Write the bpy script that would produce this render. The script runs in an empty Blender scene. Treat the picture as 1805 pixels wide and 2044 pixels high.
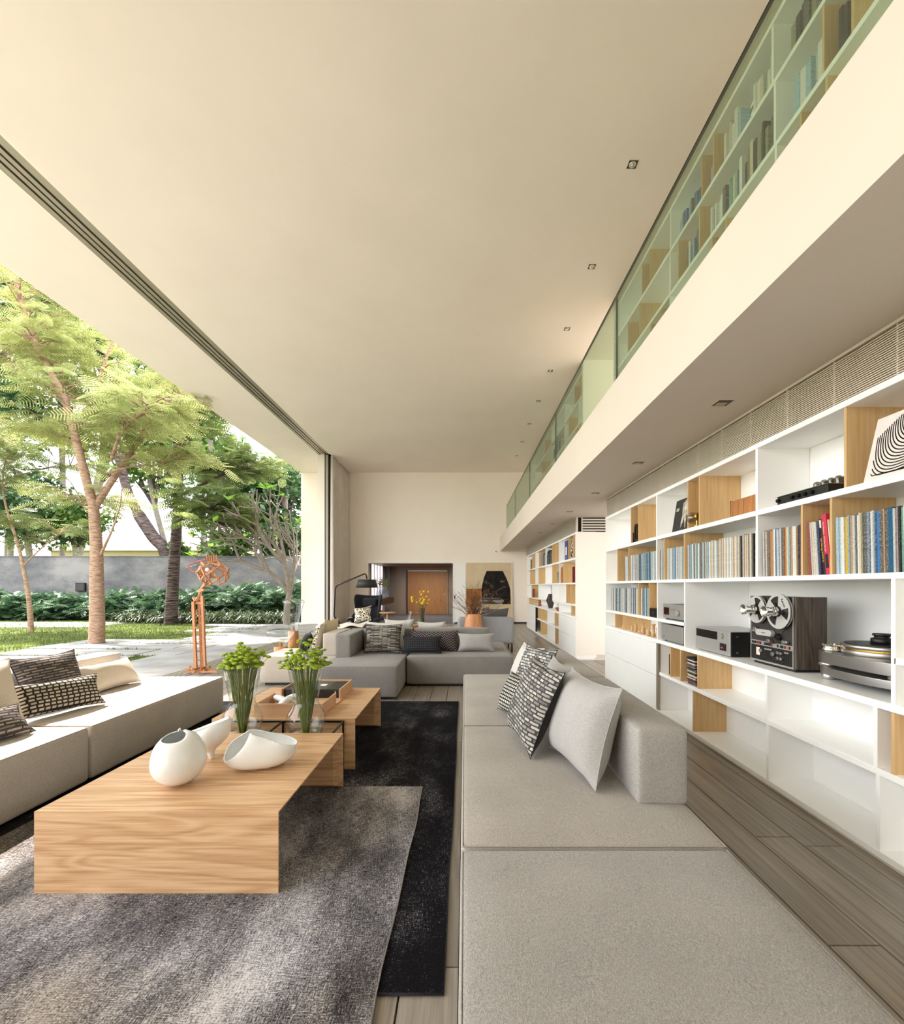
import bpy, math, random
from mathutils import Vector, Matrix, Euler
import numpy as np

S = bpy.context.scene
COL = S.collection
R = math.radians
random.seed(11)

# ------------------------------------------------------------------ camera
F, VX, VY, EYE = 900.0, 928.0, 1170.0, 1.35      # focal length and vanishing point for an 1805 x 2044 frame
cd = bpy.data.cameras.new('camera')
cd.sensor_fit = 'HORIZONTAL'
cd.sensor_width = 36.0
cd.lens = 36.0 * F / 1805.0
cd.shift_x = -(VX - 902.5) / 1805.0
cd.shift_y = (VY - 1022.0) / 1805.0
cd.clip_start = 0.02
cd.clip_end = 300
cam = bpy.data.objects.new('camera', cd)
cam.location = (0, 0, EYE)
cam.rotation_euler = (R(90), 0, 0)
COL.objects.link(cam)
S.camera = cam

# ------------------------------------------------------------------ sky, sun, exposure
SUN_DIR = Vector((-1.0, 0.46, 1.44)).normalized()     # towards the sun, over the garden
W = bpy.data.worlds.new('sky')
S.world = W
W.use_nodes = True
nt = W.node_tree
nt.nodes.clear()
tc = nt.nodes.new('ShaderNodeTexCoord')
sp = nt.nodes.new('ShaderNodeSeparateXYZ')
rp = nt.nodes.new('ShaderNodeValToRGB')
bg = nt.nodes.new('ShaderNodeBackground')
wo = nt.nodes.new('ShaderNodeOutputWorld')
rp.color_ramp.elements[0].position = 0.0
rp.color_ramp.elements[0].color = (1.0, 0.985, 0.96, 1)
rp.color_ramp.elements[1].position = 1.0
rp.color_ramp.elements[1].color = (0.86, 0.92, 1.0, 1)
nt.links.new(tc.outputs['Generated'], sp.inputs[0])
nt.links.new(sp.outputs['Z'], rp.inputs[0])
nt.links.new(rp.outputs[0], bg.inputs['Color'])
nt.links.new(bg.outputs[0], wo.inputs[0])
bg.inputs['Strength'].default_value = 3.9

sl = bpy.data.lights.new('sun', 'SUN')
sl.energy = 12.5
sl.angle = R(0.9)
sl.color = (1.0, 0.91, 0.83)
so = bpy.data.objects.new('sun', sl)
so.rotation_euler = SUN_DIR.to_track_quat('Z', 'Y').to_euler()
so.location = (-10, 5, 15)
COL.objects.link(so)

vs = S.view_settings
vs.view_transform = 'Standard'
vs.look = 'None'
vs.exposure = 0.53
vs.gamma = 1.0
vs.use_curve_mapping = False
S.cycles.max_bounces = 10
S.cycles.diffuse_bounces = 7
S.cycles.transparent_max_bounces = 16
S.cycles.use_denoising = True
S.cycles.sample_clamp_indirect = 6.0
S.cycles.caustics_reflective = False
S.cycles.caustics_refractive = False

# ------------------------------------------------------------------ helpers
def s2l(c):
    """sRGB 0-255 triple -> linear rgba"""
    o = []
    for v in c[:3]:
        v = v / 255.0
        o.append(v / 12.92 if v <= 0.04045 else ((v + 0.055) / 1.055) ** 2.4)
    return (*o, 1.0)

class MB:
    """collects faces of one mesh"""
    def __init__(self):
        self.v, self.f, self.s, self.m = [], [], [], []
        self.uv = None
    def add(self, vs, fs, smooth=False, mi=0):
        b = len(self.v)
        self.v += [tuple(p) for p in vs]
        self.f += [tuple(i + b for i in q) for q in fs]
        self.s += [smooth] * len(fs)
        self.m += [mi] * len(fs)
        return self
    def box(self, x0, x1, y0, y1, z0, z1, M=None, mi=0):
        p = [Vector((x, y, z)) for z in (z0, z1) for y in (y0, y1) for x in (x0, x1)]
        if M is not None:
            p = [M @ q for q in p]
        return self.add(p, [(0, 2, 3, 1), (4, 5, 7, 6), (0, 1, 5, 4), (2, 6, 7, 3), (0, 4, 6, 2), (1, 3, 7, 5)], False, mi)
    def bar(self, a, b, w, h=None, up=(0, 0, 1), mi=0):
        """square bar between two points"""
        a, b = Vector(a), Vector(b)
        h = h or w
        d = (b - a).normalized()
        u = Vector(up)
        if abs(d.dot(u)) > 0.98:
            u = Vector((0, 1, 0))
        s = d.cross(u).normalized()
        u = s.cross(d).normalized()
        p = []
        for c in (a, b):
            for i, j in ((-1, -1), (1, -1), (1, 1), (-1, 1)):
                p.append(c + s * (i * w / 2) + u * (j * h / 2))
        return self.add(p, [(3, 2, 1, 0), (4, 5, 6, 7), (0, 1, 5, 4), (1, 2, 6, 5), (2, 3, 7, 6), (3, 0, 4, 7)], False, mi)
    def tube(self, pts, rad, n=8, cap=True, mi=0):
        """round tube through points; rad a number or one per point"""
        pts = [Vector(p) for p in pts]
        k = len(pts)
        rad = [rad] * k if isinstance(rad, (int, float)) else rad
        vs, fs = [], []
        prev = None
        for i, p in enumerate(pts):
            d = (pts[min(i + 1, k - 1)] - pts[max(i - 1, 0)])
            d = d.normalized() if d.length > 1e-9 else Vector((0, 0, 1))
            if prev is None:
                s = d.orthogonal().normalized()
            else:
                s = (prev - d * prev.dot(d))
                s = s.normalized() if s.length > 1e-6 else d.orthogonal().normalized()
            prev = s
            t = d.cross(s)
            for j in range(n):
                a = 2 * math.pi * j / n
                vs.append(p + (s * math.cos(a) + t * math.sin(a)) * rad[i])
        for i in range(k - 1):
            for j in range(n):
                fs.append((i * n + j, i * n + (j + 1) % n, (i + 1) * n + (j + 1) % n, (i + 1) * n + j))
        self.add(vs, fs, True, mi)
        if cap:
            self.add(vs[:n], [tuple(range(n - 1, -1, -1))], False, mi)
            self.add(vs[-n:], [tuple(range(n))], False, mi)
        return self
    def lathe(self, prof, c=(0, 0, 0), n=32, M=None, mi=0, smooth=True, close=False):
        """profile of (r, z) turned about z"""
        vs, fs = [], []
        c = Vector(c)
        k = len(prof)
        for r, z in prof:
            for j in range(n):
                a = 2 * math.pi * j / n
                q = Vector((r * math.cos(a), r * math.sin(a), z))
                if M is not None:
                    q = M @ q
                vs.append(q + c)
        for i in range(k - 1 + (1 if close else 0)):
            i2 = (i + 1) % k
            for j in range(n):
                j2 = (j + 1) % n
                fs.append((i * n + j, i * n + j2, i2 * n + j2, i2 * n + j))
        return self.add(vs, fs, smooth, mi)
    def disc(self, c, r, n=24, M=None, mi=0):
        vs = []
        for j in range(n):
            a = 2 * math.pi * j / n
            q = Vector((r * math.cos(a), r * math.sin(a), 0))
            if M is not None:
                q = M @ q
            vs.append(q + Vector(c))
        return self.add(vs, [tuple(range(n))], False, mi)
    def cyl(self, c, r, h, n=24, M=None, mi=0, bev=0.0):
        if bev:
            pr = [(r - bev, 0), (r, bev), (r, h - bev), (r - bev, h)]
        else:
            pr = [(r, 0), (r, h)]
        self.lathe(pr, c, n, M, mi, smooth=True)
        o = [Vector((0, 0, 0)), Vector((0, 0, h))]
        if M is not None:
            o = [M @ q for q in o]
        rr = r - bev
        for q, flip in ((o[0], True), (o[1], False)):
            vs = []
            for j in range(n):
                a = 2 * math.pi * j / n * (-1 if flip else 1)
                p = Vector((rr * math.cos(a), rr * math.sin(a), 0))
                if M is not None:
                    p = M.to_3x3() @ p
                vs.append(p + q + Vector(c))
            self.add(vs, [tuple(range(n))], False, mi)
        return self
    def prism(self, poly, z0, z1, M=None, mi=0):
        """polygon in xy pulled from z0 to z1"""
        n = len(poly)
        p = [Vector((x, y, z0)) for x, y in poly] + [Vector((x, y, z1)) for x, y in poly]
        if M is not None:
            p = [M @ q for q in p]
        fs = [tuple(range(n - 1, -1, -1)), tuple(range(n, 2 * n))]
        fs += [(i, (i + 1) % n, n + (i + 1) % n, n + i) for i in range(n)]
        return self.add(p, fs, False, mi)
    def mesh(self, name, mats):
        me = bpy.data.meshes.new(name)
        me.from_pydata(self.v, [], self.f)
        for m in (mats if isinstance(mats, (list, tuple)) else [mats]):
            me.materials.append(m)
        me.polygons.foreach_set('use_smooth', self.s)
        me.polygons.foreach_set('material_index', self.m)
        me.update()
        return me
    def obj(self, name, mats, parent=None, bevel=0.0, seg=2, loc=None):
        o = bpy.data.objects.new(name, self.mesh(name, mats))
        COL.objects.link(o)
        if parent is not None:
            o.parent = parent
        if loc is not None:
            o.location = loc
        if bevel:
            md = o.modifiers.new('bevel', 'BEVEL')
            md.width = bevel
            md.segments = seg
            md.limit_method = 'ANGLE'
            md.angle_limit = R(40)
            if seg > 1:
                md.harden_normals = False
                for p in o.data.polygons:
                    p.use_smooth = True
                sm = o.modifiers.new('weighted', 'WEIGHTED_NORMAL')
        return o

def tag(o, label=None, cat=None, group=None, kind=None):
    if label: o['label'] = label
    if cat: o['category'] = cat
    if group: o['group'] = group
    if kind: o['kind'] = kind
    return o

def thing(name, label, cat, loc=(0, 0, 0), rz=0.0, group=None):
    o = bpy.data.objects.new(name, None)
    o.empty_display_size = 0.1
    o.location = loc
    o.rotation_euler = (0, 0, R(rz))
    COL.objects.link(o)
    return tag(o, label, cat, group)

def part(name, me, parent, loc=(0, 0, 0), rot=(0, 0, 0), sc=(1, 1, 1)):
    o = bpy.data.objects.new(name, me)
    o.parent = parent
    o.location = loc
    o.rotation_euler = rot
    o.scale = sc
    COL.objects.link(o)
    return o

def copy_tree(o, parent=None):
    c = o.copy()
    COL.objects.link(c)
    if parent is not None:
        c.parent = parent
    for ch in o.children:
        copy_tree(ch, c)
    return c

ORD = ['first', 'second', 'third', 'fourth', 'fifth', 'sixth', 'seventh', 'eighth', 'ninth', 'tenth', 'eleventh', 'twelfth', 'thirteenth',
       'fourteenth', 'fifteenth', 'sixteenth', 'seventeenth', 'eighteenth', 'nineteenth']
TENS = {2: ('twentieth', 'twenty'), 3: ('thirtieth', 'thirty'), 4: ('fortieth', 'forty'), 5: ('fiftieth', 'fifty'), 6: ('sixtieth', 'sixty'), 7: ('seventieth', 'seventy'), 8: ('eightieth', 'eighty'), 9: ('ninetieth', 'ninety')}
def ordinal(i):
    """0 -> first"""
    i += 1
    if i < 20: return ORD[i - 1]
    t, u = divmod(i, 10)
    return TENS[t][0] if u == 0 else TENS[t][1] + '-' + ORD[u - 1]

# ------------------------------------------------------------------ materials
class N:
    """small node-tree writer"""
    def __init__(self, name):
        self.m = bpy.data.materials.new(name)
        self.m.use_nodes = True
        self.t = self.m.node_tree
        self.t.nodes.clear()
        self.out = self.t.nodes.new('ShaderNodeOutputMaterial')
        self.b = self.t.nodes.new('ShaderNodeBsdfPrincipled')
        self.t.links.new(self.b.outputs[0], self.out.inputs[0])
        self._co = None
    def n(self, kind, **kw):
        x = self.t.nodes.new('ShaderNode' + kind)
        for k, v in kw.items():
            if k in x.inputs.keys() if isinstance(k, str) else False:
                x.inputs[k].default_value = v
            else:
                setattr(x, k, v)
        return x
    def l(self, a, b):
        self.t.links.new(a, b)
    def co(self, scale=(1, 1, 1), rot=(0, 0, 0), kind='Object'):
        if self._co is None:
            self._co = self.n('TexCoord')
        mp = self.n('Mapping')
        mp.inputs['Scale'].default_value = scale
        mp.inputs['Rotation'].default_value = rot
        self.l(self._co.outputs[kind], mp.inputs[0])
        return mp.outputs[0]
    def noise(self, vec, scale, detail=3, rough=0.55, dist=0.0):
        x = self.n('TexNoise')
        x.inputs['Scale'].default_value = scale
        x.inputs['Detail'].default_value = detail
        x.inputs['Roughness'].default_value = rough
        x.inputs['Distortion'].default_value = dist
        if vec is not None: self.l(vec, x.inputs['Vector'])
        return x.outputs['Fac']
    def ramp(self, fac, stops, interp='LINEAR'):
        x = self.n('ValToRGB')
        cr = x.color_ramp
        cr.interpolation = interp
        while len(cr.elements) < len(stops): cr.elements.new(0.5)
        for e, (p, c) in zip(cr.elements, stops):
            e.position = p
            e.color = c if len(c) == 4 else (*c, 1)
        self.l(fac, x.inputs[0])
        return x.outputs[0]
    def math(self, op, a, b=None, c=None):
        x = self.n('Math')
        x.operation = op
        for i, v in enumerate((a, b, c)):
            if v is None: continue
            if isinstance(v, (int, float)): x.inputs[i].default_value = v
            else: self.l(v, x.inputs[i])
        return x.outputs[0]
    def mix(self, fac, a, b, blend='MIX'):
        x = self.n('Mix')
        x.data_type = 'RGBA'
        x.blend_type = blend
        for k, v in ((0, fac), (6, a), (7, b)):
            if isinstance(v, (int, float)): x.inputs[k].default_value = v
            elif isinstance(v, tuple): x.inputs[k].default_value = v if len(v) == 4 else (*v, 1)
            else: self.l(v, x.inputs[k])
        return x.outputs[2]
    def base(self, v):
        if isinstance(v, tuple): self.b.inputs['Base Color'].default_value = v
        else: self.l(v, self.b.inputs['Base Color'])
        return self
    def set(self, rough=None, metal=None, spec=None, coat=None, sheen=None):
        if rough is not None: self.b.inputs['Roughness'].default_value = rough
        if metal is not None: self.b.inputs['Metallic'].default_value = metal
        if spec is not None: self.b.inputs['Specular IOR Level'].default_value = spec
        if coat is not None: self.b.inputs['Coat Weight'].default_value = coat
        if sheen is not None: self.b.inputs['Sheen Weight'].default_value = sheen
        return self
    def bump(self, h, strength=0.3, dist=0.01):
        x = self.n('Bump')
        x.inputs['Strength'].default_value = strength
        x.inputs['Distance'].default_value = dist
        self.l(h, x.inputs['Height'])
        self.l(x.outputs[0], self.b.inputs['Normal'])
        return self

def plain(name, c, rough=0.5, metal=0.0, spec=0.5, coat=0.0, var=0.04):
    """one colour with a faint cloudiness"""
    m = N(name)
    col = s2l(c)
    f = m.noise(m.co(), 6.0, 3)
    lo = tuple(max(0, x * (1 - var)) for x in col[:3])
    hi = tuple(min(1, x * (1 + var)) for x in col[:3])
    m.base(m.ramp(f, [(0.3, lo), (0.7, hi)]))
    m.set(rough, metal, spec, coat)
    return m.m

def plaster(name, c, bump=0.05):
    m = N(name)
    col = s2l(c)
    v = m.co()
    f = m.noise(v, 0.9, 4)
    m.base(m.ramp(f, [(0.3, tuple(x * 0.975 for x in col[:3])), (0.7, tuple(min(1, x * 1.02) for x in col[:3]))]))
    m.set(0.85, spec=0.2)
    m.bump(m.noise(v, 90, 2), bump, 0.003)
    return m.m

def fabric(name, c1, c2, scale=260, fleck=0.5, bump=0.25, stretch=(1, 1, 1)):
    """melange weave"""
    m = N(name)
    v = m.co(stretch)
    f = m.noise(v, scale, 3, 0.75)
    g = m.noise(m.co((3.0, 0.5, 3.0)), scale * 0.6, 2, 0.7)
    h = m.math('ADD', m.math('MULTIPLY', f, 0.6), m.math('MULTIPLY', g, 0.4))
    big = m.noise(v, 3.0, 2)
    k = m.math('ADD', h, m.math('MULTIPLY', m.math('SUBTRACT', big, 0.5), 0.12))
    m.base(m.ramp(k, [(0.5 - 0.2 * fleck, s2l(c1)), (0.5 + 0.2 * fleck, s2l(c2))]))
    m.set(0.92, spec=0.15, sheen=0.15)
    m.bump(h, bump, 0.002)
    return m.m

def wood(name, c1, c2, c3=None, axis=0, scale=1.0, rough=0.42, contrast=1.0, rand=False, rings=0.5):
    """long grain along one axis with some cathedral figure"""
    m = N(name)
    sc = [34 * scale] * 3
    sc[axis] = 1.0 * scale
    v = m.co(tuple(sc))
    if rand:
        oi = m.n('ObjectInfo')
        ad = m.n('VectorMath'); ad.operation = 'ADD'
        cm = m.n('CombineXYZ')
        r = m.math('MULTIPLY', oi.outputs['Random'], 57.0)
        for i in range(3): m.l(r, cm.inputs[i])
        m.l(v, ad.inputs[0]); m.l(cm.outputs[0], ad.inputs[1])
        v = ad.outputs[0]
    f = m.noise(v, 1.6, 8, 0.68, 0.25)
    # figure
    sc2 = [5.0 * scale] * 3
    sc2[axis] = 0.55 * scale
    v2 = m.co(tuple(sc2))
    g = m.noise(v2, 1.0, 2, 0.5, 0.6)
    rg = m.math('SINE', m.math('MULTIPLY', g, 46.0))
    k = m.math('ADD', f, m.math('MULTIPLY', rg, 0.05 * rings * 2))
    d = 0.17 / contrast
    st = [(0.5 - d, s2l(c1)), (0.5 + d, s2l(c2))]
    if c3: st.insert(1, (0.5, s2l(c3)))
    col = m.ramp(k, st)
    if rand:
        hs = m.n('HueSaturation')
        m.l(col, hs.inputs['Color'])
        m.l(m.math('ADD', m.math('MULTIPLY', oi.outputs['Random'], 0.16), 0.92), hs.inputs['Value'])
        col = hs.outputs[0]
    m.base(col)
    m.set(rough, spec=0.4)
    m.bump(f, 0.08, 0.003)
    return m.m

def glass_thin(name, tint, gloss=0.05, edge=None, rough=0.0):
    """thin clear glass: tinted see-through plus a facing-dependent reflection"""
    m = N(name)
    t = m.t
    t.nodes.remove(m.b)
    tr = m.n('BsdfTransparent')
    gl = m.n('BsdfGlossy'); gl.inputs['Roughness'].default_value = rough
    lw = m.n('LayerWeight'); lw.inputs[0].default_value = 0.25
    fac = m.math('ADD', m.math('MULTIPLY', m.math('POWER', lw.outputs['Facing'], 2.0), 0.7), gloss)
    mx = m.n('MixShader')
    e = edge or 0.42
    m.l(m.mix(m.math('POWER', lw.outputs['Facing'], 2.6), (*tint, 1), (tint[0] * e, tint[1] * e, tint[2] * e, 1)), tr.inputs[0])   # longer way through the wall at its edges
    m.l(fac, mx.inputs[0]); m.l(tr.outputs[0], mx.inputs[1]); m.l(gl.outputs[0], mx.inputs[2])
    m.l(mx.outputs[0], m.out.inputs[0])
    return m.m

def leafmat(name, c1, c2, trans=0.5, rough=0.5):
    m = N(name)
    t = m.t
    t.nodes.remove(m.b)
    f = m.noise(m.co(), 1.3, 3)
    f2 = m.noise(m.co(), 17.0, 2)
    col = m.ramp(m.math('ADD', m.math('MULTIPLY', f, 0.5), m.math('MULTIPLY', f2, 0.5)), [(0.35, s2l(c1)), (0.65, s2l(c2))])
    df = m.n('BsdfDiffuse'); tl = m.n('BsdfTranslucent'); gl = m.n('BsdfGlossy')
    gl.inputs['Roughness'].default_value = rough
    m.l(col, df.inputs[0]); m.l(col, tl.inputs[0])
    a = m.n('MixShader'); a.inputs[0].default_value = trans
    m.l(df.outputs[0], a.inputs[1]); m.l(tl.outputs[0], a.inputs[2])
    b = m.n('MixShader'); b.inputs[0].default_value = 0.06
    m.l(a.outputs[0], b.inputs[1]); m.l(gl.outputs[0], b.inputs[2])
    m.l(b.outputs[0], m.out.inputs[0])
    return m.m
# ------------------------------------------------------------------ shared materials
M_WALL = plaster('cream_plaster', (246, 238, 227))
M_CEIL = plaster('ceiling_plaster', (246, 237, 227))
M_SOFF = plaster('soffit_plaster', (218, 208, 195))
M_WHITE = plain('white_lacquer', (246, 246, 244), 0.38, var=0.006)
M_DRAWER = plain('drawer_lacquer', (240, 242, 240), 0.3, var=0.01)
M_MAPLE = wood('maple', (196, 158, 104), (222, 188, 138), axis=2, scale=1.3, rough=0.45, contrast=0.8, rings=0.25)
M_OAK = wood('oak_veneer', (180, 136, 98), (224, 190, 152), (207, 168, 128), axis=0, scale=1.35, rough=0.38, contrast=0.78, rings=0.9)
M_OAKV = wood('oak_veneer_dark', (140, 94, 55), (176, 128, 80), axis=2, scale=0.8, rough=0.5, contrast=0.8, rings=0.4)
M_PLANK = wood('grey_oak_plank', (122, 114, 105), (160, 151, 140), axis=1, scale=0.8, rough=0.30, contrast=1.0, rand=True, rings=0.4)
M_SOFA = fabric('sofa_melange', (122, 119, 116), (180, 176, 171), scale=330, fleck=0.65)
M_SOFA2 = fabric('sofa_melange_pale', (160, 152, 142), (204, 196, 185), scale=330, fleck=0.6)
M_SOFA3 = fabric('sofa_melange_dark', (92, 90, 88), (160, 156, 152), scale=260, fleck=0.8)
M_BLACK = plain('black_satin', (22, 21, 21), 0.45)
M_BLACKM = plain('black_metal', (30, 27, 26), 0.35, 0.6)
M_DARK = plain('dark_recess', (18, 16, 15), 0.8)
M_ALU = plain('anodised_aluminium', (176, 166, 152), 0.42, 0.75)
M_ALUD = plain('bronze_aluminium', (64, 54, 44), 0.5, 0.4)
M_CHROME = plain('chrome', (225, 224, 222), 0.12, 1.0)
M_STEEL = plain('brushed_steel', (176, 174, 172), 0.34, 0.95)
M_BRASS = plain('brass', (190, 150, 70), 0.25, 1.0)
M_CERAM = plain('white_porcelain', (232, 234, 234), 0.06, coat=0.6, var=0.005)
M_GLASS = glass_thin('clear_glass', (0.94, 0.96, 0.955), 0.06)
M_RAIL = glass_thin('green_rail_glass', (0.78, 0.87, 0.77), 0.04, edge=0.8)
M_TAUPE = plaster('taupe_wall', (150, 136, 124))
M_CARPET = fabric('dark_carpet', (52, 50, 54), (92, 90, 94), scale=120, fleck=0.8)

def bb(name, x0, x1, y0, y1, z0, z1, m, parent=None, bevel=0.0, seg=1, kind=None):
    """one box given in world coordinates, as a part of parent or a top-level piece"""
    L = parent.location if parent is not None else Vector((0, 0, 0))
    c = Vector(((x0 + x1) / 2, (y0 + y1) / 2, (z0 + z1) / 2))
    o = MB().box(x0 - c.x, x1 - c.x, y0 - c.y, y1 - c.y, z0 - c.z, z1 - c.z).obj(name, m, parent, bevel, seg, c - L)
    if kind: o['kind'] = kind
    return o

# ------------------------------------------------------------------ floor of grey planks
YW = 16.3                                     # end wall
ZC = 5.46                                     # main ceiling
XB = 2.03                                     # front of the bookcases
floor = bb('floor', -4.2, 5.2, -5.0, YW, -0.08, -0.012, M_DARK, kind='structure')
rr = random.Random(5)
pw = 0.198
plank_me = {}
x = XB + 0.02 + 0.9
row = 0
while x > -4.19:
    x0 = max(x - pw, -4.19)
    y = -5.0 - rr.uniform(0, 2.2)
    while y < YW:
        L = rr.choice((1.9, 2.3, 2.3, 2.6))
        a, b = max(y, -5.0), min(y + L, YW)
        # under the furniture nothing shows: rows on the far side of the bookcase start at the hallway
        if b - a > 0.15 and not (x0 > XB + 0.3 and (b < 5.9 or a > 8.6)):
            key = (round(x - x0, 3), round(b - a, 2))
            if key not in plank_me:
                w, l = (x - x0) / 2 - 0.0012, (b - a) / 2 - 0.0012
                mb = MB()
                e = 0.0025
                mb.add([(-w, -l, -0.012), (w, -l, -0.012), (w, l, -0.012), (-w, l, -0.012), (-w + e, -l + e, 0), (w - e, -l + e, 0), (w - e, l - e, 0), (-w + e, l - e, 0)],
                       [(4, 5, 6, 7), (0, 1, 5, 4), (1, 2, 6, 5), (2, 3, 7, 6), (3, 0, 4, 7)])
                plank_me[key] = mb.mesh('plank', M_PLANK)
            part('plank', plank_me[key], floor, Vector(((x + x0) / 2, (a + b) / 2, 0)) - floor.location)
        y += L
    x -= pw
    row += 1

# ------------------------------------------------------------------ walls and ceilings
def struct(name, mb, m):
    o = mb.obj(name, m)
    o['kind'] = 'structure'
    return o
OX0, OX1, OZ = -3.49, -0.43, 2.18             # opening in the end wall
mb = MB()
mb.box(-5.92, OX0, YW, YW + 0.25, -0.1, ZC + 0.3)
mb.box(OX1, 5.2, YW, YW + 0.25, -0.1, ZC + 0.3)
mb.box(OX0, OX1, YW, YW + 0.25, OZ, ZC + 0.3)
struct('wall_back', mb, M_WALL)
struct('wall_front', MB().box(-4.2, 5.2, -5.25, -5.005, -0.1, ZC + 0.3), M_WALL)
struct('wall_garden', MB().box(-4.60, -4.385, 14.1, YW - 0.001, -0.08, ZC + 0.05), M_WALL)
struct('ceiling', MB().box(-4.203, 5.2, -5.0, YW, ZC, ZC + 0.3), M_CEIL)
struct('ceiling_overhang', MB().box(-5.92, -4.579, -5.0, YW, ZC, ZC + 0.3), M_CEIL)
struct('ceiling_slot', MB().box(-4.579, -4.203, -5.0, YW, ZC + 0.07, ZC + 0.3), M_ALUD)
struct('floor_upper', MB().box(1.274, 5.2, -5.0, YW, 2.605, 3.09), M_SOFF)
mb = MB()
mb.box(2.66, 2.8, -5.0, 6.47, -0.05, 2.6)     # behind the near bookcase
mb.box(2.66, 2.68, 6.45, 6.47, -0.05, 2.6)
struct('wall_right', mb, M_WALL)
struct('wall_hall', MB().box(XB + 0.005, 5.2, 8.2, 8.3, 0.10, 2.335), M_WALL)
struct('wall_hall_end', MB().box(5.0, 5.2, 6.4, 8.2, -0.05, 2.6), M_WALL)
mb = MB()
mb.box(2.42, 2.6, 8.305, YW, -0.05, 2.604); mb.box(2.54, 2.7, 8.31, YW, 3.091, ZC)
struct('wall_right_far', mb, M_WALL)
struct('wall_upper', MB().box(2.62, 2.75, -5.0, 6.53, 3.09, ZC), M_WALL)
struct('wall_upper_hall', MB().box(2.152, 5.2, 8.195, 8.30, 3.09, ZC), M_WALL)
struct('wall_upper_end', MB().box(5.0, 5.2, 6.4, 8.2, 3.09, ZC), M_WALL)
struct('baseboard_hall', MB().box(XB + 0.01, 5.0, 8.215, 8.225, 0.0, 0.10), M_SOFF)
struct('baseboard_back', MB().box(OX1 + 0.08, 5.0, YW - 0.006, YW + 0.01, 0.002, 0.055), M_BLACK)

# sliding-door pocket in the ceiling: aluminium rails with dark grooves between them
tr = thing('trim_track', None, None, (-4.39, 5.7, ZC))
tr['kind'] = 'structure'
for a, b, z, m in ((-4.252, -4.203, 0.020, M_WALL), (-4.345, -4.254, 0.022, M_ALU), (-4.42, -4.368, 0.012, M_ALU), (-4.494, -4.443, 0.012, M_ALU), (-4.579, -4.515, 0.004, M_ALU)):
    bb('rail', a, b, -5.0, 14.1, ZC + z, ZC + 0.069, m, tr)
# the same rails in the floor
tf = thing('trim_floor_track', None, None, (-4.39, 5.7, 0))
tf['kind'] = 'structure'
bb('channel', -4.585, -4.2, -5.0, YW - 0.3, -0.05, -0.02, M_ALUD, tf)
for i in range(5):
    xa = -4.585 + i * 0.079
    bb('rail', xa, xa + 0.058, -5.0, 14.1, -0.019, -0.001, M_ALU, tf)

# parked sliding panels behind the curtain end
dj = thing('window_1', None, None, (-4.3, 14.2, 0))
dj['kind'] = 'structure'
bb('jamb', -4.384, -4.362, 14.1, 14.2, 0.001, ZC + 0.0, M_BLACKM, dj)
bb('frame', -4.360, -4.280, 14.11, 16.2, 0.001, ZC - 0.001, plain('window_grey', (168, 158, 144), 0.5), dj)
bb('frame', -4.278, -4.268, 14.13, 14.16, 0.001, ZC - 0.001, M_BLACKM, dj)
bb('pane', -4.268, -4.258, 14.20, 16.2, 0.02, ZC - 0.002, glass_thin('window_glass', (0.95, 0.97, 0.96), 0.03, edge=0.95), dj)

# mezzanine rail of green glass panes
M_JOINT = plain('joint_green', (70, 92, 76), 0.3)
gr = thing('glass_railing', 'low frameless railing of pale green glass panes along the mezzanine edge', 'railing', (1.285, 5.0, 3.09))
ys = [-4.9, -1.3, 1.25, 3.81, 6.37, 8.93, 11.5, 13.9]
for a, b in zip(ys[:-1], ys[1:]):
    p = bb('glass_pane', 1.278, 1.294, a + 0.006, b - 0.006, 3.091, 3.80, M_RAIL, gr)
    bb('top_edge', 1.277, 1.295, a + 0.006, b - 0.006, 3.801, 3.806, M_BLACKM, gr)
for b in ys[1:-1]:
    bb('joint', 1.277, 1.295, b - 0.005, b + 0.005, 3.091, 3.80, M_JOINT, gr)

# air grilles above the shelves
M_GRILLE = plain('grille_beige', (214, 204, 186), 0.5)
def grille(name, label, y0, y1, z0, z1, n, xf=XB, mull=0.36, group=None):
    t = thing(name, label, 'grille', (xf, (y0 + y1) / 2, z0))
    bb('backing', xf + 0.05, xf + 0.06, y0, y1, z0, z1, M_DARK, t)
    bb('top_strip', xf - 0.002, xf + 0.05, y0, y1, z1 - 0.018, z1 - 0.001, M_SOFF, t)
    h = (z1 - 0.03 - z0) / n
    for i in range(n):
        z = z0 + h * (i + 0.35)
        bb('slat', xf, xf + 0.034, y0, y1, z, z + h * 0.46, M_GRILLE, t)
    k = int((y1 - y0) / mull)
    for i in range(k + 1):
        y = y0 + 0.006 + i * (y1 - y0 - 0.02) / k
        bb('mullion', xf + 0.003, xf + 0.03, y, y + 0.006, z0, z1 - 0.02, M_SOFF, t)
    return t
grille('air_grille', 'long slatted cream air grille between the bookcase and the soffit', 0.3, 6.475, 2.342, 2.604, 20)
grille('air_grille', 'slatted air grille above the far bookcase beyond the hallway', 8.275, 14.9, 2.342, 2.604, 12, mull=0.5)
grille('air_grille', 'upper slatted grille between mezzanine bookcase and ceiling', 0.3, 6.52, 5.302, 5.459, 9, xf=2.15, mull=0.6)
t = thing('air_grille', 'dark wide-slat grille over the hallway wall panel', 'grille', (3.0, 8.2, 2.342))
bb('backing', XB + 0.02, 4.9, 8.26, 8.27, 2.342, 2.604, M_DARK, t)
for i in range(5):
    z = 2.36 + i * 0.048
    bb('slat', XB + 0.12, 4.9, 8.225, 8.25, z, z + 0.026, M_SOFF, t)
bb('post', XB + 0.005, XB + 0.03, 8.2, 8.26, 2.342, 2.604, M_SOFF, t)
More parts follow.
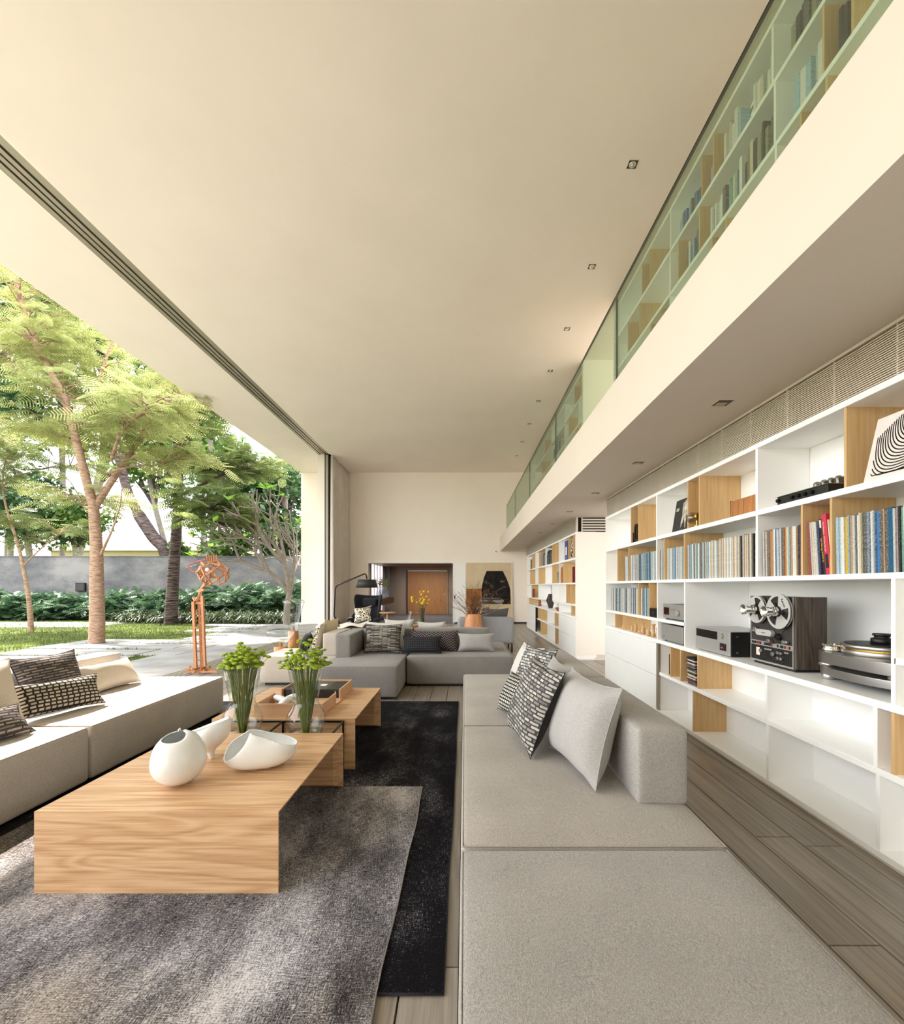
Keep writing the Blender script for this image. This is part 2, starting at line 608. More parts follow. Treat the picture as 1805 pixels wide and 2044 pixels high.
bb('post', XB + 0.10, XB + 0.115, 8.205, 8.26, 2.342, 2.604, M_SOFF, t)

# recessed square downlights
M_LAMP = N('lamp_reflector').base(s2l((225, 220, 210))).set(0.25, 0.9).m
def downlight(x, y, z, label, group, s=0.088, power=0, lens=True):
    t = thing('downlight', label, 'downlight', (x, y, z), 0, group)
    h = s / 2
    fr = MB()
    o = h + 0.006
    for a in ((-o, o, -o, -h), (-o, o, h, o), (-o, -h, -h, h), (h, o, -h, h)):
        fr.box(a[0], a[1], a[2], a[3], -0.003, 0.0)
    fr.obj('frame', M_SOFF, t)
    MB().box(-h, h, -h, h, -0.0022, -0.0012).obj('recess', M_ALUD, t)
    if lens:
        MB().lathe([(h * 0.80, -0.004), (h * 0.72, -0.012), (h * 0.6, -0.006), (h * 0.45, -0.004), (0.001, -0.003)], n=20).obj('reflector', M_LAMP, t)
        MB().lathe([(h * 0.3, -0.004), (h * 0.25, -0.014), (0.001, -0.016)], n=14).obj('bulb', M_CHROME, t)
    else:
        MB().box(-h * 0.75, h * 0.6, -h * 0.3, h * 0.75, -0.006, -0.0023).obj('reflector', M_ALU, t)
    if power:
        l = bpy.data.lights.new('downlight_fill', 'SPOT')  # fill added at the unlit soffit fittings to brighten the shelves
        l.energy = power; l.spot_size = R(120); l.spot_blend = 0.9; l.shadow_soft_size = 0.08; l.color = (1.0, 0.93, 0.84)
        lo = bpy.data.objects.new('downlight_fill', l)
        lo.location = (0, 0, -0.03); lo.parent = t
        COL.objects.link(lo)
for k in range(8):
    downlight(1.635, 4.393 + 1.405 * k, ZC, f'square recessed downlight in the high ceiling beside the railing, {ordinal(k)} counted from the camera', 'high ceiling downlights', power=0)
for k in range(6):
    downlight(1.765, 3.086 + 1.5 * k, 2.605, f'square recessed spotlight in the low soffit before the shelves, {ordinal(k)} counted from the camera', 'soffit downlights', s=0.10, lens=False, power=5)

# ------------------------------------------------------------------ the room beyond the opening
YR = 21.7
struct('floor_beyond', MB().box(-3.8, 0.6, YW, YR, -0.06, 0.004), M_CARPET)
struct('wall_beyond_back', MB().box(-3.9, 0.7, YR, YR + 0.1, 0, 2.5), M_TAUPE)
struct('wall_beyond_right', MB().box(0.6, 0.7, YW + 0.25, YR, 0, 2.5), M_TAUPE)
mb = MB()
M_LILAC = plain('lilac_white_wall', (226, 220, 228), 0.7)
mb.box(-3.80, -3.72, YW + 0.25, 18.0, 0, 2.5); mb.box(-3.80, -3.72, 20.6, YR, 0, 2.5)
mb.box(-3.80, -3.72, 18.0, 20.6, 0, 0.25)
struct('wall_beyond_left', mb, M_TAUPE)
M_SHEER = leafmat('sheer_blind', (226, 222, 232), (236, 232, 240), 0.75)
w2 = thing('window_2', None, None, (-3.76, 19.3, 0.25)); w2['kind'] = 'structure'
for i in range(4):
    bb('pane', -3.765, -3.755, 18.02 + i * 0.645, 18.62 + i * 0.645, 0.27, 2.45, M_SHEER, w2)
    bb('frame', -3.79, -3.73, 18.62 + i * 0.645, 18.66 + i * 0.645, 0.26, 2.46, M_ALU, w2)
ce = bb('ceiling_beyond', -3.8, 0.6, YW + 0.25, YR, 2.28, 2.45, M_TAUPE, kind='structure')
M_BROWNS = wood('brown_slats', (92, 66, 44), (128, 96, 66), axis=0, scale=1.0)
for i in range(13):
    y = YW + 0.35 + i * 0.4
    bb('slat', -3.7, 0.58, y, y + 0.28, 2.25, 2.279, M_BROWNS, ce)
d1 = thing('door_1', None, None, (-1.8, YR - 0.02, 0)); d1['kind'] = 'structure'
bb('leaf', -2.74, -0.86, YR - 0.05, YR - 0.012, 0.012, 2.05, M_OAKV, d1)
bb('frame', -2.80, -2.745, YR - 0.06, YR - 0.001, 0.006, 2.12, M_BLACK, d1)
bb('frame', -0.855, -0.80, YR - 0.06, YR - 0.001, 0.006, 2.12, M_TAUPE, d1)
bb('head', -2.745, -0.855, YR - 0.06, YR - 0.001, 2.055, 2.12, M_SOFF, d1)
MB().cyl((0, 0, 0), 0.03, 0.05, 12, Matrix.Rotation(R(90), 4, 'X')).obj('handle', M_CHROME, d1, loc=Vector((-0.95, YR - 0.052, 0.95)) - d1.location)
# white sliding leaf that closes the opening, parked beside it
d2 = thing('door_2', None, None, (-0.38, YW - 0.04, 0)); d2['kind'] = 'structure'
bb('leaf', OX1, 0.02, YW - 0.045, YW - 0.004, 0.05, OZ + 0.0, M_WHITE, d2)
bb('frame', OX1 - 0.001, OX1 + 0.045, YW - 0.06, YW - 0.003, 0.01, OZ + 0.05, M_WHITE, d2)
bb('handle', OX1 + 0.055, OX1 + 0.085, YW - 0.066, YW - 0.046, 0.90, 1.02, M_ALUD, d2)
struct('trim_opening', MB().box(OX0 - 0.03, OX1 + 0.05, YW - 0.02, YW - 0.002, OZ + 0.051, OZ + 0.085), M_WHITE)
rl = bpy.data.lights.new('beyond_fill', 'AREA'); rl.energy = 60; rl.size = 1.6; rl.color = (1, 0.9, 0.78)  # unseen fill light added to brighten the room beyond
ro = bpy.data.objects.new('beyond_fill', rl); ro.location = (-1.6, 19.5, 2.2); COL.objects.link(ro)
# ------------------------------------------------------------------ bookcases
def yb(px): return XB * 900.0 / (px - VX)
XU = 2.15                                     # front of the mezzanine bookcases
def yu(px): return XU * 900.0 / (px - VX)
WT, MT = 0.022, 0.016
def divider(par, y, z0, z1, m, depth=0.36, inset=0.0, x=XB):
    t = WT if m is M_WHITE else MT
    return bb('divider', x + inset, x + depth, y - t / 2, y + t / 2, z0, z1, m, par)

ZS = dict(base=(0.02, 0.055), mid=(0.422, 0.455), counter=(0.752, 0.790), third=(0.980, 1.012), lp=(1.385, 1.415), upper=(1.840, 1.876), top=(2.305, 2.340))
Y0, Y1 = 0.5, 6.50
bc = thing('bookcase', 'long white bookcase with maple dividers full of records and audio gear', 'bookcase', (XB, 3.5, 0))
bb('plinth', XB + 0.012, XB + 0.30, Y0, Y1, 0.0, 0.02, M_SOFF, bc)
bb('shelf', XB - 0.004, XB + 0.31, Y0, Y1, *ZS['base'], M_WHITE, bc, 0.002)
bb('shelf', XB, XB + 0.30, Y0, yb(1314), *ZS['mid'], M_WHITE, bc, 0.002)
bb('shelf', XB - 0.004, XB + 0.585, Y0, Y1, *ZS['counter'], M_WHITE, bc, 0.002)
bb('shelf', XB, XB + 0.36, yb(1367), Y1 - WT, *ZS['third'], M_WHITE, bc, 0.002)
bb('shelf', XB, XB + 0.36, Y0, yb(1785), *ZS['third'], M_WHITE, bc, 0.002)
bb('shelf', XB - 0.002, XB + 0.585, Y0, Y1, *ZS['lp'], M_WHITE, bc, 0.002)
bb('shelf', XB - 0.002, XB + 0.37, Y0, Y1, *ZS['upper'], M_WHITE, bc, 0.002)
bb('top_board', XB - 0.004, XB + 0.38, Y0, Y1, *ZS['top'], M_WHITE, bc, 0.002)
bb('side_panel', XB - 0.001, XB + 0.585, Y1 - WT, Y1, 0.055, 2.305, M_WHITE, bc)
bb('side_panel', XB - 0.001, XB + 0.585, Y0, Y0 + WT, 0.055, 2.305, M_WHITE, bc)
bb('back_panel', XB + 0.30, XB + 0.31, Y0, Y1 - WT, 0.056, 0.751, M_WHITE, bc)
bb('back_panel', XB + 0.585, XB + 0.595, Y0, Y1, 0.791, 1.384, M_WHITE, bc)
bb('back_panel', XB + 0.362, XB + 0.372, yb(1367), Y1 - WT, 0.791, 1.384, M_WHITE, bc)
bb('back_panel', XB + 0.362, XB + 0.372, Y0 + WT, Y1 - WT, 1.416, 1.839, M_WHITE, bc)
bb('back_panel', XB + 0.362, XB + 0.372, Y0 + WT, Y1 - WT, 1.877, 2.304, M_WHITE, bc)
r1, r2, r3, r4, r5, r6 = (1.876, 2.305), (1.415, 1.840), (1.012, 1.385), (0.790, 0.980), (0.455, 0.752), (0.055, 0.422)
for px, z, m in ((1311, r1, M_WHITE), (1510.7, r1, M_WHITE), (1273.5, r1, M_MAPLE), (1372, r1, M_MAPLE), (1394.7, r1, M_MAPLE), (1685.5, r1, M_MAPLE), (1900, r1, M_WHITE),
                 (1232, r2, M_MAPLE), (1254.4, r2, M_MAPLE), (1311, r2, M_WHITE), (1324.7, r2, M_MAPLE), (1365, r2, M_MAPLE), (1511, r2, M_WHITE), (1599, r2, M_MAPLE), (1657, r2, M_MAPLE), (1900, r2, M_WHITE),
                 (1273.5, r3, M_MAPLE), (1295, r3, M_MAPLE), (1312.6, r3, M_WHITE), (1227.4, r4, M_MAPLE), (1243, r4, M_MAPLE), (1312.6, r4, M_WHITE)):
    divider(bc, yb(px), z[0], z[1], m, 0.36, 0.0 if m is M_WHITE else 0.006)
divider(bc, yb(1259), *r1, M_MAPLE, 0.36, 0.006)
for px in (1367, 1783.5):
    divider(bc, yb(px), 0.790, 1.385, M_WHITE, 0.584)
for px, z, m in ((1315, r5, M_WHITE), (1337.5, r5, M_MAPLE), (1357.6, r5, M_MAPLE), (1392, r5, M_MAPLE), (1529.7, r5, M_WHITE), (1748, r5, M_WHITE), (1780.7, r5, M_MAPLE),
                 (1315, r6, M_WHITE), (1382.6, r6, M_MAPLE), (1532.5, r6, M_WHITE), (1753, r6, M_WHITE)):
    divider(bc, yb(px), z[0], z[1], m, 0.30, 0.0 if m is M_WHITE else 0.005)
# drawer unit at the hallway end
ya, ybb = yb(1312.2), Y1 - 0.012
bb('drawer_front', XB - 0.012, XB + 0.006, ya, ybb, 0.062, 0.404, M_DRAWER, bc, 0.0015)
bb('drawer_front', XB - 0.012, XB + 0.006, ya, ybb, 0.408, 0.748, M_DRAWER, bc, 0.0015)
bb('drawer_box', XB + 0.007, XB + 0.29, ya, Y1 - WT, 0.056, 0.75, M_WHITE, bc)
bb('edge_profile', XB - 0.012, XB + 0.01, yb(1316.6), yb(1313.2), 0.058, 0.75, M_ALU, bc)

# far bookcase beyond the hallway
Z0f, Z1f = 8.205, 14.7
fb = thing('bookcase', 'white bookcase beyond the hallway with maple dividers and few objects', 'bookcase', (XB, 11.4, 0))
bb('plinth', XB + 0.012, XB + 0.34, Z0f, Z1f, 0.0, 0.02, M_SOFF, fb)
for k, d in (('base', 0.34), ('counter', 0.36), ('lp', 0.36), ('upper', 0.36)):
    bb('shelf', XB - 0.002, XB + d, Z0f, Z1f, *ZS[k], M_WHITE, fb)
bb('top_board', XB - 0.002, XB + 0.36, Z0f, Z1f, *ZS['top'], M_WHITE, fb)
bb('shelf', XB, XB + 0.34, yb(1116), yb(1072), *ZS['mid'], M_WHITE, fb)
bb('shelf', XB, XB + 0.35, yb(1075), Z1f - WT, *ZS['third'], M_WHITE, fb)
bb('shelf', XB, XB + 0.35, Z0f + WT, yb(1104), *ZS['third'], M_WHITE, fb)
bb('side_panel', XB - 0.001, XB + 0.36, Z0f, Z0f + WT, 0.055, 2.305, M_WHITE, fb)
bb('side_panel', XB - 0.001, XB + 0.36, Z1f - WT, Z1f, 0.055, 2.305, M_WHITE, fb)
bb('back_panel', XB + 0.36, XB + 0.37, Z0f, Z1f, 0.03, 2.33, M_WHITE, fb)
W_, M_ = M_WHITE, M_MAPLE
for px, z, m in ((1062, r1, M_), (1069, r1, W_), (1076, r1, M_), (1089, r1, W_), (1102, r1, M_), (1107.5, r1, M_), (1116, r1, W_), (1134, r1, M_), (1143.5, r1, M_),
                 (1058, r2, M_), (1069, r2, W_), (1075, r2, M_), (1089, r2, W_), (1102, r2, M_), (1116, r2, W_), (1124, r2, M_),
                 (1061, r3, M_), (1075, r3, W_), (1103, r3, W_), (1116, r3, W_), (1130, r3, M_), (1139, r3, M_),
                 (1056, r4, M_), (1116, r4, W_), (1140, r4, M_), (1074, r5, M_), (1080, r5, M_), (1093, r5, W_), (1107, r5, M_), (1079, r6, M_), (1093, r6, W_), (1108, r6, M_)):
    divider(fb, yb(px), z[0], z[1], m, 0.34, 0.0 if m is W_ else 0.006)
for a, b in ((yb(1069.5), Z1f - 0.01), (Z0f + 0.004, yb(1116.5))):
    bb('drawer_front', XB - 0.012, XB + 0.004, a, b, 0.062, 0.404, M_DRAWER, fb)
    bb('drawer_front', XB - 0.012, XB + 0.004, a, b, 0.408, 0.748, M_DRAWER, fb)
bb('edge_profile', XB - 0.012, XB + 0.01, yb(1070.8), yb(1069.9), 0.058, 0.75, M_BLACKM, fb)

# bookcases of the mezzanine
def upper_case(label, y0, y1, divs):
    t = thing('bookcase', label, 'bookcase', (XU, (y0 + y1) / 2, 3.09))
    for z in (3.52, 3.97, 4.42, 4.87):
        bb('shelf', XU - 0.002, XU + 0.34, y0, y1, z - 0.035, z, M_WHITE, t)
    bb('top_board', XU - 0.002, XU + 0.36, y0, y1, 5.265, 5.30, M_WHITE, t)
    bb('side_panel', XU, XU + 0.36, y0, y0 + WT, 3.10, 5.264, M_WHITE, t)
    bb('side_panel', XU, XU + 0.36, y1 - WT, y1, 3.10, 5.264, M_WHITE, t)
    bb('back_panel', XU + 0.345, XU + 0.355, y0, y1, 3.10, 5.264, M_WHITE, t)
    for px, r, m in divs:
        z0, z1 = ((4.87, 5.265), (4.42, 4.835), (3.97, 4.385), (3.52, 3.935))[r]
        divider(t, yu(px), z0, z1, m, 0.33, 0.0 if m is W_ else 0.006, XU)
    return t
upper_case('white bookcase on the mezzanine behind green glass, nearer run', 0.5, 6.52,
           [(1542.6, 0, W_), (1423, 0, M_), (1399.5, 0, M_), (1339, 0, W_), (1297, 0, M_), (1281, 0, M_), (1760, 0, M_), (1547, 1, W_), (1642, 1, M_), (1700, 1, M_), (1395, 1, M_), (1353, 1, M_),
            (1338, 1, W_), (1276, 1, M_), (1253, 1, M_), (1648, 2, M_), (1597, 2, M_), (1549, 2, W_), (1448, 2, M_), (1420, 2, M_), (1338, 2, W_), (1320, 2, M_), (1298, 2, M_)])
upper_case('white bookcase on the mezzanine behind green glass, farther run', 8.2, 14.6,
           [(1158, 0, M_), (1147, 0, M_), (1127, 0, W_), (1101, 0, W_), (1088, 0, M_), (1155, 1, W_), (1135, 1, M_), (1127, 1, W_), (1101, 1, W_), (1081, 1, M_), (1068, 1, W_),
            (1150, 2, M_), (1127, 2, W_), (1101, 2, W_), (1075, 2, M_)])

# ------------------------------------------------------------------ records
def spine_mat(name, c, c2, amount):
    m = N(name)
    f = m.noise(m.co((3, 3, 60)), 1.6, 3, 0.7)
    m.base(m.ramp(f, [(0.5 - 0.02, s2l(c)), (0.5 + 0.3 * (1 - amount) + 0.03, s2l(c2))]))
    m.set(0.55, spec=0.3)
    return m.m
SP = {}
for nm, c, c2, a in (('pale grey', (196, 198, 196), (120, 122, 124), .6), ('white', (222, 220, 214), (160, 156, 150), .4), ('ivory', (210, 200, 178), (140, 124, 100), .5), ('teal-grey', (118, 142, 148), (196, 206, 206), .6),
                 ('blue-grey', (92, 112, 128), (186, 196, 204), .6), ('pale blue', (168, 192, 206), (96, 120, 140), .5), ('bright blue', (44, 112, 176), (100, 150, 196), .3), ('deep blue', (24, 78, 110), (60, 120, 150), .3),
                 ('charcoal', (62, 62, 64), (166, 164, 160), .6), ('black', (30, 29, 30), (110, 108, 104), .4), ('brown', (104, 78, 60), (182, 160, 134), .6), ('tan', (176, 148, 112), (110, 84, 60), .5),
                 ('dark red', (122, 46, 48), (190, 130, 124), .5), ('pink-grey', (186, 164, 162), (120, 96, 98), .5), ('olive', (120, 118, 92), (190, 186, 160), .6), ('yellow', (206, 176, 52), (120, 96, 30), .3),
                 ('orange', (196, 132, 66), (120, 80, 50), .4), ('lilac', (176, 170, 204), (110, 104, 140), .4), ('sea green', (92, 140, 128), (180, 206, 196), .5), ('navy', (38, 42, 72), (120, 124, 150), .4)):
    SP[nm] = spine_mat('spine_' + nm.replace(' ', '_').replace('-', '_'), c, c2, a)
LPM = {}
def lp_mesh(col):
    if col not in LPM:
        LPM[col] = MB().box(-0.5, 0.5, -0.5, 0.5, 0, 1).mesh('record_sleeve', SP[col])
    return LPM[col]
WARM = ['pale grey'] * 4 + ['white'] * 5 + ['ivory'] * 4 + ['charcoal'] * 3 + ['brown'] * 2 + ['tan'] * 3 + ['black'] * 2 + ['dark red', 'pink-grey', 'olive', 'teal-grey', 'blue-grey', 'pale grey', 'tan', 'charcoal']
COOL = ['teal-grey'] * 5 + ['blue-grey'] * 3 + ['pale blue'] * 4 + ['pale grey'] * 7 + ['white'] * 5 + ['charcoal'] * 3 + ['deep blue', 'ivory', 'ivory', 'sea green', 'pink-grey']
def records(px0, px1, z, where, group, pal, lean=0.0, tmin=0.009, tmax=0.020, special=None):
    """upright record sleeves from the hallway end (px0) to the camera end (px1)"""
    y, yend, i = yb(px0), yb(px1), 0
    special = dict(special or {})
    off = math.tan(R(lean)) * 0.31
    y -= max(off, 0) + 0.002
    while True:
        t = rr.uniform(tmin, tmax)
        if y - t < yend - min(off, 0) + 0.001: break
        col = rr.choice(pal)
        for k, c in list(special.items()):
            if y - t <= yb(k):
                col = c; del special[k]; break
        o = bpy.data.objects.new('record_sleeve', lp_mesh(col))
        h = rr.uniform(0.306, 0.316)
        o.scale = (0.31, t * 0.96, h)
        dx = rr.uniform(-0.004, 0.006)
        o.location = (XB + 0.022 + dx + 0.155, y - t / 2, z + 0.001 + abs(math.sin(R(lean))) * t / 2)
        o.rotation_euler = (R(-lean), 0, 0)
        COL.objects.link(o)
        tag(o, f'{col} record, {ordinal(i)} from the hallway end in {where}', 'record', group)
        y -= t
        i += 1
z2, z3 = 1.415, 1.012
records(1244, 1253.2, z2, 'the first long-row cubby', 'records in the first cubby', COOL, 1.0)
records(1256, 1309.5, z2, 'the second long-row cubby', 'records in the second cubby', COOL, 1.0, special={1276: 'deep blue'})
records(1313.5, 1323.3, z2, 'the narrow long-row cubby', 'records in the narrow cubby', COOL)
records(1327, 1363.4, z2, 'the blue-record cubby', 'records in the blue cubby', COOL, special={1344: 'bright blue', 1346: 'bright blue', 1361: 'bright blue'})
records(1367.5, 1425.5, z2, 'the widest pale-record cubby', 'records in the pale half', COOL + ['white'] * 6, 0.8, special={1415: 'yellow'})
records(1430, 1500, z2, 'the widest brown-record cubby', 'records in the darker half', WARM, 0.6)
records(1514.5, 1597, z2, 'the cubby before the crimson box', 'records before the red box', WARM, 1.2, special={1533: 'orange', 1545: 'bright blue', 1562: 'orange', 1590: 'navy', 1594: 'navy'})
records(1604, 1635.5, z2, 'the stack touching the crimson box', 'records touching the red box', ['pale grey', 'ivory', 'white', 'navy'], 4.0, special={1607: 'dark red'})
records(1661, 1840, z2, 'the cubby past the crimson box', 'records in the edge cubby', WARM + ['white'] * 6, 1.2, special={1665: 'pale blue', 1668: 'pale blue', 1680: 'yellow', 1742: 'bright blue', 1768: 'deep blue', 1770: 'deep blue', 1788: 'black', 1794: 'sea green'})
records(1216, 1272, z3, 'the cubby above the wooden toys', 'records in the lower cubby', COOL + ['charcoal'] * 3)
records(1276, 1293.5, z3, 'the cubby over the black box', 'records in the lower maple cubby', COOL + ['bright blue', 'charcoal'])

# special boxes in the record row
def upright_box(name, label, cat, pxc, t, h, col_m, z, lean=0.0, depth=0.30, dx=0.0, group=None):
    o = thing(name, label, cat, (XB + 0.02 + dx, yb(pxc), z + 0.0015 + abs(math.sin(R(lean))) * t / 2), 0, group)
    o.rotation_euler = (R(-lean), 0, 0)
    MB().box(0, depth, -t / 2, t / 2, 0, h).obj('case', col_m, o, 0.0015, 1)
    return o
def text_part(txt, size, m, parent, loc, rot, ext=0.0006, align='CENTER', name='lettering'):
    c = bpy.data.curves.new(name, 'FONT')
    c.body = txt
    c.size = size
    c.extrude = ext
    c.align_x = align
    c.align_y = 'CENTER'
    c.materials.append(m)
    tmp = bpy.data.objects.new(name, c)
    me = bpy.data.meshes.new_from_object(tmp)
    bpy.data.objects.remove(tmp)
    bpy.data.curves.remove(c)
    return part(name, me, parent, loc, rot)
M_REDBOX = plain('crimson_card', (200, 44, 72), 0.45)
M_CREAM = plain('cream_print', (230, 220, 200), 0.6)
M_YELLOW = plain('yellow_print', (226, 190, 40), 0.6)
SPR = (R(90), R(90), R(-90))                       # lettering running down a spine that faces the room
b = upright_box('record_box_set', 'thick crimson record box set leaning among the records', 'record', 1646.6, 0.032, 0.345, M_REDBOX, z2, 6)
MB().box(-0.0012, 0.0, -0.010, 0.010, 0.035, 0.115).obj('label_plate', M_BLACK, b)
text_part('Rare Sessions - 24 Suite Box Set', 0.013, M_CREAM, b, (-0.001, 0.004, 0.215), SPR)
b = upright_box('record_box_set', 'black record box with yellow spine lettering against the crimson box', 'record', 1639.2, 0.017, 0.322, M_BLACK, z2, 6)
text_part('Jack George PARTY III', 0.015, M_YELLOW, b, (-0.001, 0, 0.14), SPR)
MB().box(-0.001, 0.0, -0.006, 0.006, 0.27, 0.315).obj('label_plate', M_CREAM, b)
b = upright_box('record_sleeve', 'cream record with teal blobs on its cover beyond the crimson box', 'record', 1653.1, 0.006, 0.312, M_CREAM, z2, 6, dx=0.004)
upright_box('box_file', 'blank white box closing the widest record cubby', 'box', 1505.2, 0.030, 0.33, M_WHITE, z2)
SP_TEAL = SP['deep blue']

# ------------------------------------------------------------------ loose books
BM = {}
def book_mesh(col):
    if col not in BM:
        mb = MB()
        mb.box(-0.5, 0.5, -0.5, 0.5, 0, 1)
        BM[col] = mb.mesh('book', SP[col])
    return BM[col]
def book(x, y, z, d, t, h, col, label, group):
    o = bpy.data.objects.new('book', book_mesh(col))
    o.scale = (d, t, h)
    o.location = (x + d / 2, y, z + 0.001)
    COL.objects.link(o)
    return tag(o, label, 'book', group)
def books(px0, px1, z, where, group, pal, hmin=0.19, hmax=0.30, tmin=0.02, tmax=0.045):
    xf, yf = (XU, yu) if z > 3 else (XB, yb)
    y, yend, i = yf(px0), yf(px1), 0
    while True:
        t = rr.uniform(tmin, tmax)
        if y - t < yend: break
        col = rr.choice(pal)
        book(xf + rr.uniform(0.015, 0.05), y - t / 2, z, rr.uniform(0.17, 0.24), t * 0.96, rr.uniform(hmin, hmax), col, f'{col} book, {ordinal(i)} from the hallway end, {where}', group)
        y -= t
        i += 1
PALE = ['white', 'ivory', 'pale grey', 'white', 'pale blue']
DK = ['black', 'charcoal', 'black', 'brown', 'charcoal', 'olive']
MIX = PALE + DK + ['teal-grey', 'dark red']
UP = 'upper mezzanine shelf'
books(1352, 1396, 4.87, 'blue row on ' + UP, 'blue books upstairs', ['bright blue', 'deep blue', 'charcoal', 'pale blue'], 0.16, 0.24)
books(1441, 1478, 4.87, 'upstairs before the round plate', 'pale books before the plate', PALE)
books(1500, 1541, 4.87, 'upstairs past the round plate', 'pale books past the plate', PALE)
books(1570, 1700, 4.87, 'black row on ' + UP, 'black books upstairs', DK, 0.2, 0.28)
books(1414, 1421, 4.87, 'lilac pair on ' + UP, 'lilac books upstairs', ['lilac'], 0.15, 0.2, 0.03, 0.035)
LO = 'lower mezzanine shelf'
books(1366, 1394, 4.42, 'blue-green row on ' + LO, 'blue-green books upstairs', ['deep blue', 'teal-grey', 'charcoal', 'white'], 0.2, 0.28)
books(1413, 1447, 4.42, 'pale row on ' + LO, 'pale lower books upstairs', PALE + ['charcoal'])
books(1447, 1470, 4.42, 'sea green row on ' + LO, 'sea green books upstairs', ['sea green', 'teal-grey', 'ivory'])
books(1472, 1544, 4.42, 'dark row on ' + LO, 'dark mixed books upstairs', DK + ['ivory', 'white'], 0.22, 0.31)
books(1574, 1640, 4.42, 'tall white row on ' + LO, 'tall white books upstairs', PALE, 0.24, 0.33, 0.03, 0.055)
books(1668, 1698, 4.42, 'upstairs between maple dividers', 'dark books by maple upstairs', DK)
books(1103, 1118, 4.42, 'far row on ' + LO, 'far lower books upstairs', DK + MIX)
# far bookcase downstairs
books(1079, 1088.5, 1.876, 'grey row in the far bookcase', 'grey books in the far bookcase', ['charcoal', 'olive', 'pale grey', 'blue-grey'], 0.26, 0.36)
books(1089.8, 1101, 1.876, 'dark row in the far bookcase', 'dark books in the far bookcase', ['charcoal', 'black', 'pale grey'], 0.22, 0.36)
books(1117, 1119.5, 1.415, 'russet pair in the far bookcase', 'russet books in the far bookcase', ['dark red', 'orange'], 0.3, 0.38)
M_COBALT = plain('cobalt_box', (30, 52, 120), 0.4)
b = upright_box('box_file', 'cobalt blue box file with white label on the far bookcase', 'box', 1128.5, 0.26, 0.39, M_COBALT, 1.876, 0, 0.2)
MB().box(-0.002, 0, -0.06, 0.06, 0.10, 0.26).obj('label_plate', M_CREAM, b)
def speckle_mat(name, c1, c2, scale, thr=0.5, sharp=0.02, st=(1, 1, 1)):
    m = N(name)
    f = m.noise(m.co(st), scale, 2, 0.6)
    m.base(m.ramp(f, [(thr - sharp, s2l(c1)), (thr + sharp, s2l(c2))]))
    m.set(0.8, spec=0.2)
    return m.m
M_PRINTBW = speckle_mat('black_white_print', (20, 19, 20), (220, 214, 204), 22, 0.52)
upright_box('box_file', 'black and white patterned box file on the far bookcase', 'box', 1139, 0.16, 0.37, M_PRINTBW, 1.876, 0, 0.2)
upright_box('box_file', 'dark red patterned box in the far bookcase', 'box', 1144.5, 0.30, 0.30, speckle_mat('dark_red_print', (70, 14, 22), (120, 30, 40), 30), 1.415, 0, 0.25)
upright_box('box_file', 'dark book standing alone at the far bookcase end', 'book', 1059, 0.25, 0.30, SP['brown'], 1.876, 0, 0.08)
upright_box('box_file', 'slim russet book standing alone in the far bookcase', 'book', 1062.5, 0.12, 0.26, SP['dark red'], 1.012, 0, 0.06)
# ------------------------------------------------------------------ rugs
def rug_mat(name, dark, mid, light, thr, fine=900, tint=None):
    m = N(name)
    a = m.noise(m.co((420, 26, 1)), 1.0, 2, 0.6)          # threads one way
    b = m.noise(m.co((26, 420, 1)), 1.0, 2, 0.6)          # and the other
    sp = m.noise(m.co(), 170, 3, 0.7)                     # worn pile
    cl = m.noise(m.co((1.4, 0.7, 1)), 1.7, 5, 0.62)        # worn clouds
    k = m.math('ADD', m.math('MULTIPLY', a, 0.30), m.math('MULTIPLY', b, 0.30))
    k = m.math('ADD', k, m.math('MULTIPLY', sp, 0.40))
    k = m.math('ADD', k, m.math('MULTIPLY', m.math('SUBTRACT', cl, 0.5), 0.42))
    col = m.ramp(k, [(thr - 0.10, s2l(dark)), (thr + 0.0, s2l(mid)), (thr + 0.12, s2l(light))])
    if tint:
        t = m.noise(m.co((0.8, 0.8, 1)), 0.9, 2)
        col = m.mix(m.ramp(t, [(0.45, (0, 0, 0, 1)), (0.65, (1, 1, 1, 1))]), col, s2l(tint), 'MULTIPLY')
    m.base(col)
    m.set(0.95, spec=0.1)
    m.bump(k, 0.5, 0.006)
    return m.m
M_RUGG = rug_mat('grey_overdyed_rug', (34, 33, 37), (112, 111, 117), (222, 220, 225), 0.495, tint=(222, 212, 196))
M_RUGD = rug_mat('black_overdyed_rug', (14, 13, 17), (30, 29, 34), (190, 188, 194), 0.56)
def rug(name, label, x0, x1, y0, y1, z0, z1, m, mb_edge, wob, seed):
    t = thing(name, label, 'rug', ((x0 + x1) / 2, (y0 + y1) / 2, z0))
    rg = random.Random(seed)
    cx, cy = t.location.x, t.location.y
    n = 26
    def edge(a, b, k):
        """wavy side as points"""
        out = []
        for i in range(n):
            u = i / n
            w = wob * (math.sin(u * 9 + k) + 0.6 * math.sin(u * 23 + 2 * k)) * min(1, 6 * u, 6 * (1 - u))
            d = (Vector(b) - Vector(a))
            nn = Vector((d.y, -d.x)).normalized()
            out.append(Vector(a) + d * u + nn * w)
        return out
    c = [(x0 - cx, y0 - cy), (x1 - cx, y0 - cy), (x1 - cx, y1 - cy), (x0 - cx, y1 - cy)]
    pts = []
    for i in range(4): pts += edge(c[i], c[(i + 1) % 4], seed + i * 1.7)
    MB().prism([(p.x, p.y) for p in pts], 0, z1 - z0).obj('pile', m, t)
    eb = MB()
    ring = [(p.x, p.y, (z1 - z0) * 0.55) for p in pts] + [(pts[0].x, pts[0].y, (z1 - z0) * 0.55)]
    eb.tube(ring, (z1 - z0) * 0.44, 6, False)
    eb.obj('bound_edge', mb_edge, t)
    return t
